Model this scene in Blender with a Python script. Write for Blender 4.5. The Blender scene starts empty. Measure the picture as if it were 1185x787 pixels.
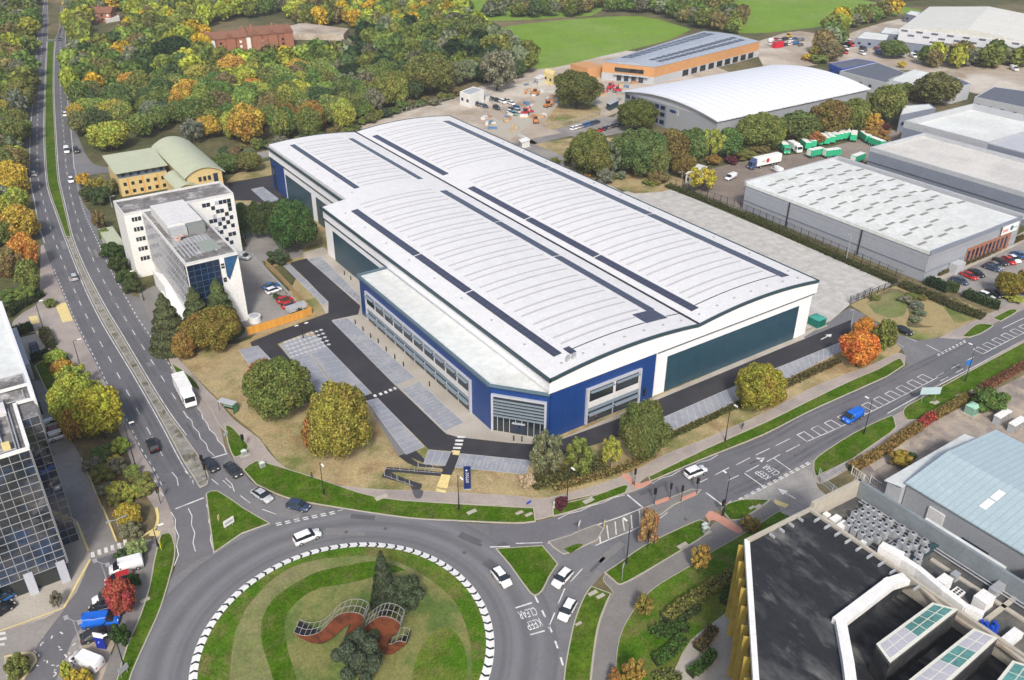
import bpy, bmesh, math, random
import numpy as np
from math import sin, cos, radians, pi, hypot, atan2, sqrt
random.seed(7); RS = np.random.RandomState(7)
D = bpy.data; SC = bpy.context.scene; COL = SC.collection
# ------------------------------------------------------------------ camera (solved from the perspective of the big warehouse)
CX, CY, FL = 592.5, 393.5, 995.106
PITCH, ROLL, YAW = radians(29.8401), radians(0.3258), radians(55.6923)
CAM = np.array([-82.4647, -107.9815, 100.0])
FW = np.array([cos(PITCH)*cos(YAW), cos(PITCH)*sin(YAW), -sin(PITCH)])
R0 = np.cross(FW, [0, 0, 1.]); R0 /= np.linalg.norm(R0); U0 = np.cross(R0, FW)
RT = cos(ROLL)*R0+sin(ROLL)*U0; UP = -sin(ROLL)*R0+cos(ROLL)*U0
def ray(u, v): return FW+RT*(u-CX)/FL-UP*(v-CY)/FL
def g(u, v, z=0.0):
    d = ray(u, v); X = CAM+(z-CAM[2])/d[2]*d
    return (float(X[0]), float(X[1]))
def pj(X):
    d = np.array(X, float)-CAM; w = d@FW
    return CX+FL*(d@RT)/w, CY-FL*(d@UP)/w
def gp(u, v, a, b):
    """point where the ray meets the vertical plane through a,b -> (distance along a->b, height)"""
    a = np.array(a, float); b = np.array(b, float); t = (b-a)/np.linalg.norm(b-a); n = np.array([-t[1], t[0]])
    d = ray(u, v); k = ((a-CAM[:2])@n)/(d[:2]@n); X = CAM+k*d
    return float((X[:2]-a)@t), float(X[2])
def hgt(x, y, v):
    lo, hi = 0.0, 60.0
    for _ in range(40):
        m = (lo+hi)/2
        if pj((x, y, m))[1] > v: lo = m
        else: hi = m
    return lo
cd = D.cameras.new('camera'); cam = D.objects.new('camera', cd); COL.objects.link(cam)
cd.sensor_fit = 'HORIZONTAL'; cd.sensor_width = 36; cd.lens = FL/1185*36; cd.clip_start = 1; cd.clip_end = 20000
from mathutils import Matrix, Vector
cam.matrix_world = Matrix(((RT[0], UP[0], -FW[0], CAM[0]), (RT[1], UP[1], -FW[1], CAM[1]), (RT[2], UP[2], -FW[2], CAM[2]), (0, 0, 0, 1)))
SC.camera = cam
# ------------------------------------------------------------------ light
W = D.worlds.new('World'); SC.world = W; W.use_nodes = True
nt = W.node_tree; sky = nt.nodes.new('ShaderNodeTexSky'); sky.sky_type = 'NISHITA'; sky.sun_disc = False
SUN_AZ = radians(238); SUN_EL = radians(42)      # direction the light comes from, measured from +x
sky.sun_elevation = SUN_EL; sky.sun_rotation = pi/2-SUN_AZ; sky.air_density = 1.0; sky.dust_density = 4.0; sky.ozone_density = 0.6
nt.links.new(sky.outputs[0], nt.nodes['Background'].inputs[0]); nt.nodes['Background'].inputs[1].default_value = 0.128
sl = D.lights.new('sun', 'SUN'); sl.energy = 2.5; sl.angle = radians(8); sl.color = (1, .96, .9)
so = D.objects.new('sun', sl); COL.objects.link(so)
so.rotation_euler = Vector((cos(SUN_AZ)*cos(SUN_EL), sin(SUN_AZ)*cos(SUN_EL), sin(SUN_EL))).to_track_quat('Z', 'Y').to_euler()
SC.view_settings.view_transform = 'Standard'; SC.view_settings.look = 'None'; SC.view_settings.gamma = 1; SC.view_settings.exposure = 0.35
SC.render.engine = 'CYCLES'
# ------------------------------------------------------------------ materials
def newmat(name):
    m = D.materials.new(name); m.use_nodes = True
    return m, m.node_tree, m.node_tree.nodes['Principled BSDF']
def srgb(c):
    return tuple(((x/255)/12.92 if x/255 <= .04045 else ((x/255+.055)/1.055)**2.4) for x in c)
def mat(name, c, rough=.7, amt=.12, sc=.5, metal=0, c2=None, sc2=None, spec=.3, coords='Object', stretch=None, bump=0, objcol=False, c3=None, thr=(.45, .6), amt2=.1):
    """base colour with two scales of noise; c2 patches; objcol = tinted by each object's own colour"""
    m, t, b = newmat(name); N = t.nodes; L = t.links
    tc = N.new('ShaderNodeTexCoord'); src = tc.outputs[coords]
    if stretch:
        mp = N.new('ShaderNodeMapping'); mp.inputs['Scale'].default_value = stretch; L.new(src, mp.inputs[0]); src = mp.outputs[0]
    def noise(s, det=5):
        n = N.new('ShaderNodeTexNoise'); n.inputs['Scale'].default_value = s; n.inputs['Detail'].default_value = det; n.inputs['Roughness'].default_value = .62
        L.new(src, n.inputs['Vector']); return n.outputs[0]
    n1 = noise(sc)
    if objcol:
        oi = N.new('ShaderNodeObjectInfo'); col = oi.outputs['Color']
    else:
        rgb = N.new('ShaderNodeRGB'); rgb.outputs[0].default_value = (*c, 1); col = rgb.outputs[0]
    def mixc(fac, a, bcol):
        x = N.new('ShaderNodeMix'); x.data_type = 'RGBA'; L.new(fac, x.inputs[0]); L.new(a, x.inputs[6])
        if isinstance(bcol, tuple): x.inputs[7].default_value = (*bcol, 1)
        else: L.new(bcol, x.inputs[7])
        return x.outputs[2]
    def ramp(f, lo, hi):
        r = N.new('ShaderNodeMapRange'); r.inputs[1].default_value = lo; r.inputs[2].default_value = hi; L.new(f, r.inputs[0]); return r.outputs[0]
    if c2: col = mixc(ramp(noise(sc2 or sc*.2), *thr), col, c2)
    if c3: col = mixc(ramp(noise((sc2 or sc*.2)*2.3), .5, .68), col, c3)
    if amt:
        r = N.new('ShaderNodeMapRange'); r.inputs[1].default_value = .25; r.inputs[2].default_value = .75
        r.inputs[3].default_value = 1-amt; r.inputs[4].default_value = 1+amt; L.new(n1, r.inputs[0])
        f2 = noise(sc*7, 3); r2 = N.new('ShaderNodeMapRange'); r2.inputs[1].default_value = .3; r2.inputs[2].default_value = .7
        r2.inputs[3].default_value = 1-amt2; r2.inputs[4].default_value = 1+amt2; L.new(f2, r2.inputs[0])
        mm = N.new('ShaderNodeMath'); mm.operation = 'MULTIPLY'; L.new(r.outputs[0], mm.inputs[0]); L.new(r2.outputs[0], mm.inputs[1])
        v = N.new('ShaderNodeVectorMath'); v.operation = 'SCALE'; L.new(col, v.inputs[0]); L.new(mm.outputs[0], v.inputs[3]); col = v.outputs[0]
    L.new(col, b.inputs['Base Color']); b.inputs['Roughness'].default_value = rough; b.inputs['Metallic'].default_value = metal
    b.inputs['Specular IOR Level'].default_value = spec
    if bump:
        bp = N.new('ShaderNodeBump'); bp.inputs['Strength'].default_value = bump; bp.inputs['Distance'].default_value = .3; L.new(n1, bp.inputs['Height']); L.new(bp.outputs[0], b.inputs['Normal'])
    return m
def linemat(name, c, cl, px, py, wx, wy, rough=.5, amt=.08, metal=0, spec=.4, bias=(0, 0), axes=(0, 1)):
    """base colour with a regular grid of thin joints every px,py metres of width wx,wy (object space)"""
    m = mat(name, c, rough, amt, .4, metal, spec=spec); t = m.node_tree; N = t.nodes; L = t.links; b = N['Principled BSDF']
    src = b.inputs['Base Color'].links[0].from_socket
    tc = N.new('ShaderNodeTexCoord'); sp = N.new('ShaderNodeSeparateXYZ'); L.new(tc.outputs['Object'], sp.inputs[0]); outs = []
    for ax, p, w, o in ((axes[0], px, wx, bias[0]), (axes[1], py, wy, bias[1])):
        if not p: continue
        a = N.new('ShaderNodeMath'); a.operation = 'ADD'; a.inputs[1].default_value = o+1000*p; L.new(sp.outputs[ax], a.inputs[0])
        md = N.new('ShaderNodeMath'); md.operation = 'MODULO'; md.inputs[1].default_value = p; L.new(a.outputs[0], md.inputs[0])
        lt = N.new('ShaderNodeMath'); lt.operation = 'LESS_THAN'; lt.inputs[1].default_value = w; L.new(md.outputs[0], lt.inputs[0]); outs.append(lt.outputs[0])
    f = outs[0]
    if len(outs) > 1:
        mx = N.new('ShaderNodeMath'); mx.operation = 'MAXIMUM'; L.new(outs[0], mx.inputs[0]); L.new(outs[1], mx.inputs[1]); f = mx.outputs[0]
    x = N.new('ShaderNodeMix'); x.data_type = 'RGBA'; L.new(f, x.inputs[0]); L.new(src, x.inputs[6]); x.inputs[7].default_value = (*cl, 1); L.new(x.outputs[2], b.inputs['Base Color'])
    return m
M = {}
M['ground'] = mat('rough_ground', (.075, .08, .03), .95, .35, .08, c2=(.16, .13, .07), sc2=.012, amt2=.3)
M['field'] = mat('pasture', (.15, .26, .03), .95, .12, .05, c2=(.175, .27, .055), sc2=.02, amt2=.12, spec=.05)
M['grass'] = mat('mown_grass', (.048, .108, .004), .95, .28, .35, c2=(.078, .13, .012), sc2=.14, c3=(.1, .12, .03), amt2=.4, spec=.03)
M['lawn'] = mat('autumn_lawn', (.06, .135, .008), .95, .28, .4, c2=(.115, .155, .025), sc2=.12, c3=(.15, .14, .05), amt2=.4, spec=.03)
M['dryg'] = mat('worn_grass', (.18, .185, .06), .95, .2, .35, c2=(.09, .14, .03), sc2=.13, thr=(.48, .6), amt2=.25)
M['drygp'] = mat('pale_mown_grass', (.2, .19, .085), .95, .2, .35, c2=(.13, .17, .045), sc2=.1, thr=(.4, .62), amt2=.25)
M['straw'] = mat('dry_site_grass', (.36, .285, .15), .95, .2, .35, c2=(.14, .16, .045), sc2=.07, thr=(.48, .62), c3=(.25, .165, .08), amt2=.3)
M['straw2'] = mat('dry_basin_grass', (.31, .25, .12), .95, .18, .35, c2=(.13, .17, .04), sc2=.045, thr=(.5, .6), amt2=.25)
M['asph'] = mat('worn_asphalt', (.15, .153, .165), .85, .1, .25, c2=(.19, .188, .19), sc2=.035, thr=(.4, .65), amt2=.1, stretch=(1, 1, 1), spec=.15)
M['asphd'] = mat('dual_carriageway_asphalt', (.125, .127, .142), .85, .1, .25, c2=(.155, .15, .16), sc2=.035, thr=(.4, .65), amt2=.08)
M['asphn'] = mat('new_asphalt', (.034, .034, .042), .8, .15, .3, c2=(.055, .053, .055), sc2=.08, thr=(.5, .75), amt2=.1)
M['asphp'] = mat('pale_asphalt', (.27, .255, .24), .9, .12, .2, c2=(.2, .19, .185), sc2=.06, amt2=.1)
M['path'] = mat('path_asphalt', (.36, .315, .285), .9, .1, .3, c2=(.29, .255, .24), sc2=.08, amt2=.1, spec=.1)
M['patch'] = mat('patched_asphalt', (.09, .09, .097), .85, .08, .3)
M['paving'] = mat('paving_slabs', (.42, .39, .34), .85, .12, .4, c2=(.34, .31, .27), sc2=.1, amt2=.12)
M['tan'] = mat('tan_hardstanding', (.38, .32, .26), .95, .15, .1, c2=(.5, .46, .4), sc2=.02, c3=(.28, .22, .16), amt2=.12)
M['brown'] = mat('brown_yard', (.2, .165, .14), .95, .15, .15, c2=(.27, .23, .2), sc2=.04, amt2=.15)
M['yard'] = linemat('yard_concrete', (.44, .43, .41), (.33, .325, .315), 6.1, 12.2, .14, .14, .9, .26, spec=.1)
M['kerb'] = mat('kerb_stone', (.4, .37, .31), .85, .12, .8)
M['kerby'] = mat('yellow_painted_kerb', (.62, .45, .2), .8, .15, .8)
M['bay'] = mat('bay_paving', (.25, .27, .31), .85, .12, .6, c2=(.31, .32, .35), sc2=.2, amt2=.12)
M['white'] = mat('white_paint', (.72, .72, .7), .7, .12, 1.0, amt2=.15)
M['yel'] = mat('yellow_tactile', (.68, .56, .25), .8, .12, 1.)
M['pink'] = mat('red_tactile', (.55, .27, .2), .8, .12, 1.)
M['hatchd'] = mat('anti_skid_grey', (.2, .19, .18), .9, .12, .3)
M['roof'] = linemat('white_roof_sheet', (.63, .635, .645), (.59, .595, .61), 3.3, 0, .12, .1, .9, .06, axes=(1, 0), spec=.08)
M['rooff'] = mat('plain_white_roof', (.58, .6, .585), .85, .05, .1, c2=(.62, .65, .64), sc2=.05)
M['skyl'] = mat('roof_light_strip', (.45, .445, .465), .6, .05, .4)
M['solar'] = linemat('solar_cells', (.045, .05, .085), (.11, .115, .15), 1.05, 1.75, .05, .06, .25, .1, spec=.5)
M['gutter'] = mat('dark_trim', (.035, .065, .08), .5, .08, .5)
M['wwall'] = linemat('white_cladding', (.8, .8, .82), (.7, .7, .73), 0, 1.0, .1, .05, .5, .03, axes=(0, 2))
M['blues'] = linemat('blue_cladding_side', (.006, .045, .2), (.003, .024, .11), 3.0, 1.2, .09, .07, .4, .1, axes=(1, 2), spec=.5)
M['blue'] = linemat('blue_cladding', (.006, .045, .2), (.003, .024, .11), 3.0, 1.2, .09, .07, .4, .05, axes=(0, 2), spec=.5)
M['green'] = linemat('dark_teal_panel', (.02, .062, .092), (.01, .036, .055), 2.6, 1.2, .1, .07, .35, .14, axes=(1, 2), spec=.5)
M['frame'] = mat('grey_metal_frame', (.42, .44, .5), .5, .05, .5, spec=.4)
M['dark'] = mat('dark_metal', (.02, .022, .026), .5, .1, .5)
M['black'] = mat('black_rubber', (.012, .012, .013), .8, .1, 2)
M['louvre'] = mat('grey_louvre', (.2, .25, .3), .5, .05, .5)
def glassm(name, c, rough=.08, amt=.5, sc=.3, metal=.0, spec=1.0):
    return mat(name, c, rough, amt, sc, metal, spec=spec, amt2=.2)
M['glass'] = glassm('window_glass', (.015, .022, .028))
M['glassb'] = glassm('blue_glass', (.008, .02, .05))
M['glassblue'] = glassm('bright_blue_glass', (.01, .07, .17))
M['glasst'] = glassm('teal_rooflight_glass', (.09, .24, .22), .2, .35)
M['glassc'] = mat('curtain_wall_glass', (.03, .035, .042), .04, .5, .12, spec=1.0, c2=(.07, .07, .075), sc2=.12, c3=(.02, .05, .12), amt2=.4)
M['cream'] = mat('cream_panel', (.6, .6, .6), .7, .06, .3)
M['grey'] = linemat('grey_cladding', (.3, .32, .35), (.24, .26, .28), 3.0, 0, .1, .1, .55, .05)
M['grey2'] = mat('grey_blue_cladding', (.2, .23, .29), .55, .06, .3)
M['greyl'] = mat('pale_grey_cladding', (.42, .44, .47), .55, .06, .3)
M['felt'] = mat('weathered_felt_roof', (.17, .165, .165), .9, .3, .35, c2=(.4, .39, .38), sc2=.22, thr=(.5, .62), c3=(.1, .09, .08), amt2=.3)
M['felt2'] = mat('black_felt_roof', (.02, .022, .027), .75, .3, .25, c2=(.16, .16, .15), sc2=.12, thr=(.535, .64), c3=(.07, .072, .076), amt2=.25, stretch=(1.3, .5, 1), spec=.3)
M['sage'] = mat('sage_metal_roof', (.42, .45, .33), .6, .06, .3)
M['beige'] = mat('buff_brick', (.56, .43, .2), .85, .12, .6)
M['orange'] = linemat('orange_cladding', (.52, .27, .115), (.5, .23, .07), 5, 0, .12, .1, .6, .08)
M['brick'] = mat('red_brick', (.3, .13, .08), .9, .2, .8)
M['tile'] = mat('brown_roof_tiles', (.2, .095, .06), .9, .2, .7)
M['slate'] = mat('slate_roof', (.11, .12, .15), .6, .12, .3)
M['bluegr'] = linemat('blue_grey_roof_sheet', (.37, .47, .51), (.3, .39, .43), 0, 1.1, .1, .16, .5, .07, axes=(0, 1))
M['render'] = mat('white_render', (.72, .72, .7), .7, .06, .3)
M['gold'] = mat('gold_fins', (.42, .31, .07), .55, .25, .5)
M['mark'] = mat('worn_road_paint', (.68, .68, .66), .8, .15, 1.0, c2=(.34, .34, .35), sc2=.5, thr=(.5, .66), amt2=.2)
M['wear'] = mat('wheel_track_asphalt', (.108, .11, .122), .85, .12, .3, c2=(.128, .13, .142), sc2=.1, amt2=.1)
M['rust'] = mat('rusted_steel', (.15, .042, .018), .9, .3, 1.2, c2=(.08, .026, .014), sc2=.5)
M['median'] = mat('worn_median_paving', (.23, .225, .205), .95, .25, .5, c2=(.1, .095, .07), sc2=.35, thr=(.5, .62), c3=(.34, .31, .25), amt2=.25)
M['lattice'] = mat('pale_lattice', (.3, .29, .28), .6, .15, 1)
M['galv'] = mat('galvanised_steel', (.45, .46, .48), .4, .1, 1, metal=.4)
M['unit'] = mat('grey_plant_casing', (.38, .4, .42), .5, .15, 1)
M['wood'] = mat('orange_timber', (.6, .29, .05), .8, .15, .8, stretch=(3, 3, .3))
M['bark'] = mat('bark', (.09, .07, .05), .95, .2, 2)
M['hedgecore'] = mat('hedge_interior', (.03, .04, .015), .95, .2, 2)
M['paint'] = mat('vehicle_paint', (1, 1, 1), .28, .03, 1, objcol=True, spec=.5)
M['plain'] = mat('painted_surface', (1, 1, 1), .6, .06, .5, objcol=True)
M['lampw'] = mat('lamp_glass', (.8, .8, .75), .3, 0)
M['tail'] = mat('tail_light_lens', (.4, .01, .01), .3, 0)
M['bluep'] = mat('blue_sheet', (.01, .06, .4), .5, .2, 2)
M['bayl'] = mat('worn_bay_line', (.46, .46, .47), .8, .15, 1.)
M['condw'] = mat('pale_casing', (.6, .62, .63), .5, .1, 1)
M['stain'] = mat('stained_slabs', (.34, .29, .245), .95, .18, .4, c2=(.22, .19, .17), sc2=.09, c3=(.42, .35, .27), amt2=.15)
M['pargrey'] = mat('weathered_parapet', (.2, .23, .25), .7, .15, .5)
M['grid'] = mat('glazing_bar', (.3, .31, .33), .5, .05, 1)
M['skin'] = mat('person_mixed', (.02, .022, .03), .9, .1, 2)
M['face'] = mat('bare_skin', (.5, .3, .22), .7, .05, 2)
M['stone'] = mat('dark_brown_soil', (.11, .07, .04), .95, .3, .6)
def transl(t, b, col):
    tr_ = t.nodes.new('ShaderNodeBsdfTranslucent'); mx = t.nodes.new('ShaderNodeMixShader'); mx.inputs[0].default_value = .32; t.links.new(col, tr_.inputs[0]); out = t.nodes['Material Output']; t.links.new(b.outputs[0], mx.inputs[1]); t.links.new(tr_.outputs[0], mx.inputs[2]); t.links.new(mx.outputs[0], out.inputs[0])
def leafmat(name='leaves', turn=True):
    m, t, b = newmat(name); N = t.nodes; L = t.links
    oi = N.new('ShaderNodeObjectInfo'); ge = N.new('ShaderNodeNewGeometry'); tc = N.new('ShaderNodeTexCoord')
    no = N.new('ShaderNodeTexNoise'); no.inputs['Scale'].default_value = 2.4; no.inputs['Detail'].default_value = 3
    mp = N.new('ShaderNodeVectorMath'); mp.operation = 'ADD'; L.new(tc.outputs['Object'], mp.inputs[0]); L.new(oi.outputs['Random'], mp.inputs[1]); L.new(mp.outputs[0], no.inputs['Vector'])
    hs = N.new('ShaderNodeHueSaturation'); L.new(oi.outputs['Color'], hs.inputs['Color'])
    h = N.new('ShaderNodeMapRange'); h.inputs[1].default_value = .3; h.inputs[2].default_value = .7; h.inputs[3].default_value = .478; h.inputs[4].default_value = .522; L.new(no.outputs[0], h.inputs[0]); L.new(h.outputs[0], hs.inputs['Hue']); hs.inputs['Saturation'].default_value = .93
    if turn:
        n2 = N.new('ShaderNodeTexNoise'); n2.inputs['Scale'].default_value = 1.5; n2.inputs['Detail'].default_value = 2; L.new(mp.outputs[0], n2.inputs['Vector'])
        h2 = N.new('ShaderNodeMapRange'); h2.interpolation_type = 'SMOOTHSTEP'; h2.inputs[1].default_value = .5; h2.inputs[2].default_value = .66; h2.inputs[3].default_value = 0; h2.inputs[4].default_value = -.032; L.new(n2.outputs[0], h2.inputs[0])
        ad = N.new('ShaderNodeMath'); ad.operation = 'ADD'; L.new(h.outputs[0], ad.inputs[0]); L.new(h2.outputs[0], ad.inputs[1]); L.new(ad.outputs[0], hs.inputs['Hue'])
    v = N.new('ShaderNodeMapRange'); v.inputs[3].default_value = .38; v.inputs[4].default_value = 1.7; L.new(ge.outputs['Random Per Island'], v.inputs[0]); L.new(v.outputs[0], hs.inputs['Value'])
    L.new(hs.outputs[0], b.inputs['Base Color']); b.inputs['Roughness'].default_value = .8; b.inputs['Specular IOR Level'].default_value = .1
    transl(t, b, hs.outputs[0]); return m
M['leaf'] = leafmat(); M['needle'] = leafmat('needles', False)
def attrleaf():
    m, t, b = newmat('woodland_leaves'); N = t.nodes; L = t.links
    a = N.new('ShaderNodeAttribute'); a.attribute_name = 'Col'; hs = N.new('ShaderNodeHueSaturation'); L.new(a.outputs[0], hs.inputs['Color'])
    ge = N.new('ShaderNodeNewGeometry'); v = N.new('ShaderNodeMapRange'); v.inputs[3].default_value = .5; v.inputs[4].default_value = 1.5; L.new(ge.outputs['Random Per Island'], v.inputs[0]); L.new(v.outputs[0], hs.inputs['Value'])
    L.new(hs.outputs[0], b.inputs['Base Color']); b.inputs['Roughness'].default_value = .85; b.inputs['Specular IOR Level'].default_value = .1
    transl(t, b, hs.outputs[0]); return m
M['aleaf'] = attrleaf()
# ------------------------------------------------------------------ object helpers
def tag(o, label=None, cat=None, group=None, kind=None):
    if label: o['label'] = label
    if cat: o['category'] = cat
    if group: o['group'] = group
    if kind: o['kind'] = kind
    return o
def root(name, label, cat, loc=(0, 0, 0), rz=0, group=None):
    o = D.objects.new(name, None); o.empty_display_size = .5; COL.objects.link(o); o.location = loc; o.rotation_euler = (0, 0, rz)
    return tag(o, label, cat, group)
def copy_tree(o, parent=None):
    c = o.copy(); COL.objects.link(c); c.parent = parent
    for ch in o.children: copy_tree(ch, c)
    return c
class MB:
    def __init__(s): s.v = []; s.f = []; s.m = []; s.cur = 0
    def add(s, vs, fs):
        n = len(s.v); s.v += [tuple(map(float, p)) for p in vs]; s.f += [tuple(i+n for i in f) for f in fs]; s.m += [s.cur]*len(fs); return s
    def box(s, x0, x1, y0, y1, z0, z1):
        if x0 > x1: x0, x1 = x1, x0
        if y0 > y1: y0, y1 = y1, y0
        return s.add([(x0, y0, z0), (x1, y0, z0), (x1, y1, z0), (x0, y1, z0), (x0, y0, z1), (x1, y0, z1), (x1, y1, z1), (x0, y1, z1)],
                     [(0, 3, 2, 1), (4, 5, 6, 7), (0, 1, 5, 4), (1, 2, 6, 5), (2, 3, 7, 6), (3, 0, 4, 7)])
    def fr(s, o, t, s0, s1, d0, d1, z0, z1):
        """box in a wall frame: o origin (x,y), t unit tangent, d = outward (right of t) distance"""
        n = (t[1], -t[0]); P = lambda a, d, z: (o[0]+t[0]*a+n[0]*d, o[1]+t[1]*a+n[1]*d, z)
        return s.add([P(s0, d0, z0), P(s1, d0, z0), P(s1, d1, z0), P(s0, d1, z0), P(s0, d0, z1), P(s1, d0, z1), P(s1, d1, z1), P(s0, d1, z1)],
                     [(0, 1, 2, 3), (4, 7, 6, 5), (0, 4, 5, 1), (1, 5, 6, 2), (2, 6, 7, 3), (3, 7, 4, 0)])
    def prism(s, poly, z0, z1, bottom=True):
        if area(poly) < 0: poly = poly[::-1]
        n = len(poly); vs = [(p[0], p[1], z0) for p in poly]+[(p[0], p[1], z1) for p in poly]
        fs = [tuple(range(n, 2*n))]+[(i, (i+1) % n, n+(i+1) % n, n+i) for i in range(n)]
        if bottom: fs.append(tuple(range(n-1, -1, -1)))
        return s.add(vs, fs)
    def sheet(s, poly, z):
        if area(poly) < 0: poly = poly[::-1]
        return s.add([(p[0], p[1], z) for p in poly], [tuple(range(len(poly)))])
    def tube(s, a, b, r0, r1=None, n=8, cap=True):
        r1 = r0 if r1 is None else r1; a = np.array(a, float); b = np.array(b, float); d = b-a; d /= (np.linalg.norm(d)+1e-9)
        e = np.cross(d, [0, 0, 1.] if abs(d[2]) < .9 else [1., 0, 0]); e /= np.linalg.norm(e); k = np.cross(d, e)
        vs = [a+r0*(cos(2*pi*i/n)*e+sin(2*pi*i/n)*k) for i in range(n)]+[b+r1*(cos(2*pi*i/n)*e+sin(2*pi*i/n)*k) for i in range(n)]
        fs = [(i, (i+1) % n, n+(i+1) % n, n+i) for i in range(n)]
        if cap: fs += [tuple(range(n-1, -1, -1)), tuple(range(n, 2*n))]
        return s.add(vs, fs)
    def mesh(s, name, mats, smooth=False):
        me = D.meshes.new(name); me.from_pydata(s.v, [], s.f)
        for m in (mats if isinstance(mats, list) else [mats]): me.materials.append(M[m] if isinstance(m, str) else m)
        if any(s.m): me.polygons.foreach_set('material_index', s.m)
        if smooth: me.polygons.foreach_set('use_smooth', [True]*len(s.f))
        me.update(); return me
    def build(s, name, mats, parent=None, smooth=False, color=None, **kw):
        o = D.objects.new(name, s.mesh(name, mats, smooth)); COL.objects.link(o)
        if parent: o.parent = parent
        if color: o.color = (*color, 1)
        return tag(o, **kw) if kw else o
def area(p): return sum(p[i][0]*p[(i+1) % len(p)][1]-p[(i+1) % len(p)][0]*p[i][1] for i in range(len(p)))/2
def cat(pts, n=4):
    """Catmull-Rom through the points"""
    if len(pts) < 3: return list(pts)
    P = [np.array(p, float) for p in pts]; P = [2*P[0]-P[1]]+P+[2*P[-1]-P[-2]]; out = []
    for i in range(1, len(P)-2):
        for k in range(n):
            t = k/n; a, b, c, d = P[i-1:i+3]
            out.append(tuple(.5*((2*b)+(-a+c)*t+(2*a-5*b+4*c-d)*t*t+(-a+3*b-3*c+d)*t**3)))
    out.append(tuple(P[-2])); return out
def W2(pts, z=0): return [g(u, v, z) for u, v in pts]
def poly(*chains, z=0, n=3):
    out = []
    for c in chains:
        w = W2(c, z); out += cat(w, n) if len(w) > 3 else w
    r = []
    for p in out:
        if not r or hypot(p[0]-r[-1][0], p[1]-r[-1][1]) > .05: r.append(p)
    return r
def inset(p, d):
    if area(p) < 0: p = p[::-1]
    n = len(p); out = []
    for i in range(n):
        a, b, c = np.array(p[i-1]), np.array(p[i]), np.array(p[(i+1) % n]); e1 = b-a; e2 = c-b
        e1 = e1/(np.linalg.norm(e1)+1e-9); e2 = e2/(np.linalg.norm(e2)+1e-9); n1 = np.array([-e1[1], e1[0]]); n2 = np.array([-e2[1], e2[0]])
        m = n1+n2; l = m@m
        m = m/l*2 if l > .5 else m/(sqrt(l)+1e-6)
        out.append(tuple(b+m*d))
    return out
def surf(name, pl, z, m, label=None, cat_=None):
    return MB().sheet(pl, z).build(name, m, kind='structure', label=label, cat=cat_)
def island(name, pl, m, kerb='kerb', kw=.2, z=.12, label=None, cat_=None):
    o = MB().prism(pl, -.03, z, False).build(name, kerb, kind='structure', label=label, cat=cat_)
    MB().sheet(inset(pl, kw), z+.012).build('grass_surface' if 'verge' in name or 'island' in name else 'surface', m, o)
    return o
def strip(mb, pts, w, z, t0=None, t1=None):
    """flat ribbon of width w along world pts"""
    P = [np.array(p, float) for p in pts]; n = len(P); L = []; Rr = []
    for i in range(n):
        a = P[max(i-1, 0)]; b = P[min(i+1, n-1)]; d = b-a; d = d/(np.linalg.norm(d)+1e-9); q = np.array([-d[1], d[0]])*w/2
        L.append(P[i]+q); Rr.append(P[i]-q)
    mb.add([(p[0], p[1], z) for p in L]+[(p[0], p[1], z) for p in Rr], [(n+i, n+i+1, i+1, i) for i in range(n-1)])
def along(pts, s):
    for a, b in zip(pts, pts[1:]):
        l = hypot(b[0]-a[0], b[1]-a[1])
        if s <= l: return (a[0]+(b[0]-a[0])*s/l, a[1]+(b[1]-a[1])*s/l), atan2(b[1]-a[1], b[0]-a[0])
        s -= l
    a, b = pts[-2], pts[-1]; return b, atan2(b[1]-a[1], b[0]-a[0])
def plen(pts): return sum(hypot(b[0]-a[0], b[1]-a[1]) for a, b in zip(pts, pts[1:]))
def dashed(mb, pts, w, z, on, off):
    T = plen(pts); s = 0
    while s+on <= T:
        k = max(2, int(on/3)+2); strip(mb, [along(pts, s+on*i/(k-1))[0] for i in range(k)], w, z); s += on+off
def zigzag(mb, pts, w, z, amp=.18, per=2.3):
    w = .13
    T = plen(pts); n = int(T/per); q = []
    for i in range(n+1):
        p, a = along(pts, i*per); sg = amp*(1 if i % 2 else -1); q.append((p[0]-sin(a)*sg, p[1]+cos(a)*sg))
    if len(q) > 1: strip(mb, q, w, z)
def inpoly(p, pl):
    x, y = p; c = False; n = len(pl)
    for i in range(n):
        x1, y1 = pl[i]; x2, y2 = pl[i-1]
        if (y1 > y) != (y2 > y) and x < (x2-x1)*(y-y1)/(y2-y1)+x1: c = not c
    return c
def text_mesh(txt, size=1.0, extr=.0):
    cu = D.curves.new('t', 'FONT'); cu.body = txt; cu.size = size; cu.extrude = extr; cu.align_x = 'CENTER'; cu.align_y = 'CENTER'
    o = D.objects.new('t', cu); COL.objects.link(o); bpy.context.view_layer.update()
    me = D.meshes.new_from_object(o.evaluated_get(bpy.context.evaluated_depsgraph_get())); D.objects.remove(o)
    return me
# ================================================================== THE GROUND, ROADS, VERGES
surf('ground', [(-3000, -1500), (6000, -1500), (6000, 7000), (-3000, 7000)], -.06, 'ground', 'rough green ground reaching to the horizon', 'ground')
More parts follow.
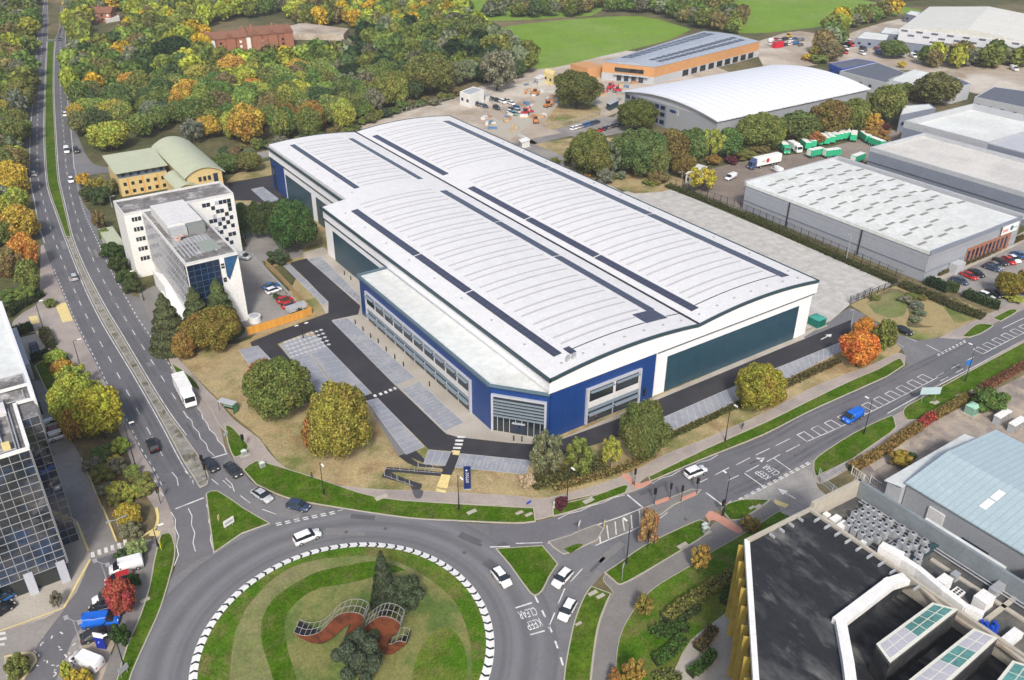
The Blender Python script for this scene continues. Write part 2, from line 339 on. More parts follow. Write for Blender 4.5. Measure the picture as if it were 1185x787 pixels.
# pastures beyond the wood
F1 = poly([(562, 40), (590, 30), (666, 22), (742, 19), (800, 34)], [(800, 34), (768, 48), (692, 66), (623, 80), (592, 62)])
F2 = poly([(505, -25), (700, -25), (694, 13), (650, 20), (560, 24), (540, 12)])
F3 = poly([(812, 22), (838, 8), (880, -8), (965, -4), (1063, 11), (1048, 15), (994, 25), (931, 33), (885, 38), (850, 38)])
surf('field', F1, -.02, 'field', 'bright green pasture behind the orange warehouse', 'field')
surf('field', F2, -.02, 'field', 'small pasture at the top of the photo beyond the tree line', 'field')
surf('field', F3, -.02, 'field', 'bright green pasture left of the far white warehouse', 'field')
surf('field', poly([(108, 28), (150, 22), (158, 38), (112, 52)]), -.02, 'ground', 'dull rough paddock in front of the red cottage', 'field')
# site ground
surf('site_ground', poly([(190, 392), (216, 425), (254, 464), (269, 480), (300, 506), (328, 541), (358, 556), (422, 566), (506, 570), (595, 575), (636, 576), (717, 553), (768, 528), (819, 508), (890, 476), (946, 447), (1007, 424), (1040, 408)], [(1046, 398), (1000, 370), (880, 330), (620, 200)], [(330, 180), (262, 210), (300, 300), (345, 305), (330, 345), (290, 392), (240, 400)]), -.01, 'straw', 'dry straw coloured ground round the white warehouse', 'ground')
surf('hardstanding', poly([(400, 160), (412, 146), (503, 120), (540, 108), (640, 60), (740, 60), (860, 90), (760, 120), (720, 128), (610, 172), (560, 180)]), -.025, 'tan', 'pale trampled construction ground behind the white warehouse', 'ground')
surf('hardstanding', poly([(870, 50), (925, 36), (985, 52), (945, 75), (885, 80)]), -.025, 'tan', 'builders yard beside the orange warehouse', 'ground')
surf('hardstanding', poly([(955, 72), (975, 42), (1040, 22), (1050, 30), (1045, 50), (1240, 68), (1240, 60), (1240, 82), (1000, 80)]), -.025, 'tan', 'pale lorry park below the far white warehouse', 'ground')
surf('hardstanding', poly([(1060, 82), (1100, 76), (1250, 74), (1250, 112), (1128, 108), (1100, 92)]), -.02, 'tan', 'wide empty sandy plot on the right', 'ground')
surf('brown_yard', poly([(778, 205), (870, 185), (935, 176), (1005, 158), (1045, 150), (1060, 170), (960, 200), (866, 245), (820, 232)]), -.02, 'brown', 'brown gravel yard where the green wagons are parked', 'yard')
surf('apron', poly([(352, 292), (374, 286), (640, 512), (940, 380), (987, 364), (984, 374), (925, 400), (752, 472), (651, 514), (590, 518), (529, 512), (455, 452), (380, 368), (352, 320)], n=1), .006, 'paving', 'pale slab pavement round the foot of the white warehouse', 'pavement')
surf('concrete_yard', poly([(720, 222), (768, 215), (1035, 328), (984, 352), (960, 372), (925, 384), (560, 130)], n=1), .0, 'yard', 'empty concrete lorry yard right of the white warehouse', 'yard')
surf('basin_grass', poly([(984, 353), (1037, 331), (1144, 362), (1088, 389), (1063, 393), (1035, 383), (1010, 370)]), .004, 'straw2', 'dry grass drainage basin beside the access road', 'ground')
surf('courtyard', poly([(768, 770), (791, 740), (811, 709), (844, 684), (880, 665), (900, 830), (770, 830)], n=1), .0, 'paving', 'pale slab courtyard beside the gold finned building', 'pavement')
surf('shed_yard', poly([(975, 575), (1000, 540), (1050, 504), (1185, 434), (1260, 395), (1260, 640), (1040, 640)]), .0, 'stain', 'stained brown yard round the blue grey shed', 'yard')
surf('shed_yard', poly([(1000, 530), (1042, 506), (1052, 516), (1012, 545)]), .006, 'tan', 'sandy strip behind the autumn hedge', 'ground')
surf('rough_ground', poly([(592, 172), (640, 163), (690, 158), (735, 166), (800, 200), (790, 214), (735, 224), (660, 196)], n=2), .003, 'straw', 'dry brown ground under the trees behind the warehouse', 'ground')
surf('rough_ground', poly([(628, 146), (650, 118), (690, 122), (694, 134), (668, 142), (640, 150)], n=2), .003, 'straw', 'dry grass mound under the big site tree', 'ground')
surf('site_track', poly([(560, 150), (600, 128), (640, 108), (660, 96), (690, 96), (720, 104), (735, 112), (700, 122), (660, 116), (620, 140), (590, 162)], n=2), .001, 'kerb', 'pale concrete track of the building site', 'road')
surf('basin_patch', poly([(1004, 352), (1020, 342), (1040, 338), (1050, 350), (1046, 364), (1030, 368), (1012, 362)]), .012, 'drygp', 'pale green mown patch in the dry basin', 'ground')
surf('basin_patch', poly([(1000, 352), (1030, 334), (1056, 342), (1070, 356), (1062, 374), (1082, 378), (1050, 378), (1052, 362), (1042, 344), (1024, 342)]), .009, 'ground', 'dark damp hollow of the dry basin', 'ground')
surf('basin_patch', poly([(1092, 356), (1110, 352), (1136, 364), (1108, 374), (1100, 366)]), .009, 'dryg', 'greener corner of the dry basin', 'ground')
# pavements left of the dual carriageway
surf('pavement', poly([(47, 285), (46, 330), (44, 350), (26, 362), (14, 374), (20, 385), (52, 386), (66, 402), (80, 418), (95, 442), (118, 470), (135, 493), (150, 530), (160, 560), (180, 590), (182, 612), (170, 640)], [(200, 640), (200, 590), (100, 395), (62, 312), (52, 281)]), -.004, 'path', 'grey pavement along the left side of the dual carriageway', 'pavement')
surf('pavement', poly([(24, 150), (34, 60), (42, 44), (46, 60), (40, 140), (36, 200), (26, 200)]), -.004, 'hatchd', 'narrow dirt shoulder beside the far dual carriageway', 'pavement')
surf('car_park', poly([(22, 391), (50, 386), (58, 406), (34, 417)]), .0, 'paving', 'small paved parking space by the white office', 'car park')
surf('car_park', poly([(-60, 470), (42, 440), (60, 465), (78, 502), (94, 530), (119, 590), (134, 625), (150, 628), (160, 640), (165, 668), (150, 715), (128, 755), (118, 840), (-80, 840), (-80, 700)]), .0, 'asphp', 'car park and service lane at the foot of the glass office', 'car park')
surf('lot_dirt', poly([(92, 748), (112, 738), (132, 742), (126, 760), (112, 800), (80, 800)]), .006, 'tan', 'sandy planting strip round the parked white van', 'ground')
surf('car_park', poly([(106, 649), (150, 634), (140, 660), (112, 700), (84, 740), (60, 800), (24, 800), (44, 745), (74, 706)], n=1), .006, 'asphd', 'darker asphalt patch of the lower left lot', 'car park')
surf('pavement', poly([(84, 600), (90, 604), (102, 637), (104, 648), (74, 704), (0, 731), (-60, 752), (-60, 650)]), .012, 'paving', 'pale forecourt under the glass office', 'pavement')
surf('office_yard', poly([(250, 300), (288, 284), (299, 290), (306, 307), (340, 350), (358, 364), (290, 388), (268, 394)]), .0, 'asphp', 'grey yard behind the white office block', 'yard')
surf('office_yard', poly([(160, 340), (185, 330), (205, 350), (190, 378), (175, 372)]), .006, 'hatchd', 'brownish paved entrance of the white office block', 'yard')
surf('back_road', poly([(262, 212), (312, 203), (345, 198), (352, 240), (318, 240), (290, 232), (272, 232)], n=1), .0, 'asphn', 'new dark service road behind the evergreen row', 'road')
surf('office_yard', poly([(262, 234), (322, 240), (352, 262), (350, 298), (302, 302), (286, 284)], n=1), .004, 'asphp', 'grey lane and kerbs beneath the clipped evergreen row', 'yard')
surf('back_bays', poly([(290, 219), (304, 216), (324, 231), (308, 235)], n=1), .008, 'bay', 'pale parking bays on the back service road', 'car park')
surf('back_lane', poly([(250, 186), (300, 176), (420, 150), (425, 155), (310, 182), (262, 196)]), -.01, 'asphp', 'lane between the wood and the white warehouse', 'road')
surf('car_park', poly([(1086, 325), (1185, 279), (1250, 252), (1250, 320), (1185, 346), (1154, 356), (1114, 342)]), .0, 'asphp', 'visitor car park of the grey warehouse on the right', 'car park')
surf('pavement', poly([(1078, 320), (1086, 316), (1185, 268), (1240, 243), (1240, 252), (1185, 280), (1090, 324)]), .01, 'paving', 'footway between the grey warehouse and its parked cars', 'pavement')
surf('back_access_road', poly([(560, 172), (590, 166), (628, 158), (700, 142), (722, 120), (732, 108), (745, 112), (735, 130), (712, 144), (640, 162), (592, 176)]), .0, 'asphp', 'access road behind the white warehouse', 'road')
surf('car_park', poly([(640, 150), (700, 135), (722, 142), (735, 150), (675, 162)]), .006, 'asphp', 'small car park between the trees behind the white warehouse', 'car park')
surf('car_park', poly([(548, 112), (590, 106), (606, 124), (600, 138), (560, 128)]), .0, 'tan', 'site workers car park by the grey cabin', 'car park')
surf('footbridge_path', poly([(594, 166), (606, 163), (668, 188), (655, 194)]), .006, 'asphp', 'pale path to the small white kiosk', 'pavement')
# --- main asphalt
LCL = [(52, -6), (47.8, 18), (42.7, 43), (40.7, 66), (37.6, 107), (34.3, 142), (32.5, 200), (38, 233), (42, 258.6), (49.6, 281.4), (61, 312), (72.5, 340), (84, 368), (95.5, 391), (107, 413), (127, 453.6), (145, 486.6), (162.7, 522), (175.5, 542.5), (187, 566), (197, 590), (203.4, 615), (203.6, 653), (197, 671), (188, 704), (175.5, 734.5), (162.7, 765), (152, 790), (140, 830)]
LCR = [(57, -6), (55.5, 25), (55, 48), (53.4, 84), (52, 132), (52, 163), (54, 200), (57, 220), (66, 246), (76, 274), (89, 307), (101.7, 337.4), (117, 368), (129.7, 390), (157.6, 435.8), (188, 489), (211, 532.4), (226.3, 556.5), (236, 573), (246, 641)]
RCL = [(72, -6), (69, 36), (63.5, 48), (62, 66), (61.5, 107), (63, 142), (66.5, 200), (70, 220), (76, 246), (82.6, 274), (94, 304), (109.3, 335), (124.6, 363), (141, 390), (167.8, 435.8), (193, 476.4), (213.6, 504.4), (235.2, 535), (246, 560)]
RCR = [(79, -6), (77, 20), (76, 60), (76.8, 90), (79, 115), (83, 150), (87, 195), (91.5, 223), (99, 248.4), (112, 276.4), (127, 309.4), (142.4, 337.4), (160, 368), (176, 391), (195.8, 420.5), (208.5, 441), (228.8, 471), (239, 491.7), (251.7, 507), (264.5, 526)]
ERN = [(281, 545), (296, 562), (333, 578), (396.7, 590), (473, 601), (524, 604), (595, 607), (640, 599), (690, 583), (725, 571), (752, 559), (818, 531), (890, 503), (936, 477.5), (987, 455), (1028, 437), (1048, 424)]
SEG = [(650, 840), (652, 787), (658.6, 744.6), (666, 714), (676, 689), (684, 678), (699, 663), (717, 650.6), (742.6, 632.8), (768, 620), (798.5, 606), (811, 602), (834, 588)]
surf('road', poly(LCL, [(300, 900), (600, 900)], SEG, [(836, 588), (892, 560), (941, 535)], [(941, 542), (946, 528.6), (986.7, 502), (1032, 481.5), (1073, 453.6), (1129, 423), (1185, 392.5), (1240, 362)], [(1240, 333), (1185, 357.7), (1119, 392), (1084, 410), (1048, 424)][:4], ERN[::-1], [(269, 531), (259.4, 514.6), (254.3, 491.7), (244, 474), (223.8, 453.6), (196, 428), (186, 405), (186, 385), (193, 371), (185, 352), (165, 345), (152, 341), (139, 325), (126, 302), (120, 275), (106, 248), (96, 233), (93, 215), (96, 204)], [(120, 200), (132, 200), (132, 195), (109, 190), (97, 174), (88, 150)], RCR[:4][::-1]), .0, 'asph', 'worn grey asphalt of the roundabout and its roads', 'road')
surf('dual_carriageway', poly(LCL[:24], [(228, 648), (246, 641)], [(236, 573), (264.5, 526)], RCR[::-1]), .006, 'asphd', 'long dual carriageway running up the left side of the photo', 'road')
surf('road', poly([(840, 586), (885, 563), (943, 531)], [(941, 552), (948, 566), (962, 582), (940, 610), (905, 596), (893, 578)]), .0142, mat('pale_worn_tarmac', (.33, .315, .295), .9, .14, .25, c2=(.25, .24, .23), sc2=.1, amt2=.12), 'pale side road between two verges', 'road')
surf('access_road', poly([(930, 390), (962, 371), (984, 356), (1010, 371), (1035, 384), (1063, 394), (1088, 390), (1119, 391.5), (1084, 411), (1055, 424), (1049, 420), (1046, 408), (1035, 396), (1005, 382), (984, 391), (950, 405)], n=2), .008, 'asph', 'access road turning off to the concrete yard', 'road')
surf('layby', poly([(197, 427), (206, 432), (224, 453), (244, 474), (254.5, 492), (259.5, 515), (266, 531), (262, 524), (251, 507), (239, 492), (229, 472), (209, 441)]), .009, 'path', 'pale buff layby beside the dual carriageway', 'road')
surf('dark_patch', poly([(528, 590.5), (566, 606), (566, 632), (578, 633), (628, 631), (640, 623), (744, 588), (817, 570), (836, 586), (866, 570), (1027, 479), (1100, 436), (1240, 362), (1240, 335), (1119, 393), (1028, 438), (890, 504), (818, 532), (725, 572), (640, 600), (595, 608)][1:]), .004, 'asphd', 'darker asphalt of the main road on the right', 'road')
# estate roads
surf('estate_road', poly([(335.7, 304), (354.7, 299), (417, 354), (414.5, 364), (384, 370.5)], [(384, 371), (457.7, 446), (516, 502), (529, 505.7), (590, 512.5), (615, 514), (651, 508), (717, 484), (752.7, 466), (890, 409), (985, 370)], [(984, 392), (890, 429.4), (847, 450), (768, 484), (742, 497), (690, 514), (640, 529), (615, 533), (590, 532), (534, 525), (521, 522), (496, 520)], [(437, 461), (430, 455), (368, 391), (361, 383), (321, 398), (371, 458), (356, 466)], [(325, 440), (291, 400), (289.7, 396), (319, 384), (380, 362), (380, 350)], n=1), .012, 'asphn', 'new black estate road round the white warehouse', 'road')
surf('estate_path', poly([(423, 464), (436, 461), (428, 455), (420, 459)], [(423, 464), (470, 527), (500, 540)]), .012, 'asphn')
surf('footpath', poly([(431, 478), (438, 484), (470, 526), (462, 529)]), .016, 'asph')
surf('footpath', poly([(461, 528), (470, 525.5), (481, 534), (490, 537), (513, 539.5), (521.5, 524), (531.7, 524.8), (521.5, 551), (511, 549), (511, 542), (483, 540), (472, 536)]), .02, 'asphn', 'new black footpath below the estate road', 'path')
surf('footpath', poly([(448, 540.5), (511, 546.5), (509, 551), (453, 546.5), (481, 558), (488, 560), (486, 566.5), (477, 566.5), (472, 561), (441.5, 552)]), .016, 'asphn', 'new black zigzag ramp down to the pavement', 'path')
surf('footpath', poly([(477, 567), (487, 567.5), (490, 570), (487, 577), (481, 577), (478, 572)]), .128, 'patch')
# main footpath along the north side
path_n = poly([(200, 408), (216, 425.6), (236.5, 448.5), (254, 466), (269.5, 485), (300, 508), (310, 522), (328, 540), (358.6, 555), (422, 565.4), (506, 569), (595, 574), (636, 576), (717, 552.7), (768, 527), (818.8, 507), (890, 475), (946, 446), (1007, 423), (1037.5, 409), (1048, 412)], [(1047, 422), (1028, 430)], [(984, 441), (936, 464), (885, 489), (748, 552), (752, 560), (726, 571), (717, 567), (690, 572), (640, 584), (640, 597), (600, 603), (595, 587), (524, 583), (437, 576), (371, 556), (305, 536), (281, 543), (270, 530), (268, 510), (252, 490), (244, 474), (222, 450), (203, 432), (194, 412)])
island('pavement', path_n, 'path', kw=.12, z=.10, label='long curving pavement between the warehouse site and the road', cat_='pavement')
surf('crossing_tactile', poly([(719, 551), (724, 548.5), (738, 560), (750, 557), (754, 559.5), (739, 566), (734, 564)]), .12, 'pink')
def V(label, *chains, m='grass', n=3): return island('verge', poly(*chains, n=n), m, z=.13, label=label, cat_='verge')
V('long mown grass verge on the north side of the roundabout', [(281, 544), (292, 536), (305, 535), (371, 555), (437, 575.6), (524, 583), (595, 587), (618, 588)], [(620, 604), (595, 606), (524, 603), (473, 600), (397, 589), (333, 577), (296, 561)])
V('short grass verge with a dark red bush', [(638, 583), (660, 581), (690, 573), (720, 562), (728, 563)], [(724, 571), (690, 583), (660, 593), (640, 598)])
V('long mown grass verge along the main road', [(750, 552), (818, 519), (890, 487), (936, 464), (984, 441), (1017, 427), (1040, 415), (1047, 423)], [(1027, 436), (987, 454), (936, 477), (885, 503), (818, 530), (752, 558)])
V('small grass patch beside the lorry layby', [(199, 421), (214, 430), (228, 443), (232, 452), (220, 447), (204, 433)])
V('triangular grass patch with utility covers by the layby end', [(260, 492), (268, 494), (277, 503), (288, 517), (281, 526), (270, 529), (263, 512)])
V('triangular grass splitter island with a white sign', [(238, 572), (252, 568), (282, 588), (313, 606)], [(280, 618), (247, 641)], n=2)
V('triangular grass splitter island by the keep clear marking', [(573, 635), (628, 631.5)], [(646, 653), (636, 668), (628, 684), (618, 690), (608, 680), (590, 655)], n=2)
V('narrow grass verge right of the two white cars', [(652, 840), (652, 787), (658.6, 744.6), (666, 714), (676, 690), (684, 678.5)], [(708, 687.4), (702, 699), (691.7, 729), (684, 787), (682, 840)])
V('grass verge with the bare orange tree', [(699, 663), (717, 651), (742.6, 633), (768, 620), (798.5, 606), (811, 602), (819, 608), (817, 618), (808.7, 625), (763, 653), (724.8, 674.7), (715, 677)])
V('small grass triangle beside the traffic signals', [(834, 590), (842, 583), (862, 578), (892, 578.5)], [(880, 588), (858, 602), (845, 603)])
V('grass verge with a lamp post beside the blue van', [(941.5, 546), (941, 540), (946, 528.6), (986.7, 502), (1026, 483), (1034, 483), (1037.5, 495)], [(1030, 502), (986.7, 532), (943.5, 552.7)])
V('long grass verge with the blue backed direction sign', [(1050, 487), (1045, 480), (1048, 471), (1073, 457), (1129, 426), (1185, 396), (1240, 366)], [(1240, 388), (1185, 418), (1114, 458.6), (1068, 486)])
V('small grass verge by the access road mouth', [(1112.5, 390), (1129, 376), (1143, 375.5), (1149.4, 377.4), (1135.4, 386.3), (1122.7, 390.7)])
V('small grass verge nearest the right car park', [(1148, 368.5), (1168.5, 358.3), (1177.4, 360.8), (1158.3, 372.3)])
V('curved grass verge between the lower left lot and the road', [(186, 619), (197, 617), (202, 628), (203, 643), (197, 669), (186, 705), (172, 737), (158, 768), (150, 790), (138, 840)], [(118, 840), (134, 790), (146, 750), (160, 718), (172, 682), (178, 650), (183, 628)])
V('dark green lawn behind the white office on the left', [(40, 424), (56, 415), (63, 430), (66, 460), (58, 462)], m='grass')
V('small grass wedge beside the yellow roadside trees', [(70, 414), (78, 411), (92, 432), (88, 440)], m='grass')
V('planted corner island in the lower left lot', [(5, 761), (20, 758), (34, 756), (40, 760), (40, 767), (26, 786), (10, 800)], m='straw')
surf('pavement', poly([(168, 625), (165, 665), (158, 690), (150, 712), (135, 745), (118, 787), (105, 840)], [(122, 840), (134, 787), (147, 750), (160, 718), (173, 682), (180, 650), (186, 622)]), .05, 'hatchd', 'narrow footway beside the lower left lot', 'pavement')
surf('pavement', poly([(1086, 391), (1106, 381), (1140, 365), (1185, 344), (1240, 318)], [(1240, 336), (1185, 358), (1149, 375), (1113, 393)]), .02, 'path', 'pavement along the main road below the right car park', 'pavement')
surf('pavement', poly([(941, 552), (948, 560), (979, 545), (1045, 502), (1065, 490), (1120, 463), (1185, 424), (1240, 396)], [(1240, 362), (1129, 424), (1032, 482), (987, 503), (946, 529)]), .02, 'path', 'pavement behind the verges on the far right', 'pavement')
# right hand lawn and the wide path
surf('lawn', poly([(705, 840), (712, 787), (717, 739.6), (732, 709), (748, 689), (768, 673.5), (798.5, 655.6), (831, 635), (857, 620), (890, 587)], [(893, 578), (905, 594), (925, 606), (880, 650), (850, 700), (800, 740), (775, 790), (760, 840)]), .02, 'lawn', 'autumn lawn in front of the gold finned building', 'lawn')
island('footpath', poly([(682, 840), (684, 787), (691.7, 729), (702, 699), (709, 686), (698, 672), (704, 664), (727, 673), (763, 652), (808.7, 625), (820, 612), (836, 600), (857, 600), (880, 588), (892, 578)], [(905, 590), (857, 620), (831, 635), (798.5, 655.6), (768, 673.5), (748, 689), (732, 709), (717, 739.6), (712, 787), (706, 840)]), 'hatchd', kw=.1, z=.06, label='wide curving footpath past the lawn', cat_='path')
surf('crossing_tactile', poly([(816, 597), (825, 592), (858, 612), (852, 617), (828, 603), (820, 604)]), .08, 'pink')
# medians
island('median', poly([(54.5, -6), (55.5, 25), (55, 46)], [(63.5, 46), (68.5, 36), (72, -6)], n=1), 'ground', z=.1, label='wooded strip between the far carriageways', cat_='verge')
island('median_verge', poly(LCR[2:10], RCL[2:10][::-1], n=2), 'grass', z=.12, label='long grass central reservation', cat_='verge')
island('median', poly(LCR[9:18], [(231, 565), (240, 561), (242, 552)], RCL[9:18][::-1], n=2), 'median', z=.12, label='paved central reservation with a worn kerb', cat_='verge')
island('median', poly([(661, 619), (664, 617), (690, 607), (699, 612), (692, 625), (660, 640), (652, 642), (640, 634), (634, 627)], n=1), 'hatchd', z=.1, label='kerbed refuge with a small grass corner at the roundabout', cat_='verge')
surf('island_grass', poly([(652, 636), (668, 630), (674, 632), (660, 641)]), .125, 'grass')
island('median', poly([(745, 588), (770, 578), (800, 566), (812, 567), (806, 573), (780, 585), (757, 602), (748, 601)], n=1), 'hatchd', z=.1, label='signal island in the middle of the main road', cat_='verge')
surf('crossing_tactile', poly([(757, 581), (773, 575.5), (775, 579), (759, 585)]), .125, 'pink')
surf('crossing_tactile', poly([(787, 577), (804, 570), (806, 573), (790, 580)]), .125, 'pink')
surf('anti_skid', poly([(662, 622), (693, 608), (744, 588.5), (748, 600), (741, 609), (729, 616), (706, 625), (688, 632)]), .010, 'hatchd')
# repairs and wear in the asphalt
R4 = random.Random(21); pm, pl_, pd = MB(), MB(), MB()
wt = MB()
def mid_(A, B, f, n=60):
    a = W2(A); b = W2(B); la, lb = plen(a), plen(b); out = []
    for i in range(n+1): p, q = along(a, la*i/n)[0], along(b, lb*i/n)[0]; out.append((p[0]+(q[0]-p[0])*f, p[1]+(q[1]-p[1])*f))
    return out
for A__, B__ in ((LCL[1:19], LCR[1:18]), (RCL[1:17], RCR[1:18])):
    for f in (.18, .34, .64, .8): strip(wt, mid_(A__, B__, f), .75, .0125)
for c_ in ([(756, 566), (818, 538), (890, 510), (936, 484), (1000, 456), (1120, 398)], [(850, 572), (900, 548), (960, 512), (1040, 468), (1150, 404)]):
    for o_ in (0, 3.4): strip(wt, [(x, y+o_*.5) for x, y in cat(W2([(u, v+o_*.7) for u, v in c_]))], .75, .0125)
wt.build('wheel_tracks', 'wear', kind='structure')
lanes = [cat(W2([(45, 100), (44, 200), (52, 255), (78, 320), (115, 395), (150, 460), (190, 530), (215, 570)])), cat(W2([(72, 100), (79, 215), (104, 290), (140, 360), (180, 430), (215, 490), (245, 535)])), cat(W2([(640, 615), (720, 588), (800, 552), (900, 505), (1000, 460), (1150, 388)])), cat(W2([(650, 690), (700, 640), (760, 610), (860, 562), (960, 510), (1060, 452), (1160, 395)])), cat(W2([(300, 590), (400, 605), (500, 615), (570, 650), (620, 720)]))]
for k in range(46):
    P_ = R4.choice(lanes); T = plen(P_); s = R4.uniform(3, T-12); p, a = along(P_, s); o_ = R4.uniform(-3, 3); L_ = R4.uniform(1.2, 7); w_ = R4.uniform(.4, 1.8) if k % 3 else .12; c_, s_ = cos(a), sin(a); q = (p[0]-s_*o_, p[1]+c_*o_)
    (pm if k % 2 else pl_).sheet([(q[0]+c_*x-s_*y, q[1]+s_*x+c_*y) for x, y in ((0, 0), (L_, 0), (L_, w_), (0, w_))], .0135)
pm.build('asphalt_repair', mat('dark_repair', (.1, .1, .108), .9, .15, .6), kind='structure'); pl_.build('asphalt_repair', mat('grey_repair', (.19, .185, .185), .9, .15, .6), kind='structure')
for k in range(30):
    P_ = R4.choice(lanes); p, a = along(P_, R4.uniform(2, plen(P_)-2)); o_ = R4.uniform(-3.5, 3.5); pd.sheet([(p[0]-sin(a)*o_+.35*cos(t*pi/4), p[1]+cos(a)*o_+.35*sin(t*pi/4)) for t in range(8)], .016)
pd.build('drain_covers', 'patch', kind='structure')
# roundabout island
ring = [g(*q) for q in [(227.5, 787), (300, 660.7), (343, 636.6), (396.7, 629), (447.5, 632.8), (498.4, 649.3), (536.5, 676), (569.6, 721.8), (582, 765)]]
A_ = np.array([[2*p[0], 2*p[1], 1] for p in ring]); B_ = np.array([p[0]**2+p[1]**2 for p in ring]); sol = np.linalg.lstsq(A_, B_, rcond=None)[0]
RC0 = (float(sol[0]), float(sol[1])); RR = sqrt(sol[2]+sol[0]**2+sol[1]**2)
def disc(r, z, n=128, c=RC0): return [(c[0]+r*cos(2*pi*i/n), c[1]+r*sin(2*pi*i/n)) for i in range(n)]
ri = tag(root('roundabout_island', 'round grass island ringed with black and white chevrons', 'roundabout', (RC0[0], RC0[1], 0)), kind='structure'); ri.location = (0, 0, 0)
mb = MB(); n = 160
o_, i_ = disc(RR, 0, n), disc(RR-1.25, 0, n)
mb.add([(p[0], p[1], -.02) for p in o_]+[(p[0], p[1], .1) for p in o_]+[(p[0], p[1], .28) for p in i_], [(k, (k+1) % n, n+(k+1) % n, n+k) for k in range(n)]+[(n+k, n+(k+1) % n, 2*n+(k+1) % n, 2*n+k) for k in range(n)])
mb.build('chevron_band', 'white', ri)
mb = MB(); nc = 84
def rp(r, a):
    k = (RR-r)/1.25; return (RC0[0]+r*cos(a), RC0[1]+r*sin(a), .1+.18*k+.008)
for k in range(nc):
    a = 2*pi*k/nc; w = .0085; s = .014
    for r0, r1, d0, d1 in ((RR-.04, RR-.62, 0, -s), (RR-.62, RR-1.21, -s, 0)):
        mb.add([rp(r0, a+d0-w), rp(r0, a+d0+w), rp(r1, a+d1+w), rp(r1, a+d1-w)], [(0, 1, 2, 3)])
mb.build('chevrons', 'dark', ri)
MB().sheet(disc(RR-1.2, 0), .285).build('grass_surface', 'lawn', ri)
def ringsheet(r0, r1, z, m_):
    n = 128; a_, b_ = disc(r0, z, n), disc(r1, z, n); MB().add([(*p, z) for p in a_]+[(*p, z) for p in b_], [(k, (k+1) % n, n+(k+1) % n, n+k) for k in range(n)][::1]).build('road', m_, kind='structure')
mw = mat('tyre_worn_asphalt', (.16, .163, .175), .85, .06, .25, spec=.15, amt2=.06); tw = mw.node_tree; bs = tw.nodes['Principled BSDF']; sr = bs.inputs['Base Color'].links[0].from_socket
tcw = tw.nodes.new('ShaderNodeTexCoord'); sbw = tw.nodes.new('ShaderNodeVectorMath'); sbw.operation = 'DISTANCE'; sbw.inputs[1].default_value = (RC0[0], RC0[1], 0); tw.links.new(tcw.outputs['Object'], sbw.inputs[0])
nw_ = tw.nodes.new('ShaderNodeTexNoise'); nw_.noise_dimensions = '1D'; nw_.inputs['Scale'].default_value = .55; nw_.inputs['Detail'].default_value = 4; tw.links.new(sbw.outputs['Value'], nw_.inputs['W'])
mr_ = tw.nodes.new('ShaderNodeMapRange'); mr_.inputs[1].default_value = .3; mr_.inputs[2].default_value = .7; mr_.inputs[3].default_value = .84; mr_.inputs[4].default_value = 1.12; tw.links.new(nw_.outputs[0], mr_.inputs[0])
vs_ = tw.nodes.new('ShaderNodeVectorMath'); vs_.operation = 'SCALE'; tw.links.new(sr, vs_.inputs[0]); tw.links.new(mr_.outputs[0], vs_.inputs[3]); tw.links.new(vs_.outputs[0], bs.inputs['Base Color'])
ringsheet(RR-.1, RR+9.2, .0115, mw)
def clipR(p): 
    d = hypot(p[0]-RC0[0], p[1]-RC0[1]); m = RR-1.4
    return p if d < m else (RC0[0]+(p[0]-RC0[0])*m/d, RC0[1]+(p[1]-RC0[1])*m/d)
surf('roundabout_mown_ring', [clipR(p) for p in poly([(262, 840), (270, 745), (282, 712), (296, 692), (320, 669), (351, 653), (397, 646), (437, 646), (470, 656), (495, 672), (515, 695)], [(520, 700), (500, 720), (420, 800), (400, 840)])], .295, 'drygp')
surf('roundabout_mown_ring', [clipR(p) for p in poly([(322, 840), (316, 787), (305, 752), (302.6, 724), (315, 697), (341, 677), (369, 663), (402, 656), (437, 651), (470, 662), (500, 690), (520, 720), (535, 760), (530, 840)])], .305, 'grass')
surf('roundabout_mown_ring', [clipR(p) for p in poly([(352, 840), (343, 787), (333, 752), (330.6, 719), (346, 696), (371, 682), (402, 677), (440, 668), (478, 662), (505, 678), (528, 700), (543, 740), (546, 787), (540, 840)])], .315, 'dryg')
surf('roundabout_mown_ring', [clipR(p) for p in poly([(470, 840), (480, 770), (495, 742), (515, 728), (535, 745), (541, 787), (530, 840)])], .325, 'lawn')
# kerb line and yellow edgings
mb = MB()
for pts, w in (([(89, 604), (96, 622), (102.5, 638)], .35), ([(104.5, 648), (88, 678), (74, 704)], .35), ([(119, 587), (127, 607), (135, 627)], .3), ([(94, 530), (106, 558), (119, 590)], .15), ([(5, 761), (34, 756), (41, 762), (40, 768), (26, 787)], .4), ([(74, 704), (0, 731), (-40, 746)], .2), ([(181, 588), (183, 600), (179, 612), (163, 622)], .5)):
    strip(mb, cat(W2(pts)), w, .125)
for pts in ([(63.6, 352.5), (76, 350), (84.5, 371), (72.5, 373.5)], [(33, 366.5), (43, 365), (46, 374), (37, 375)], [(42, 383), (50, 382), (51, 386), (42, 387)], [(176, 613), (186, 615), (184, 621), (172, 620)], [(896, 578), (913, 584), (909, 588), (896, 583)], [(525, 521), (532.5, 522), (531, 527), (523.5, 526)]):
    mb.sheet(W2(pts), .03)
mb.build('yellow_edging', 'yel', kind='structure')
mb = MB()   # stepped ramp with yellow treads
st = W2([(511, 550.5), (521.5, 551.5), (517.5, 565.5), (505.5, 563.5)]); 
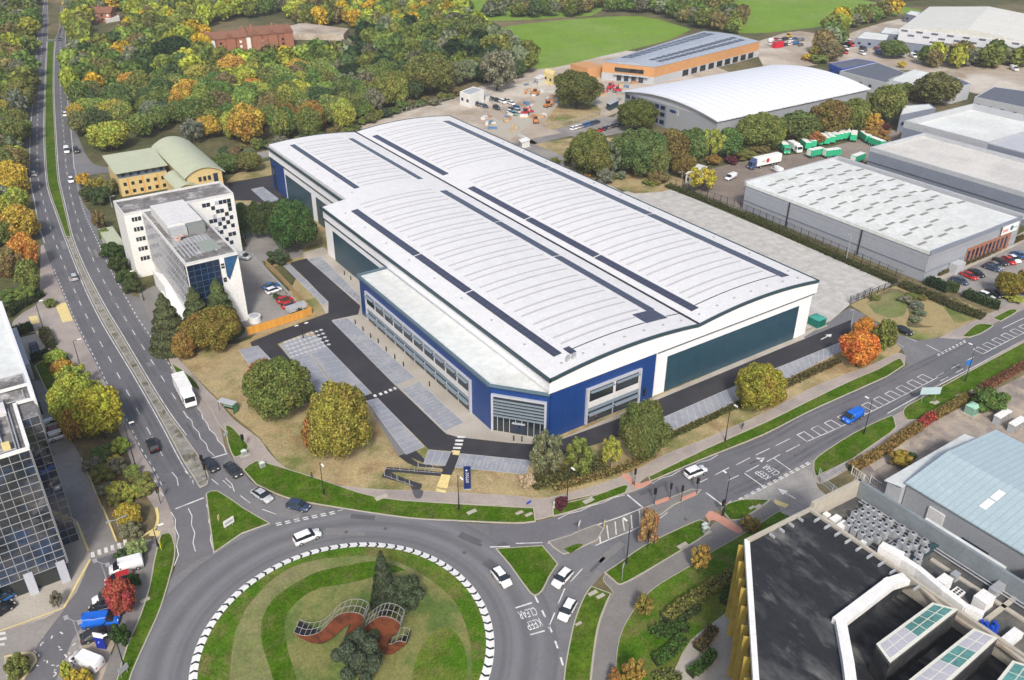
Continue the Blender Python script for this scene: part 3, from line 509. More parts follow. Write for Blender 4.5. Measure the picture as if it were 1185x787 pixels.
for k in range(6):
    a = k/6; b = (k+.82)/6; L_ = lambda t: (st[0][0]+(st[3][0]-st[0][0])*t, st[0][1]+(st[3][1]-st[0][1])*t); R_ = lambda t: (st[1][0]+(st[2][0]-st[1][0])*t, st[1][1]+(st[2][1]-st[1][1])*t)
    mb.prism([L_(a), R_(a), R_(b), L_(b)], 0, .35-.05*k)
tag(mb.build('steps', 'yel'), 'pale yellow edged steps beside the zigzag ramp', 'steps')
mb = MB(); st = W2([(505, 566), (516.5, 568.5), (515.5, 571), (504.5, 569)]); mb.prism(st, 0, .16); tag(mb.build('steps', 'yel'), 'lowest yellow step meeting the pavement', 'steps')
# ------------------------------------------------------------------ painted markings
mk = MB(); zt = .018
def mid(A, B, n=40):
    a = W2(A); b = W2(B); la, lb = plen(a), plen(b); return [tuple((np.array(along(a, la*i/n)[0])+np.array(along(b, lb*i/n)[0]))/2) for i in range(n+1)]
def off(pts, d):
    out = []
    for i in range(len(pts)):
        a = np.array(pts[max(i-1, 0)]); b = np.array(pts[min(i+1, len(pts)-1)]); t = b-a; t = t/np.linalg.norm(t); out.append((pts[i][0]-t[1]*d, pts[i][1]+t[0]*d))
    return out
dashed(mk, mid(LCL[:19], LCR[:18]), .16, zt, 3, 5.2); dashed(mk, mid(RCL[:17], RCR[:18]), .16, zt, 3, 5.2)
strip(mk, off(cat(W2(LCL[:10])), .5), .18, zt); dashed(mk, off(cat(W2(LCL[10:20])), .3), .16, zt, 1.2, 1.2)
strip(mk, off(cat(W2(LCR[2:18])), -.4), .16, zt); strip(mk, off(cat(W2(RCL[2:17])), .4), .16, zt)
strip(mk, off(cat(W2(RCR[:7])), -.3), .18, zt); dashed(mk, off(cat(W2(RCR[6:16])), -.1), .18, zt, 1.2, 1.2)
for pts in ([(229, 471), (240, 492), (252, 508), (264, 526)], [(217, 481), (233, 507), (249, 531)], [(204, 494), (221, 517), (236, 538)], [(199, 592), (205, 615), (205.5, 640), (203, 655)], [(219, 588), (224, 615), (225, 648)], [(240, 584), (244, 612), (245, 640)], [(200, 546), (208, 563)], [(215, 545), (225, 560)], [(176, 551), (190, 578)], [(246, 554), (256, 567)], [(262, 553), (276, 574)], [(645, 600), (690, 584), (726, 571)], [(733, 639), (768, 622), (790, 611)], [(762, 600), (782, 589)], [(754, 559), (800, 540), (834, 526)], [(837, 586), (852, 577)], [(630, 640), (600, 641), (598, 634)]):
    zigzag(mk, cat(W2(pts)), .16, zt)
for pts, w in (([(240.5, 531.5), (263, 525)], .3), ([(203, 589), (236, 576)], .3), ([(816.9, 570), (836, 584.5)], .3), ([(725.8, 572.4), (744.2, 587.7)], .3), ([(861.4, 547.7), (882.3, 562.3)], .2), ([(895.7, 530.5), (914.7, 543.9)], .2),
    ([(596.7, 703.6), (615.6, 697.6)], .25), ([(613.3, 734.7), (630.4, 730)], .25), ([(674, 658), (660, 673.5)], .18), ([(653.6, 681), (646, 699)], .18), ([(642, 709), (634.5, 727)], .18),
    ([(661.6, 620), (693.4, 606.7), (718.8, 597.8), (744.2, 587.7)], .2), ([(689, 631.5), (706, 624), (729, 615), (741.7, 608.6)], .2), ([(1027, 478.5), (1073, 453), (1129, 423.5), (1185, 393), (1240, 363)], .18), ([(1160, 380), (1185, 368)], .18),
    ([(1072, 399), (1089.7, 408)], .2), ([(1048, 389.5), (1061, 395.5)], .15), ([(1030, 392), (1046, 402)], .15), ([(567, 633), (590, 632.5)], .25), ([(634, 629), (664, 620)], .15), ([(597, 629), (628, 628)], .2)):
    strip(mk, cat(W2(pts)), w, zt)
for x0, y0, x1, y1 in [(53.4, 71.2, 54.7, 88.3), (62.3, 68, 64.2, 83.3), (71.8, 63.6, 73.1, 78.8), (80.7, 60.4, 82.6, 74.4), (90.3, 56, 91.5, 71.8), (99.8, 50.8, 101, 67.4), (107.4, 47.7, 109.6, 58.5), (44.5, 76, 45, 82)]:
    strip(mk, W2([(640+x0, 540+y0), (640+x1, 540+y1)]), .2, zt)
for x0, y0, x1, y1 in [(375, 390, 500, 325), (565, 300, 690, 235), (745, 210, 870, 150), (925, 125, 1055, 60), (210, 470, 305, 425), (490, 440, 590, 395), (655, 365, 775, 300), (845, 270, 965, 205), (1020, 180, 1145, 115), (680, 292, 800, 245), (1115, 30, 1165, 8)]:
    strip(mk, W2([(780+x0/7.867, 500+y0/7.867), (780+x1/7.867, 500+y1/7.867)]), .16 if x0 != 680 else .25, zt)
for a, b, w in (((848, 581.5), (941, 532), .22), ((849.5, 583), (942, 534), .22), ((319, 606), (397, 590), .25), ((320, 608), (398, 592), .25), ((1084.6, 410.5), (1119, 393), .25), ((1085.5, 412), (1120, 394.5), .2)):
    dashed(mk, W2([a, b]), w, zt, .9, .6)
dashed(mk, cat(W2([(619, 690), (628, 708), (640, 735), (652, 772), (656, 800)])), .28, zt, 1.4, 1.6)
dashed(mk, cat(W2([(258, 556), (275, 571), (296, 586), (325, 597)])), .14, zt, 3, 3)
dashed(mk, cat(W2([(1083, 436), (1100, 427), (1125, 414), (1128, 412)])), .15, zt, 3, 3); dashed(mk, cat(W2([(1088, 441), (1105, 432), (1130, 418)])), .15, zt, 3, 3)
def ladder(c, w, step=3.9):
    pts = cat(W2(c)); T = plen(pts); s = 0
    while s+2.2 <= T:
        for e in (0, 2.0):
            p, a = along(pts, s+e); n_ = (-sin(a), cos(a)); strip(mk, [(p[0]+n_[0]*w/2, p[1]+n_[1]*w/2), (p[0]-n_[0]*w/2, p[1]-n_[1]*w/2)], .2, zt)
        (p, a), (q, b) = along(pts, s), along(pts, s+2.0); n_ = (-sin(a), cos(a))
        for sg in (1, -1): strip(mk, [(p[0]+sg*n_[0]*w/2, p[1]+sg*n_[1]*w/2), (q[0]+sg*n_[0]*w/2, q[1]+sg*n_[1]*w/2)], .16, zt)
        (p, a) = along(pts, s+2.0); (q, b) = along(pts, min(s+step, T)); strip(mk, [(p[0]-n_[0]*w/2, p[1]-n_[1]*w/2), (q[0]-n_[0]*w/2, q[1]-n_[1]*w/2)], .16, zt); s += step
ladder([(928, 507), (965, 491), (1000, 474), (1040, 454), (1082, 432)], 2.6); ladder([(1132, 407), (1165, 390), (1200, 373)], 2.4)
# arrows
def arrow(p, q, w=.25):
    a, b = g(*p), g(*q); strip(mk, [a, b], w, zt); d = np.array(b)-a; d = d/np.linalg.norm(d); n_ = np.array([-d[1], d[0]]); b = np.array(b); mk.add([(*(b+n_*.8), zt), (*(b-n_*.8), zt), (*(b+d*1.6), zt)], [(0, 1, 2)])
arrow((866.5, 537), (878, 532.5)); arrow((921, 577.5), (909, 570.5)); arrow((950, 393), (958, 389))
# zebra crossings
for c in [(534.2, 505.7), (531.7, 509.9), (531, 514.2), (529.1, 518.4), (527.6, 522.5)]: mk.sheet(W2([(c[0]-4.6, c[1]-1.2), (c[0]+4.6, c[1]-.9), (c[0]+4.2, c[1]+1.3), (c[0]-5, c[1]+1.0)]), .02)
for c in [(434, 458), (440.5, 456), (446.5, 454), (452, 451.5), (457, 449.5)]: mk.sheet(W2([(c[0]-2.6, c[1]-.6), (c[0]+.4, c[1]-1.8), (c[0]+2.6, c[1]+.6), (c[0]-.4, c[1]+1.8)]), .02)
for c in [(107.4, 642), (115, 639.2), (122.7, 636.6), (130.3, 634), (138, 631.8), (145, 627.5)]: mk.sheet(W2([(c[0]-2.6, c[1]-2.6), (c[0]+1.4, c[1]-3.6), (c[0]+2.6, c[1]+2.6), (c[0]-1.6, c[1]+3.5)]), .02)
for c in [(0, 733), (1, 739), (-1, 746)]: mk.sheet(W2([(c[0]-6, c[1]), (c[0]+6, c[1]-2), (c[0]+7, c[1]+1), (c[0]-5, c[1]+3)]), .02)
for k in range(26):   # worn paint in the lower left lot
    u, v = 40+random.random()*60, 730+random.random()*60; strip(mk, W2([(u, v), (u+random.uniform(-4, 4), v+random.uniform(-4, 4))]), .18, .02)
mk.build('road_marking', 'mark', kind='structure', label='white painted road markings', cat='road marking')
def roadtext(t, c, along_dir_px, width_px, z=.022, aspect=1.65):
    """letters read left to right from px point a to b"""
    a, b = g(*along_dir_px[0]), g(*along_dir_px[1]); me = text_mesh(t); xs = [v.co.x for v in me.vertices]; ys = [v.co.y for v in me.vertices]; w = max(xs)-min(xs); h = max(ys)-min(ys)
    d = hypot(b[0]-a[0], b[1]-a[1]); o = D.objects.new('road_lettering', me); COL.objects.link(o); me.materials.append(M['mark'])
    cx = (max(xs)+min(xs))/2; cy = (max(ys)+min(ys))/2
    for v in me.vertices: v.co = ((v.co.x-cx)*d/w, (v.co.y-cy)*aspect/h, 0)
    cc = g(*c); o.location = (cc[0], cc[1], z); o.rotation_euler = (0, 0, atan2(b[1]-a[1], b[0]-a[0])); return o
for t, c, ab, lab in (('CLEAR', (610.6, 709.8), ((620.8, 707), (600.5, 712.5)), 'white painted word CLEAR on the roundabout lane'), ('KEEP', (618, 722.5), ((626, 720), (610, 725.5)), 'white painted word KEEP on the roundabout lane'),
                    ('CLEAR', (892.3, 544), ((900, 549), (884.5, 539)), 'white painted word CLEAR across the main road mouth'), ('KEEP', (882.6, 549.5), ((889, 553.8), (876, 545.5)), 'white painted word KEEP across the main road mouth')):
    tag(roadtext(t, c, ab, 0), lab, 'road marking', kind='structure')
# ------------------------------------------------------------------ parking bays
def bays(corners, n, label, side=None, disabled=False):
    """corners: px quad, lines run from edge 0-1 to edge 3-2"""
    w = [g(*c) for c in corners]; o = MB().sheet(w, .024).build('parking_bays', 'bay', kind='structure', label=label, cat='parking bays'); l = MB()
    P = lambda a, b, t: (a[0]+(b[0]-a[0])*t, a[1]+(b[1]-a[1])*t)
    for i in range(n+1): strip(l, [P(w[0], w[1], i/n), P(w[3], w[2], i/n)], .08, .03)
    strip(l, [w[0], w[1]], .1, .034); strip(l, [w[3], w[2]], .1, .034)
    if disabled:
        for i in range(n):
            a = P(w[0], w[1], (i+.5)/n); b = P(w[3], w[2], (i+.5)/n)
            c = P(a, b, .45); strip(l, [(c[0]+.3*cos(k*1.05), c[1]+.3*sin(k*1.05)) for k in range(6)], .1, .034)
            strip(l, [P(a, b, .6), P(a, b, .78)], .09, .034)
    l.build('bay_lines', 'bayl', o); return o
bays([(356, 300.5), (416, 351), (417, 343), (371.3, 296.7)], 14, 'uppermost grey bays by the dark panel wall')
bays([(328, 307.6), (373.6, 352.7), (380, 349.6), (335, 305.7)], 13, 'narrow bays left of the upper estate road')
bays([(384, 371.5), (457.7, 446), (480.6, 437), (402, 368)], 16, 'bay row between the bollards and the first crossing', disabled=True)
bays([(464, 450), (515, 499), (536.6, 489), (485.7, 442)], 8, 'disabled bays between the two crossings', disabled=True)
bays([(345, 390), (402, 465), (430, 455), (365, 388)], 11, 'right half of the double bay block')
bays([(324, 399), (378, 468), (398, 464), (345, 391)], 11, 'left half of the double bay block')
bays([(276, 405), (298, 436), (322, 425), (298, 400)], 5, 'bays left of the two tone tree')
bays([(424, 464), (470.4, 526), (491, 517), (437, 461)], 12, 'single bay row above the footpath')
bays([(496, 520.5), (521.5, 523.5), (515, 539), (490, 537)], 3, 'small pair of bays by the second crossing')
bays([(533, 525), (614, 533), (608, 549), (526.6, 541)], 8, 'bays behind the blue totem sign', disabled=True)
bays([(767, 483.5), (888, 430.5), (901, 443), (769, 502)], 19, 'bays beside the tall evergreen')
bays([(889, 430), (983, 392), (976, 405), (903, 442)], 15, 'bays left of the orange tree')
mb = MB()
for k in range(5):
    for (a, b) in (((322+k*3, 397-k*1.2), (372+k*3, 381-k*.2)),): pass
for i in range(9):
    for j in range(5):
        a = g(330+i*5.2-j*1.8+j*4, 396-i*1.75+j*4.2); mb.prism([(a[0]+.55*cos(t*pi/2), a[1]+.55*sin(t*pi/2)) for t in range(4)], .036, .042)
mb.build('light_paver_pattern', 'bayl', kind='structure')
# ================================================================== THE WHITE WAREHOUSE
W1, WW, LL, L2, DN, HH, RISE = 38.0, 75.4, 165.0, 105.2, 7.0, 14.1, 1.35
wh = root('warehouse', 'huge white warehouse with twin curved roofs and a blue office corner', 'warehouse', (0, 0, 0))
def rz(x, lo=None):
    if x <= W1: c, h = W1/2, W1/2
    else: c, h = (W1+WW)/2, (WW-W1)/2
    return HH+RISE*(1-((x-c)/h)**2)
mb = MB(); mb.prism([(0, 0), (WW, 0), (WW, LL), (DN, LL), (DN, L2), (0, L2)], -.02, HH-.35); mb.build('wall', 'wwall', wh)
def bayroof(x0, x1, y0, y1, name='roof'):
    mb = MB(); n = 26; xs = [x0+(x1-x0)*i/n for i in range(n+1)]
    vs = [(x, y, rz(x)) for x in xs for y in (y0, y1)]+[(x, y, HH-.4) for x in xs for y in (y0, y1)]; k = 2*(n+1)
    fs = [(2*i, 2*i+2, 2*i+3, 2*i+1) for i in range(n)]+[(2*i, k+2*i, k+2*i+2, 2*i+2) for i in range(n)]+[(2*i+1, 2*i+3, k+2*i+3, k+2*i+1) for i in range(n)]
    fs += [(0, 1, k+1, k), (2*n, k+2*n, k+2*n+1, 2*n+1)]
    mb.add(vs, fs); o = mb.build(name, 'roof', wh)
bayroof(-.3, W1, -.3, L2); bayroof(W1, WW+.3, -.3, LL+.3); bayroof(DN, W1, L2, LL+.3)
# arched trim on the gables, white upper band, dark thin line
def gable(y, s, x0, x1):
    mb = MB(); n = 60; xs = [x0+(x1-x0)*i/n for i in range(n+1)]
    vs = []; 
    for x in xs: vs += [(x, y+s*.0, rz(min(max(x, 0), WW))-.55), (x, y+s*.38, rz(min(max(x, 0), WW))-.55), (x, y+s*.38, rz(min(max(x, 0), WW))+.12), (x, y+s*.0, rz(min(max(x, 0), WW))+.12)]
    fs = [(4*i+a, 4*(i+1)+a, 4*(i+1)+(a+1) % 4, 4*i+(a+1) % 4) for i in range(n) for a in range(4)]+[(0, 1, 2, 3), (4*n+3, 4*n+2, 4*n+1, 4*n)]
    mb.add(vs, fs); mb.build('gutter', 'gutter', wh)
    mb = MB(); vs = []
    for x in xs: vs += [(x, y+s*.22, 10.95), (x, y+s*.22, rz(min(max(x, 0), WW))-.5), (x, y-s*.2, 10.95), (x, y-s*.2, rz(min(max(x, 0), WW))-.5)]
    fs = [(4*i, 4*(i+1), 4*(i+1)+1, 4*i+1) for i in range(n)]+[(4*i+2, 4*(i+1)+2, 4*(i+1), 4*i) for i in range(n)]
    mb.add(vs, fs); mb.build('upper_band', 'wwall', wh)
gable(-.3, -1, -.65, WW+.65); gable(LL+.3, 1, DN-.3, WW+.6)
mb = MB(); mb.box(-.7, -.3, -.68, L2+.3, HH-.65, HH+.1); mb.box(-.7, DN-.4, L2+.02, L2+.3, HH-.65, HH+.1); mb.box(DN-.7, DN-.3, L2+.31, LL+.65, HH-.65, HH+.1); mb.box(WW+.31, WW+.65, -.3, LL+.3, HH-.35, HH+.1); mb.build('gutter', 'gutter', wh)
mb = MB(); mb.box(-.22, .0, -.3, L2, 10.95, HH-.65); mb.box(DN-.22, DN, L2+.3, LL, 10.95, HH-.65); mb.build('upper_band', 'wwall', wh)
for b_ in ((-.3, .02, 67.3, L2, 10.55, 10.93), (DN-.3, DN+.02, L2+.3, LL+.1, 10.55, 10.93), (27, WW+.1, -.36, .02, 10.55, 10.93)): MB().box(*b_).build('dark_trim_line', 'gutter', wh)
MB().box(W1-.28, W1+.28, -.2, LL+.2, HH-.1, HH+.16).build('valley_gutter', 'dark', wh)
def onroof(x0, x1, y0, y1, h, name, m, n=4):
    mb = MB(); xs = [x0+(x1-x0)*i/n for i in range(n+1)]
    for a, b in zip(xs, xs[1:]):
        za, zb = rz(a), rz(b); mb.add([(a, y0, za+h), (b, y0, zb+h), (b, y1, zb+h), (a, y1, za+h), (a, y0, za), (b, y0, zb), (b, y1, zb), (a, y1, za)], [(0, 1, 2, 3), (4, 5, 1, 0), (3, 2, 6, 7)]+([(4, 0, 3, 7)] if a == x0 else [])+([(1, 5, 6, 2)] if b == x1 else []))
    return mb.build(name, m, wh)
for x0, x1, segs in ((4.4, 6.3, [(5, 37.4), (38, 61), (61.6, 96.5)]), (31.9, 34.0, [(9, 42), (42.6, 68), (68.6, 96.5)]), (40.3, 42.3, [(4.2, 37), (37.6, 66), (66.6, 95)]), (68.7, 71.2, [(4.2, 50), (50.6, 95.5), (96.1, 158)]),
                    (12.0, 13.6, [(110.5, 159.4)]), (31.6, 33.2, [(108.7, 157)]), (40.1, 42, [(108.7, 156.6)])):
    for a, b in segs: onroof(x0, x1, a, b, .14, 'solar_strip', 'solar')
onroof(27.8, 33.6, 4.6, 8.95, .14, 'solar_strip', 'solar'); onroof(7.4, 8.8, 3.6, 6, .14, 'solar_strip', 'solar')
y = 7.5; ks = 0
while y < 160:
    if not 100 < y < 107:
        onroof(8.2 if y < L2 else 14.6, 30.6, y, y+.62, .05, 'roof_light', 'skyl', 14); onroof(43.6, 67.2, y+.9, y+1.52, .05, 'roof_light', 'skyl', 14); ks += 1
    y += 2.6 if ks % 2 else 4.2
for x0, x1, yy in ((8, 27.5, 4.8), (34, 37.6, 5.2), (42.4, 68.5, 5.4)): onroof(x0, x1, yy, yy+.14, .12, 'safety_line', 'dark', 12)
mb = MB()
for k in range(26):
    xx, yy = (2.4 if k % 2 else 73.2), 6+k*6; xx = xx if yy < L2 or k % 2 == 0 else 10; mb.box(xx, xx+.35, yy, yy+.35, rz(xx), rz(xx)+.3)
for k in range(14): xx = 4+k*5.2; mb.box(xx, xx+.35, 2, 2.35, rz(xx), rz(xx)+.3)
mb.build('roof_anchor', 'galv', wh)
mb = MB()
for k in range(4): mb.box(5.2+k*.7, 5.6+k*.7, 1.9+(k % 2)*.6, 2.3+(k % 2)*.6, rz(5), rz(5)+.9); mb.tube((5.3+k*.7, 2, rz(5)), (5.3+k*.7, 2, rz(5)+1.6), .05)
mb.build('roof_plant', 'galv', wh)
# panels
for x0, x1, a, b, z1 in ((-.12, .05, 69, 99.9, 8.8), (DN-.12, DN+.05, 131.9, 152.7, 8.4), (DN-.12, DN+.05, 107, 128.2, 8.4)):
    MB().box(x0, x1, a, b, 0, z1).build('dock_panel', 'green', wh)
mb = MB(); mb.box(30.2, 71.1, -.12, .05, 0, 8.7); mb.build('dock_panel', linemat('dark_teal_panel_front', (.02, .062, .092), (.01, .036, .055), 2.6, 1.2, .1, .07, .35, .14, axes=(0, 2), spec=.5), wh)
# blue parts
EXT = [(0, .0), (-7.7, 9.1), (-7.7, 67.0), (0, 67.0)]
MB().prism(EXT, -.02, 10.3).build('office_wall', 'blues', wh)
MB().prism(inset(EXT, .35), 10.28, 10.5).build('office_roof', 'rooff', wh)
mb = MB(); pts = [(-.1, -.15), (-7.85, 9.05), (-7.85, 67.15), (.0, 67.15)]
for a, b in zip(pts, pts[1:]):
    t = np.array(b)-np.array(a); l = np.linalg.norm(t); t = t/l; mb.fr(a, t, 0, l, -.38, 0, 10.25, 10.8)
mb.build('office_parapet', mat('dull_blue_grey_trim', (.1, .16, .2), .5, .05, .5), wh)
MB().box(.0, 26.8, -.16, .05, 0, 10.66).build('blue_front_wall', 'blue', wh)
MB().box(DN-.16, DN+.05, 153.8, LL+.2, 0, 10.6).build('blue_end_wall', 'blue', wh)
MB().box(DN-.16, DN+8, LL+.2, LL+.5, 0, 10.6).build('blue_end_wall', 'blue', wh)
def framed(o, t, s0, s1, z0, z1, bays_, kind):
    """grey framed opening of an office front: frame, glass, bands, canopies"""
    mb = MB(); F_ = .42
    for a in ((s0, s0+F_, z0, z1), (s1-F_, s1, z0, z1), (s0+F_, s1-F_, z1-F_, z1)): mb.fr(o, t, a[0], a[1], .0, .5, a[2], a[3])
    mb.build('window_frame', 'frame', wh)
    if kind == 'louvre':
        MB().fr(o, t, s0+F_, s1-F_, 0, .12, z0, z1-F_).build('glazing', 'glass', wh)
        for k in range(6): MB().fr(o, t, s0+F_, s1-F_, .16, .5, z0+3.6+k*.72, z0+3.82+k*.72).build('louvre', 'louvre', wh)
        mb = MB(); n = 9
        for k in range(1, n): s = s0+(s1-s0)*k/n; mb.fr(o, t, s-.05, s+.05, .1, .18, z0, z0+3.6)
        m_ = (s0+s1)/2; mb.fr(o, t, m_-1.3, m_+1.3, .1, .5, z0+2.5, z0+2.65); mb.build('mullion', 'frame', wh)
        MB().fr(o, t, m_-1.2, m_+1.2, .12, .2, z0+.05, z0+2.4).build('entrance_door', 'glassb', wh)
    else:
        lo = z0+(z1-z0)*.33; m1 = z0+(z1-z0)*.6
        MB().fr(o, t, s0+F_, s1-F_, 0, .14, z0, lo).build('lower_glazing', 'glass', wh)
        MB().fr(o, t, s0+F_, s1-F_, 0, .34, lo+.9, m1).build('white_spandrel', 'cream', wh)
        MB().fr(o, t, s0+F_, s1-F_, 0, .28, lo, lo+.9).build('grey_spandrel', 'louvre', wh)
        MB().fr(o, t, s0+F_, s1-F_, .0, .3, m1, z1-F_).build('upper_spandrel', 'cream', wh)
        w = (s1-s0-2*F_)/bays_
        for k in range(bays_):
            a = s0+F_+w*k+.35; b = a+w-.7
            fw = MB().fr(o, t, a, b, .3, .36, m1+.15, z1-F_-.2).build('window', 'glass', wh); MB().fr(o, t, a, b, .36, 1.0, z1-F_-.5, z1-F_-.38).build('canopy', 'louvre', fw)
        n2 = max(2, bays_ if bays_ > 3 else 2)
        for k in range(n2):
            a = s0+F_+(s1-s0-2*F_)*k/n2+.2; b = a+(s1-s0-2*F_)/n2-.4
            MB().fr(o, t, a, b, .14, .95, lo-.75, lo-.6).build('canopy', 'louvre', wh)
            MB().fr(o, t, a-.25, a-.12, .1, .3, z0, lo).build('mullion', 'frame', wh)
framed((-7.7, 67), (0, -1), 3.4, 51.2, .0, 7.9, 10, 'office')
cl = hypot(7.7, 9.1); framed((-7.7, 9.1), (7.7/cl, -9.1/cl), .35, cl-.5, .0, 8.6, 1, 'louvre')
framed((0, -.16), (1, 0), 8.6, 22.8, .3, 8.6, 2, 'office')
MB().box(26.8, 27.05, -.24, .03, 0, 10.9).build('downpipe', 'white', wh)
MB().fr((DN-.16, LL), (0, -1), 1.5, 3.2, 0, .2, 0, 8.5).build('window', 'glass', wh)
mb = MB(); mb.tube((24.3, -.3, 1.4), (24.3, -.3, 3.0), .35); mb.build('wall_box', 'dark', wh)
# ================================================================== generic buildings
def poly_building(name, label, cat_, pts, H, wall, roofm, parapet=.6, pw=.4, z0=-.03, par_mat=None, group=None):
    r = root(name, label, cat_, (0, 0, 0), group=group)
    if area(pts) < 0: pts = pts[::-1]
    rh = H-parapet if parapet else H-.05
    MB().prism(pts, z0, rh-.03).build('wall', wall, r)
    MB().prism(inset(pts, pw if parapet else -.25), rh-.02, rh+.12).build('roof', roofm, r)
    if parapet:
        mb = MB(); ins = inset(pts, pw); n = len(pts); a = area(pts)
        vs = [(p[0], p[1], rh-.03) for p in pts]+[(p[0], p[1], H) for p in pts]+[(p[0], p[1], H) for p in ins]+[(p[0], p[1], rh-.03) for p in ins]
        mb.add(vs, [(k*n+i, k*n+(i+1) % n, (k+1)*n+(i+1) % n, (k+1)*n+i) for k in range(3) for i in range(n)]); mb.build('parapet', par_mat or wall, r)
    return r
R_ = lambda x0, x1, y0, y1: [(x0, y0), (x1, y0), (x1, y1), (x0, y1)]
def gable_roof(mb, x0, x1, y0, y1, z0, z1, axis='x', ov=.3):
    if axis == 'x':
        c = (y0+y1)/2; mb.add([(x0-ov, y0-ov, z0), (x1+ov, y0-ov, z0), (x1+ov, y1+ov, z0), (x0-ov, y1+ov, z0), (x0-ov, c, z1), (x1+ov, c, z1)], [(0, 1, 5, 4), (3, 4, 5, 2), (0, 4, 3), (1, 2, 5), (0, 3, 2, 1)])
    else:
        c = (x0+x1)/2; mb.add([(x0-ov, y0-ov, z0), (x1+ov, y0-ov, z0), (x1+ov, y1+ov, z0), (x0-ov, y1+ov, z0), (c, y0-ov, z1), (c, y1+ov, z1)], [(0, 4, 5, 3), (4, 1, 2, 5), (0, 1, 4), (3, 5, 2), (0, 3, 2, 1)])
    return mb
# ---- white office block with chequered windows
b2 = root('office_block', 'white office block of two wings with chequered windows and a flat grey roof', 'office building', (0, 0, 0))
MB().prism(R_(-48.4, -19.9, 118.5, 130), -.03, 17.5).build('rear_wing_wall', 'render', b2)
MB().box(-48, -20.3, 118.9, 129.6, 17.4, 17.62).build('roof', 'felt', b2)
def paraf(pts, z0, z1, w, m, par):
    mb = MB(); ins = inset(pts, w); n = len(pts); vs = [(p[0], p[1], z0) for p in pts]+[(p[0], p[1], z1) for p in pts]+[(p[0], p[1], z1) for p in ins]+[(p[0], p[1], z0) for p in ins]
    mb.add(vs, [(k*n+i, k*n+(i+1) % n, (k+1)*n+(i+1) % n, (k+1)*n+i) for k in range(3) for i in range(n)]); return mb.build('parapet', m, par)
paraf(R_(-48.4, -19.9, 118.5, 130), 17.5, 18.1, .35, 'cream', b2)
MB().prism(R_(-43.9, -31.9, 79.6, 118.5), -.03, 17.51).build('front_wing_wall', 'render', b2)
MB().box(-43.6, -32.2, 79.9, 118.9, 17.5, 17.66).build('roof', 'felt', b2)
paraf([(-43.9, 79.6), (-31.9, 79.6), (-31.9, 118.48), (-43.9, 118.48)], 17.52, 18.0, .35, 'cream', b2)
MB().box(-42.3, -34, 99, 115, 17.6, 20.2).build('plant_room', 'cream', b2); MB().box(-42.3, -38.3, 96.8, 98.9, 17.6, 19.6).build('plant_room', 'unit', b2); MB().box(-38.1, -34, 96.6, 98.9, 17.6, 19.9).build('plant_room', mat('dark_grey_louvre_box', (.2, .22, .22), .7, .05, 1), b2)
MB().box(-38.2, -34.2, 84.5, 91, 17.66, 17.85).build('roof_mat', mat('grey_green_mat', (.25, .29, .26), .8, .05, 1), b2)
mb = MB()
for k in range(9): mb.box(-42.8+k*.9, -42.45+k*.9, 83+random.random()*2, 93+random.random()*3, 17.66, 17.74)
for k in range(5): mb.box(-42.6, -34.4, 91.5+k*.8, 91.65+k*.8, 17.66, 17.76)
mb.build('roof_pipes', 'unit', b2)
mb = MB()
for k in range(6): mb.tube((-41.8+random.random()*3, 94+random.random()*2, 17.66), (-41.8+random.random()*3, 94+random.random()*2, 18.8), .4, .3)
mb.build('roof_units', mat('pinkish_duct', (.45, .33, .29), .8, .2, 1), b2)
# front glass: 5 columns, then the white stair strip and the blue wedge
fo = (-43.9, 79.6); fx = (1, 0)
MB().fr(fo, fx, .15, 7.5, .0, .14, 5.8, 17.3).build('curtain_wall', 'glassb', b2)
mb = MB()
for k in range(1, 5): mb.fr(fo, fx, .15+k*1.47-.04, .15+k*1.47+.04, .14, .19, 5.8, 17.3)
for k in range(1, 8): mb.fr(fo, fx, .15, 7.5, .14, .185, 5.8+k*1.44-.04, 5.8+k*1.44+.04)
mb.build('mullions', mat('blue_grey_mullion', (.06, .11, .17), .5, .05, 1), b2)
mb = MB(); n_ = -1; mb.add([(-43.9+8.7, 79.45, 17.3), (-43.9+11.95, 79.45, 17.3), (-43.9+9.2, 79.45, 11.6), (-43.9+8.7, 79.45, 12.6)], [(0, 3, 2, 1)])
mb.add([(-43.9+8.7, 79.6, 17.3), (-43.9+11.95, 79.6, 17.3), (-43.9+9.2, 79.6, 11.6), (-43.9+8.7, 79.6, 12.6)], [(0, 1, 2, 3)]); mb.build('blue_glass_wedge', 'glassblue', b2)
for z in (16, 15.3, 12.4, 11.8):
    MB().fr(fo, fx, 7.75, 8.5, .02, .1, z-.5, z).build('window', 'glass', b2)
lo_ = (-43.9, 118.5); ly = (0, -1)      # long left face of the front wing, all glass
MB().fr(lo_, ly, .2, 38.7, .0, .14, 4, 17.2).build('curtain_wall', mat('streaky_grey_glass', (.1, .105, .11), .15, .5, .5, c2=(.3, .3, .3), sc2=.7, thr=(.5, .6), spec=.8), b2)
mb = MB()
for k in range(1, 26): mb.fr(lo_, ly, .2+k*1.48-.04, .2+k*1.48+.04, .14, .2, 4, 17.2)
for k in range(1, 5): mb.fr(lo_, ly, .2, 38.7, .14, .195, 4+k*2.7-.1, 4+k*2.7+.1)
mb.build('mullions', 'frame', b2)
so_ = (-48.4, 118.5)
for k in range(5):
    z = 4.6+k*2.75; fw = MB().fr(so_, fx, 1.7, 4.0, .0, .06, z, z+1.1).build('window', 'glass', b2)
    MB().fr(so_, fx, 2.3, 2.42, .06, .12, z, z+1.1).fr(so_, fx, 3.1, 3.22, .06, .12, z, z+1.1).build('window_bars', 'white', fw)
CH = ['D.D.', '.WD.D', 'D.GD', '.D.D.', 'DGW.', '.WD.D', 'D.GD.']
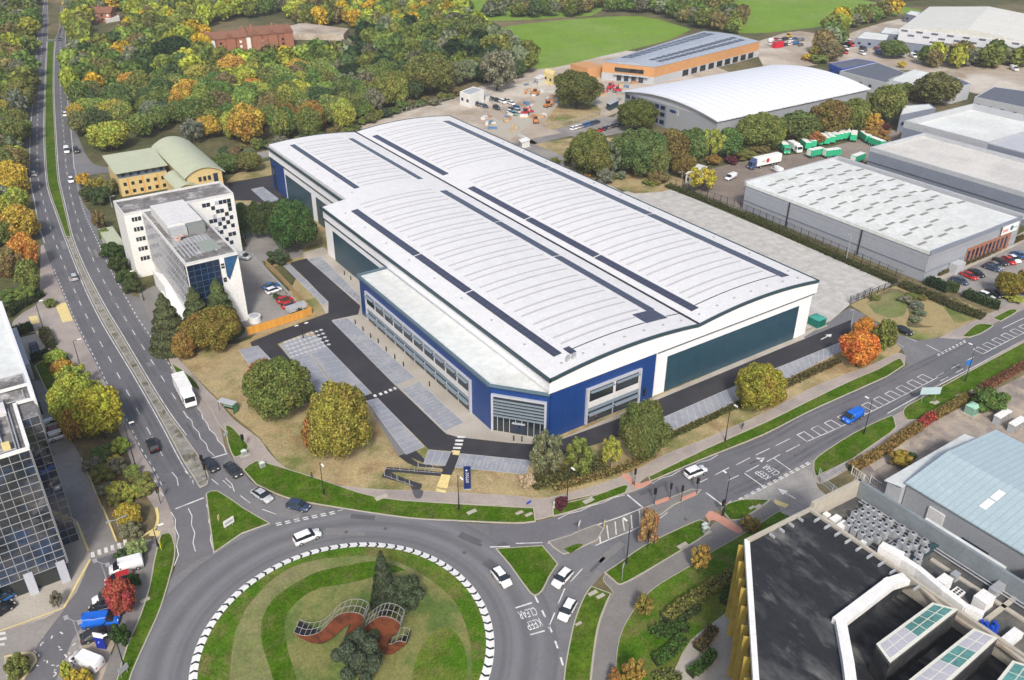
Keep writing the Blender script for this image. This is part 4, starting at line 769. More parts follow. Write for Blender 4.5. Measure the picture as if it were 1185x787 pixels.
chk = ["w.DG.WDGD", "....D...K", ".....GD.D", "....W..G.", "...GDWD.D", ".....D.G.", "..D.W.D.D", "....GD...", ".......GD", "......D..", ".......D."]
for r_, row in enumerate(chk):
    for c_, ch in enumerate(row):
        if ch in 'DGKW' : MB().fr((-31.9, 118.5), fx, 1.0+c_*1.12, 1.0+c_*1.12+1.0, .0, .06, 15.6-r_*1.2, 16.7-r_*1.2).build('chequer_window', {'D': 'glassb', 'G': 'glass', 'K': 'glass', 'W': 'frame'}[ch], b2)
MB().prism([(-45.6, 100), (-43.95, 100), (-43.95, 108), (-45.6, 112)], -.02, 4.2).build('entrance_porch', 'render', b2)
mb = MB(); mb.add([(-46.2, 104, .6), (-43.95, 104, 4.6), (-43.95, 84, .6), (-46.2, 84, .6), (-46.2, 104, 0), (-43.95, 104, 0), (-43.95, 84, 0), (-46.2, 84, 0)], [(0, 3, 2, 1), (0, 1, 5, 4), (3, 0, 4, 7), (2, 3, 7, 6)]); mb.build('entrance_ramp_wall', 'render', b2)
# ---- buff block with sage curved roofs
b3 = root('office_block', 'buff brick office block with pale green curved metal roofs', 'office building', (0, 0, 0))
MB().box(-37.4, -22.3, 184.6, 200, -.03, 6).build('wall', 'beige', b3); MB().box(-37.2, -22.5, 184.8, 199.8, 5.9, 8.3).build('top_storey', mat('slate_blue_cladding', (.1, .14, .2), .5, .05, 1), b3)
mb = MB(); mb.add([(-38.3, 183.6, 8.3), (-21.8, 183.6, 8.3), (-21.8, 201, 9.6), (-38.3, 201, 9.6), (-38.3, 183.6, 8.0), (-21.8, 183.6, 8.0), (-21.8, 201, 9.3), (-38.3, 201, 9.3)], [(0, 1, 2, 3), (4, 7, 6, 5), (0, 4, 5, 1), (1, 5, 6, 2), (2, 6, 7, 3), (3, 7, 4, 0)]); mb.build('roof', 'sage', b3)
for k in range(6):
    for z, m_ in ((.8, 'glass'), (3.4, 'glass'), (6.5, 'glass')): MB().box(-36.3+k*2.4, -35.3+k*2.4, 184.5 if z < 6 else 184.7, 184.9, z, z+1.1).build('window', m_, b3)
for k in range(3): MB().box(-34.9+k*4.6, -34.6+k*4.6, 184.48, 184.62, 0, 5.8).build('downpipe', 'wood', b3)
def barrel(x0, x1, y0, y1, z0, rise, name, ymid=0):
    mb = MB(); n = 14; xs = [x0+(x1-x0)*i/n for i in range(n+1)]; zz = lambda x: z0+rise*(1-((x-(x0+x1)/2)/((x1-x0)/2))**2)
    vs = [(x, y, zz(x)+e) for x in xs for y in (y0, y1) for e in (0, -.3)]
    mb.add(vs, [(4*i, 4*i+4, 4*i+6, 4*i+2) for i in range(n)]+[(4*i+1, 4*i+3, 4*i+7, 4*i+5) for i in range(n)]+[(4*i, 4*i+1, 4*i+5, 4*i+4) for i in range(n)]+[(4*i+2, 4*i+6, 4*i+7, 4*i+3) for i in range(n)]+[(0, 2, 3, 1), (4*n, 4*n+1, 4*n+3, 4*n+2)])
    mb.build(name, 'sage', b3, smooth=False)
    mb = MB(); xs2 = xs[1:-1]
    for y in (y0+.6, y1-.6):
        k = len(mb.v); mb.add([(x, y, zz(x)-.25) for x in xs2]+[(x, y, 0) for x in xs2], [(i, i+1, len(xs2)+i+1, len(xs2)+i) for i in range(len(xs2)-1)])
    mb.box(xs[1]+.05, xs[-2]-.05, y0+.66, y1-.66, 0, z0-.3); mb.build('wall', 'beige', b3)
barrel(-21, -8, 167, 207, 8.2, 2.6, 'roof'); barrel(-24.4, -17.6, 165, 181, 5.4, 1.6, 'roof')
for a in ((-16.6, 1.4), (-15.1, 1.4), (-13.6, 1.4)): MB().box(a[0], a[0]+.9, 167.4, 167.7, 6.2, 7.6).build('window', 'glass', b3)
MB().box(-11.8, -10.4, 167.4, 167.7, 1.5, 8).build('window', 'glassb', b3)
tag(MB().box(-51, -47, 138, 152, 0, 3).build('outbuilding', 'sage'), 'low flat annex behind the white office block', 'outbuilding')
# ---- left edge: white building and glass office
b4 = poly_building('office_building', 'white roofed office at the left edge above the glass tower', 'office building', R_(-112, -80.5, 54.5, 96), 12, 'wwall', 'rooff', .7, .5)
MB().box(-80.49, -79.3, 79, 98, -.02, 4.0).build('side_annex', 'greyl', b4); MB().box(-80.49, -80.0, 63.5, 78.9, -.02, 3.0).build('side_annex', 'gutter', b4); MB().box(-112, -81.5, 47, 54.4, -.02, 9).build('front_annex', 'rooff', b4)
for k in range(8): MB().box(-110+k*3.4, -107.6+k*3.4, 54.4, 54.45, 9.2, 10.6).build('window', 'glassb', b4)
b5 = root('office_tower', 'dark mirror glass office tower with white grid lines at the left edge', 'office building', (0, 0, 0))
HB = 25.3; zlow = 3.6
MB().box(-118, -83.9, 11.9, 36, zlow, HB-.6).build('wall', 'greyl', b5); MB().box(-83.95, -81.3, 20.5, 36, .0, HB-.6).build('wall', 'greyl', b5)
MB().box(-117.5, -84.3, 12.4, 35.5, HB-.62, HB-.45).build('roof', 'felt', b5); MB().box(-84.3, -81.7, 25.9, 35.5, HB-.62, HB-.44).build('roof', 'felt', b5)
MB().prism([(-83.85, 20.35), (-81.25, 20.35), (-81.25, 25.3), (-83.85, 25.3)], HB-.62, HB-.3).build('roof', 'felt', b5)
def curtain(o, t, s0, s1, z0, z1, w, h):
    MB().fr(o, t, s0, s1, -.02, .1, z0, z1).build('curtain_wall', 'glassc', b5); mb = MB(); n = int(round((s1-s0)/w)); k = int(round((z1-z0)/h))
    for i in range(n+1): s = s0+(s1-s0)*i/n; mb.fr(o, t, s-.04, s+.04, .1, .2, z0, z1)
    for j in range(k+1): z = z0+(z1-z0)*j/k; mb.fr(o, t, s0, s1, .1, .19, z-.04, z+.04)
    mb.build('glazing_grid', 'grid', b5)
curtain((-118, 11.9), (1, 0), 0, 34.15, zlow, HB, 1.31, 1.45); curtain((-83.85, 20.4), (1, 0), 0, 2.6, .3, HB, 1.3, 1.45); curtain((-83.85, 11.85), (0, 1), 0, 8.55, zlow, HB, 1.42, 1.45)
MB().box(-118, -84, 14.5, 36, 0, zlow).build('recessed_ground_floor', 'glass', b5)
for x in (-85.4, -89.9, -95): MB().box(x, x+1.25, 11.6, 13.2, 0, 4.3).build('column', 'frame', b5)
MB().box(-94, -84.2, 12.6, 12.75, 0, 3.6).build('ground_glazing', 'glass', b5)
mb = MB(); mb.box(-118, -83.7, 11.6, 12.2, HB-.05, HB+.3); mb.box(-84.1, -83.6, 12.2, 25.4, HB-.05, HB+.31); mb.box(-83.6, -81, 25.2, 25.7, HB-.05, HB+.3); mb.box(-81.5, -81, 25.7, 30.6, HB-.05, HB+.31); mb.box(-118, -81.5, 30.2, 30.7, HB-.05, HB+.3); mb.build('parapet', 'white', b5)
MB().box(-100, -90, 22, 28, HB-.4, HB+1.6).build('roof_unit', 'cream', b5); MB().box(-88.4, -86.9, 17, 21.5, HB-.4, HB+.9).build('roof_unit', 'cream', b5); MB().box(-86.4, -85.2, 23.5, 26, HB-.4, HB+.7).build('roof_unit', 'cream', b5); MB().box(-86.9, -85.9, 13.6, 14.8, HB-.4, HB+.5).build('roof_unit', 'yel', b5); MB().box(-90, -87.2, 24, 27, HB-.4, HB+.5).build('roof_unit', 'unit', b5)
mb = MB()
for p, q in (((-85.3, 13), (-85.3, 28)), ((-84.9, 13), (-84.9, 25)), ((-92, 13.2), (-85.3, 13.2)), ((-86.8, 15.5), (-86.8, 23)), ((-84.9, 26.6), (-82, 26.6)), ((-82.3, 26.6), (-82.3, 29.5))): mb.tube((*p, HB-.1), (*q, HB-.1), .11)
mb.build('roof_pipes', 'galv', b5)
# ---- gold finned building
NW = (-5.0, -52.3); FB = [NW, (-42, -89.3), (-42, -125), (18, -125), (18, -53.4), (7.8, -52.9)]
b6 = root('office_building', 'black roofed building with slanting gold fins and glass roof lanterns', 'office building', (0, 0, 0)); HG = 17.0
q0, q1, q2, q3 = [g(u, v, HG) for u, v in [(1049, 668), (968, 719), (981, 768), (992, 840)]]; dq = np.array(q3)-np.array(q2); q4 = tuple(np.array(q3)+dq/np.linalg.norm(dq)*26)
LOW = [(7.5, -69), q0 if q0[0] < 7.4 else (7.4, -69.1), q1, q2, q3, q4, (q4[0], -125), (7.5, -125)]
MB().prism(FB, -.03, HG-3.9).build('wall', 'greyl', b6)
HI = [(-5, -52.9), (7.5, -53.3), (7.5, -69), q1, q2, q3, q4, (q4[0], -125), (-42, -125), (-41.6, -89.5)]
MB().prism(HI, HG-3.92, HG-.3).build('roof', 'felt2', b6); MB().prism([q1, (7.5, -69), (7.5, -125), (q4[0], -125), q4, q3, q2], HG-3.9, HG-3.0).build('sunken_roof', 'felt2', b6)
MB().prism([(7.9, -53.4), (17.7, -53.8), (17.7, -125), (7.9, -125)], HG-2.6, HG-2.0).build('plant_deck', mat('stained_dark_deck', (.07, .072, .075), .85, .2, .4, c2=(.13, .125, .11), sc2=.15), b6)
for a, b, w, z1, m_ in ((NW, (-42, -89.3), .55, HG, 'white'), (NW, (7.8, -52.9), .45, HG+.05, 'kerb'), ((7.8, -52.9), (18, -53.4), .45, HG+1.0, 'kerb'), ((18, -53.4), (18, -125), .4, HG+1.0, 'pargrey'), ((7.6, -52.9), (7.6, -125), .4, HG+.1, 'kerb')):
    t = np.array(b)-np.array(a); l = np.linalg.norm(t); t = t/l; MB().fr(a, t, 0, l, -.1, w, HG-2.7 if w < .5 else HG-.75, z1).build('parapet', m_, b6) if a != NW or b[0] > 0 else MB().fr(a, t, 0, l, -w+.1, .25, HG-.75, z1).build('parapet', m_, b6)
mb = MB(); d = -1/sqrt(2); t = (d, d)
fo6 = NW
for k in range(18):
    s = .4+k*2.7; mb2 = MB(); nx, ny = t[1], -t[0]
    P_ = lambda a, dd, z: (fo6[0]+t[0]*a+nx*dd, fo6[1]+t[1]*a+ny*dd, z)
    o1, o2 = .1, .95; tilt = 1.3 if k % 2 else -.9; zt_ = HG-.8-(k % 3)*.5; zb = 1.2+(k % 4)*1.5
    mb2.add([P_(s, o1, zt_), P_(s+.22, o1, zt_), P_(s+.22, o2, zt_), P_(s, o2, zt_), P_(s+tilt, o1, zb), P_(s+.22+tilt, o1, zb), P_(s+.22+tilt, o2, zb), P_(s+tilt, o2, zb)], [(0, 1, 2, 3), (4, 7, 6, 5), (0, 4, 5, 1), (1, 5, 6, 2), (2, 6, 7, 3), (3, 7, 4, 0)])
    mb2.build('gold_fin', 'gold', b6)
for k in range(5): MB().fr(NW, t, 0, 52, .0, .06, 1.5+k*3, 3.3+k*3).build('window_band', 'glass', b6)
# raised white upstand running over the roof
q = [g(u, v, HG) for u, v in [(1038, 663), (1050, 672), (968, 716), (991, 800)]]
def beam(pts, w, z0, z1, m_, name, par, w2=None):
    mb = MB()
    for i_, (a, b) in enumerate(zip(pts, pts[1:])):
        tt = np.array(b)-np.array(a); l = np.linalg.norm(tt); tt = tt/l; mb.fr(a, tt, -w*.3 if i_ else 0, l+w*.3, -w/2+.004*i_, w/2-.004*i_, z0-.004*i_, z1+.006*i_)
    return mb.build(name, m_, par)
beam([g(u, v, HG+.6) for u, v in [(1049, 667), (1030, 673), (972, 717)]], 1.5, HG-.3, HG+.6, 'white', 'upstand', b6)
beam([g(u, v, HG+.6) for u, v in [(973, 716), (982, 765), (992, 840)]], 1.3, HG-.3, HG+.59, 'white', 'upstand', b6)
beam([g(u, v, HG) for u, v in [(1036, 643), (1062, 660), (1092, 685), (1117, 704), (1135, 712)]], .9, HG-2.5, HG+.5, 'white', 'duct', b6)
beam([g(u, v, HG) for u, v in [(1018, 634), (1040, 645)]], 1.4, HG-2.5, HG+.7, 'white', 'duct', b6)
beam([g(u, v, HG) for u, v in [(1060, 672), (1092, 702), (1120, 722), (1160, 745), (1200, 775)]], .5, HG-.5, HG-.1, 'tan', 'walkway', b6)
for k in range(10):
    a = np.array((7.3, -55-k*1.75)); MB().fr(tuple(a), (0, -1), 0, .22, .2, 1.4, HG-.28, HG+.1).build('parapet_brace', 'unit', b6)
for k in range(4): a = (-1.5+k*2.0, -53.2); MB().fr(a, (1, 0), 0, .2, .1, 1.0, HG-.28, HG+.1).build('parapet_brace', 'unit', b6)
# glass roof lanterns: long sloped boxes
def lantern(c4, zt, side, pattern, label=None):
    """c4: px corners of the sloping glass top (far-left, far-right, near-right, near-left); sides drop to the roof"""
    w = [g(u, v, zt) for u, v in c4]; P3 = [(*w[0], zt), (*w[1], zt), (*w[2], zt), (*w[3], zt)]
    mb = MB(); mb.prism(w, HG-3.1, zt-.05); b = mb.build('lantern_box', mat('charcoal_panel', (.03, .033, .038), .6, .1, .5, c2=(.06, .06, .062), sc2=.6), b6)
    mb = MB(); mb.prism(w, zt-.45, zt); mb.build('lantern_frame', mat('pale_lantern_frame', (.62, .62, .55), .6, .05, 1), b6)
    ins = inset(w, .32)
    if area(w) < 0: ins = ins[::-1]
    L = lambda a, b, t: (a[0]+(b[0]-a[0])*t, a[1]+(b[1]-a[1])*t)
    nr = len(pattern)
    for i, ch in enumerate(pattern):
        for j in range(2):
            a0, a1 = L(ins[0], ins[3], i/nr), L(ins[1], ins[2], i/nr); b0, b1 = L(ins[0], ins[3], (i+1)/nr), L(ins[1], ins[2], (i+1)/nr)
            q4 = [L(a0, a1, j/2), L(a0, a1, (j+1)/2), L(b0, b1, (j+1)/2), L(b0, b1, j/2)]
            MB().prism(inset(q4, .07), zt, zt+.05).build('lantern_pane', 'glasst' if ch == 'T' else mat_panel, b6)
mat_panel = mat('lilac_grey_panel', (.4, .4, .45), .4, .06, .5)
lantern([(1079, 697), (1109, 705), (1030, 767), (1014, 745)], HG+1.6, 0, 'TTTTPPP')
lantern([(1127, 727), (1155, 738), (1070, 815), (1035, 800)], HG+1.4, 0, 'PPTTPPPP')
lantern([(1172, 764), (1205, 775), (1150, 850), (1120, 830)], HG+1.4, 0, 'TTPPPP')
def P18(u, v): return g(u, v, HG)
# rooftop condensers: drum topped boxes
cond = root('condenser', 'rooftop condenser with twin fan drums, first of the long grey rows', 'rooftop unit', (0, 0, HG-2)); cond0 = cond
MB().box(-.43, .43, -.43, .43, .1, 1.25).build('casing', 'unit', cond); MB().box(-.45, .45, -.45, .45, 1.25, 1.3).tube((0, 0, 1.3), (0, 0, 1.42), .38, .38, 12).build('fan_ring', 'galv', cond); MB().tube((0, 0, 1.42), (0, 0, 1.44), .24, .24, 10).build('fan', 'dark', cond)
spots = []
for (a, b, n) in (((1004, 585), (1070, 625), 11), ((998, 590), (1066, 634), 11), ((990, 593), (1024, 615), 6), ((986, 600), (1016, 620), 5), ((982, 606), (1006, 622), 4), ((1044, 626), (1064, 640), 4), ((1035, 631), (1062, 648), 5), ((1071, 634), (1066, 650), 3)):
    for i in range(n):
        t_ = i/(max(n-1, 1)); spots.append(g(a[0]+(b[0]-a[0])*t_, a[1]+(b[1]-a[1])*t_, HG-.7))
used = []
for i, s_ in enumerate(spots):
    if any(hypot(s_[0]-p[0], s_[1]-p[1]) < .93 for p in used): continue
    used.append(s_); o = cond if len(used) == 1 else copy_tree(cond0); o.location = (s_[0], s_[1], HG-2)
    o['label'] = 'grey fan condenser standing in the rooftop rows beside the blue grey shed'; o['group'] = 'condensers on the flat roof'
for nm, lab, px, dx, dy, dz, m_ in (('roof_cabinet', 'white cabinet nearest the plant area corner', (967, 599), 1.7, .9, .9, 'white'), ('roof_cabinet', 'long white cabinet beside the inner parapet', (975, 606), 1.8, .9, .9, 'white'), ('roof_cabinet', 'small white box at the head of the plant area', (957, 594), .9, .8, .8, 'white'),
        ('air_handler', 'white air handling box beside the duct bend', (1092, 674), 1.9, 1.3, 1.6, 'white'), ('air_handler', 'large white air handling unit above the blue sheet', (1138, 695), 2.2, 1.7, 1.7, 'white'), ('air_duct', 'galvanised elbow duct by the white unit', (1154, 680), 2.4, 1.0, 1.2, 'galv'), ('air_duct', 'small galvanised duct beside the white box', (1106, 664), 1.2, .8, 1.0, 'galv'), ('fan_bank', 'flat white frame with six dark fans', (1110, 681), 1.5, 1.2, .35, 'white'),
        ('roof_cabinet', 'low white box at the bottom right corner of the plant deck', (1172, 735), 3.0, 1.2, .9, 'white'), ('roof_cabinet', 'small white slab box in the middle of the condensers', (1001, 624), 1.4, .7, .6, 'white')):
    x, y = g(*px, HG-1.0); r = root(nm, lab, 'rooftop unit', (x, y, HG-2.0)); MB().box(-dx/2, dx/2, -dy/2, dy/2, .15, dz).build('casing', m_, r)
    mb = MB(); mb.box(-dx/2, dx/2, -dy/2-.05, -dy/2+.1, 0, .15); mb.box(-dx/2, dx/2, dy/2-.1, dy/2+.05, 0, .15); mb.build('skid', 'galv', r)
    mb = MB(); mb.box(-dx/2-.03, dx/2+.03, -dy/2-.03, dy/2+.03, dz, dz+.06); mb.build('lid', m_, r)
    if nm == 'fan_bank':
        for i in range(3):
            for j in range(2): MB().tube((-.45+i*.45, -.25+j*.5, dz+.06), (-.45+i*.45, -.25+j*.5, dz+.1), .18, .18, 10).build('fan', 'dark', r)
x, y = g(1139, 727, HG-1.3); HG -= 1.3; mb = MB()
for k in range(14): a = random.random()*6.28; rr = random.random()*1.1; mb.tube((x+rr*cos(a), y+rr*sin(a), HG-.7), (x+rr*cos(a)+random.uniform(-.3, .3), y+rr*sin(a), HG+.6+random.random()*.7), .5, .25, 6)
tag(mb.build('tarpaulin', 'bluep'), 'crumpled bright blue sheet on the rooftop deck', 'tarpaulin')
HG += 1.3
mb = MB()
for k in range(9): mb.box(8.1+k*1.1, 8.2+k*1.1, -66.5, -56, HG-1.98, HG-1.8)
for k in range(8): mb.box(8.1, 17.3, -56.5-k*1.25, -56.4-k*1.25, HG-1.98, HG-1.78)
for x in (16.6, 17.2): mb.tube((x, -55, HG-1.6), (x, -100, HG-1.6), .12)
mb.tube((8.6, -56, HG-1.6), (8.6, -68, HG-1.6), .14); mb.build('pipe_runs', 'galv', b6)
mb = MB(); mb.box(8.0, 17.6, -67.3, -66.6, HG-1.98, HG-1.2); mb.build('cable_duct', 'gutter', b6)
for x0, x1, y0, y1 in ((14.6, 15.2, -100, -68), (8, 17.6, -78.6, -78), (8, 17.6, -86, -85.4)): MB().box(x0, x1, y0, y1, HG-1.98, HG-1.7).build('deck_walkway', 'kerb', b6)
# ---- blue grey shed and neighbours
b7 = root('industrial_shed', 'blue grey ribbed metal shed with a white lean-to along its edge', 'shed', (0, 0, 0))
MB().box(37.2, 61, -50.8, -48.1, -.03, 5.3).build('lean_to_wall', 'greyl', b7)
mb = MB(); mb.add([(36.9, -47.6, 5.3), (61.2, -47.6, 5.3), (61.2, -51.0, 5.9), (36.9, -51.0, 5.9), (36.9, -47.6, 5.1), (61.2, -47.6, 5.1)], [(0, 3, 2, 1), (0, 1, 5, 4), (0, 4, 3)]); mb.build('lean_to_roof', 'rooff', b7)
MB().box(38.2, 66, -95, -51, -.03, 6.2).build('wall', 'grey', b7)
mb = MB(); rx = 49.5
mb.add([(37.9, -95, 6.4), (37.9, -50.7, 6.4), (rx, -95, 8.1), (rx, -50.7, 8.1), (66, -95, 6.2), (66, -50.7, 6.2), (37.9, -95, 6.15), (37.9, -50.7, 6.15)], [(0, 2, 3, 1), (2, 4, 5, 3), (1, 3, 5), (0, 1, 7, 6), (0, 4, 2)]); mb.build('roof', 'bluegr', b7)
for px in ((1163, 600), (1177, 590), (1183, 613)): x, y = g(*px, 7.5); 
for x, y in ((43, -62), (46, -62), (42.5, -70), (55, -66), (44, -78), (57, -80)): zz = 6.4+1.7*((x-37.9)/(rx-37.9)) if x < rx else 8.1-1.9*((x-rx)/(66-rx)); MB().add([(x-1.3, y-.6, zz-.08), (x+1.3, y-.6, zz+.34 if x < rx else zz-.12), (x+1.3, y+.6, zz+.34 if x < rx else zz-.12), (x-1.3, y+.6, zz-.08)], [(0, 1, 2, 3)]).build('roof_light', 'lampw', b7)
MB().box(37.9, 38.25, -58.4, -55.6, 1, 4.6).build('roller_door', 'cream', b7); MB().box(38.0, 38.25, -66.5, -62, .5, 2.6).build('door', 'glassb', b7)
tag(MB().box(30.6, 35.2, -70.5, -57, 0, 4.6).build('container_cabin', 'rooff'), 'long cream topped cabin between the shed and the condensers', 'cabin')
b7b = root('flat_roof_building', 'flat grey roofed building at the right edge below the shed', 'building', (0, 0, 0)); MB().box(27.2, 37.8, -120, -74, -.03, 5.4).build('wall', 'brick', b7b); MB().box(26.9, 38, -120.2, -73.7, 5.4, 5.65).build('roof', mat('grey_green_flat_roof', (.24, .26, .25), .8, .1, .3, c2=(.17, .17, .17), sc2=.15), b7b)
for k in range(9): MB().box(27.05, 27.25, -77.5-k*2.3, -76.2-k*2.3, 3.2, 4.4).build('window', 'glassb', b7b)
mb = MB(); mb.box(24.5, 25.6, -120, -73, 3.0, 3.25); mb.box(22.4, 24.3, -120, -73, -.02, 2.6)
tag(mb.build('covered_walkway', 'unit'), 'grey covered walkway beside the flat roofed building', 'walkway')
# ---- grey warehouses on the right
def shed(name, label, x0, x1, y0, y1, H, wall, roofm, par=.5, parmat=None, group=None): return poly_building(name, label, 'warehouse', R_(x0, x1, y0, y1), H, wall, roofm, par, .5, par_mat=parmat)
b8 = root('warehouse', 'grey warehouse with many small dark roof lights on a white roof', 'warehouse', (0, 0, 0)); H8 = 9.0
MB().box(124.2, 169, 1.2, 64.8, -.03, H8-1).build('wall', linemat('grey_cladding_wide', (.3, .32, .36), (.2, .22, .25), 0, 3.2, .1, .1, .55, .05, axes=(0, 2)), b8)
mb = MB()
xm = 146.6
mb.add([(124, 1, H8-.2), (124, 65, H8-.2), (xm, 1, H8+.35), (xm, 65, H8+.35), (167, 1, H8-.2), (167, 65, H8-.2), (124, 1, H8-1.1), (124, 65, H8-1.1), (167, 1, H8-1.1), (167, 65, H8-1.1)], [(0, 2, 3, 1), (2, 4, 5, 3), (0, 6, 8, 4, 2), (1, 3, 5, 9, 7), (0, 1, 7, 6)]); mb.build('roof', 'rooff', b8)
MB().box(168.6, 169.3, .8, 65.3, H8-1, H8+.5).box(124, 168.6, 64.7, 65.3, H8-1, H8+.35).build('parapet', 'greyl', b8); MB().box(123.95, 168.6, .75, 1.1, H8-1.1, H8+.15).build('parapet', 'grey2', b8)
mat_rl = mat('dusty_roof_light', (.25, .245, .225), .6, .1, 1)
for r_ in range(10):
    for c_ in range(9):
        x = 127+c_*4.7+(r_ % 2)*2.3; y = 5.5+r_*5.9+(c_ % 2)*1.2
        if x > 165.5 or (r_ < 2 and x > 148): continue
        zz = H8-.2+.55*(1-abs(x-xm)/22.6); sl_ = (.0243 if x < xm else -.027)
        MB().add([(x-1.9, y-.45, zz+.04-1.9*sl_), (x+1.9, y-.45, zz+.04+1.9*sl_), (x+1.9, y+.45, zz+.04+1.9*sl_), (x-1.9, y+.45, zz+.04-1.9*sl_)], [(0, 1, 2, 3)]).build('roof_light', mat_rl, b8)
MB().box(124.0, 124.15, 1.2, 64.8, 3.1, 3.3).build('dark_trim_line', 'grey2', b8); MB().box(124.2, 166, 1.0, 1.15, 2.6, 2.9).build('dark_trim_line', 'grey2', b8)
for y in (21.5, 47): MB().box(123.9, 124.15, y, y+.3, .3, H8-1.1).build('downpipe', 'dark', b8)
MB().box(158.5, 166.8, .6, .74, 5.4, 8.0).build('sign_board', 'white', b8); MB().box(158.9, 161.6, .56, .6, 6.2, 7.0).build('sign_lettering', mat('pinkish_red_print', (.6, .25, .25), .6, 0), b8); MB().tube((163.4, .6, 6.8), (163.4, .54, 6.8), .75, .75, 12).build('sign_emblem', mat('dark_blue_print', (.02, .12, .25), .6, 0), b8); MB().box(164.6, 166.2, .56, .6, 6.4, 6.9).build('sign_lettering', 'unit', b8)
br = MB().box(143, 165, .95, 1.12, .0, 5.0).build('brick_front', 'brick', b8)
for k in range(10): MB().box(143.5+k*2.1, 144.5+k*2.1, .86, .95, .5+(k % 3)*.2, 4.2).build('window_column', 'glassb', b8)
MB().box(135.5, 139.5, -1.2, 1.0, 0, 2.8).build('entrance_porch', 'greyl', b8)
b9 = shed('warehouse', 'long grey warehouse with a pale roof behind the roof light warehouse', 185.5, 217.5, -60, 64.2, 10, 'grey2', mat('warm_white_roof', (.56, .55, .52), .8, .06, .15, c2=(.48, .47, .45), sc2=.08), 1.4, 'greyl'); b10 = shed('warehouse', 'grey walled warehouse whose white roof is sunk behind tall parapets', 225.5, 272, 44.5, 78, 10, 'grey2', 'rooff', 2.6, 'greyl')
shed('warehouse', 'grey roofed extension touching the sunken white roof', 225.6, 272.2, -60, 44.3, 9.7, 'grey2', mat('grey_sheet_roof', (.42, .44, .48), .6, .05, .3), .3, 'greyl')
MB().box(185.3, 185.49, -60, 64.2, 5.0, 5.25).build('dark_trim_line', 'slate', b9)
# curved roof warehouse with oval emblem
b11 = root('warehouse', 'grey warehouse with a wide curved white roof and blue oval emblem', 'warehouse', (0, 0, 0)); X0, X1, Y0, Y1, H11 = 166.4, 258, 118, 172, 9.5
MB().box(X0, X1, Y0, Y1, -.03, H11).build('wall', 'grey', b11)
mb = MB(); n = 24; ys = [Y0-.8+(Y1-Y0+1.6)*i/n for i in range(n+1)]; zz = lambda y: H11+3.0*(1-((y-(Y0+Y1)/2)/((Y1-Y0)/2+.8))**2)
mb.add([(x, y, zz(y)+e) for y in ys for x in (X0-1.0, X1+1.0) for e in (.25, -.15)], [(4*i, 4*i+2, 4*i+6, 4*i+4) for i in range(n)]+[(4*i+1, 4*i+5, 4*i+7, 4*i+3) for i in range(n)]+[(4*i, 4*i+4, 4*i+5, 4*i+1) for i in range(n)]+[(4*i+2, 4*i+3, 4*i+7, 4*i+6) for i in range(n)]+[(0, 1, 3, 2), (4*n, 4*n+2, 4*n+3, 4*n+1)]); mb.build('roof', linemat('white_curved_roof', (.72, .74, .8), (.5, .52, .56), 4.5, 0, .35, .1, .5, .04), b11)
mb = MB(); k_ = [(X0+.05, y, zz(y)-.1) for y in ys[1:-1]]+[(X0+.05, y, H11-.4) for y in ys[1:-1]]; m_ = len(ys)-2; mb.add(k_, [(i, i+m_, i+m_+1, i+1) for i in range(m_-1)]); mb.build('gable', 'greyl', b11); mb = MB(); mb.add([(X1-.05, y, z) for _, y, z in k_], [(i, i+1, i+m_+1, i+m_) for i in range(m_-1)]); mb.build('gable', 'greyl', b11)
MB().box(X0-.05, X0+.1, 146, Y1, 0, H11-.3).build('office_front', 'grey2', b11)
for k in range(7):
    for z in (1.2, 4.3, 7.0): MB().box(X0-.12, X0-.04, 147+k*3.6, 149.6+k*3.6, z, z+1.6).build('window', 'glassb', b11)
mb = MB(); mb.add([(X0-.1, 142.5-1.9*cos(i*pi/8)*1.0, 7.7+.62*sin(i*pi/8)) for i in range(16)], [tuple(range(16))]); mb.build('emblem', mat('dark_blue_letters', (.01, .03, .15), .5, 0), b11)
mb = MB(); mb.add([(X0-.12, 140.0-1.1*sin(i*pi/10), 7.7+1.35*cos(i*pi/10)) for i in range(11)]+[(X0-.12, 140.0-.75*sin(i*pi/10), 7.7+1.1*cos(i*pi/10)) for i in range(11)], [(i, i+1, 12+i, 11+i) for i in range(10)]); mb.build('emblem_swoosh', 'white', b11)
b12 = root('warehouse', 'orange clad warehouse with a grey roof carrying rows of solar panels', 'warehouse', (0, 0, 0))
P12 = [g(*q, 10) for q in [(712, 72), (818, 33), (884, 47), (762, 78)]]; P12 = [(203, 205), (203, 232), (300, 255), (312, 222), (224, 204)]
XA, YA = np.array(g(758, 76, 9)), np.array(g(880, 46, 9)); ZA = np.array(g(815, 34, 9)); OA = np.array(g(697, 70, 9))
q12 = [tuple(XA), tuple(YA), tuple(ZA), tuple(OA)]
MB().prism(q12, -.03, 3.4).build('lower_wall', 'greyl', b12); MB().prism(inset(q12, .15) if area(q12) > 0 else inset(q12, .15), 3.4, 8.2).build('wall', 'orange', b12)
c12 = tuple((XA+YA+ZA+OA)/4); m1 = tuple((XA+OA)/2); m2 = tuple((YA+ZA)/2)
mb = MB(); mb.add([(*XA, 8.2), (*YA, 8.2), (*ZA, 8.2), (*OA, 8.2), (*m1, 9.3), (*m2, 9.3)], [(0, 1, 5, 4), (4, 5, 2, 3), (0, 4, 3), (1, 2, 5)]); mb.build('roof', mat('grey_blue_sheet_roof', (.34, .38, .44), .5, .08, .1), b12)
def L12(a, b, z): p = XA+(YA-XA)*a+(OA-XA)*b; q_ = (YA+(ZA-YA)*b); p = (XA+(OA-XA)*b)*(1-a)+q_*a; return (p[0], p[1], z)
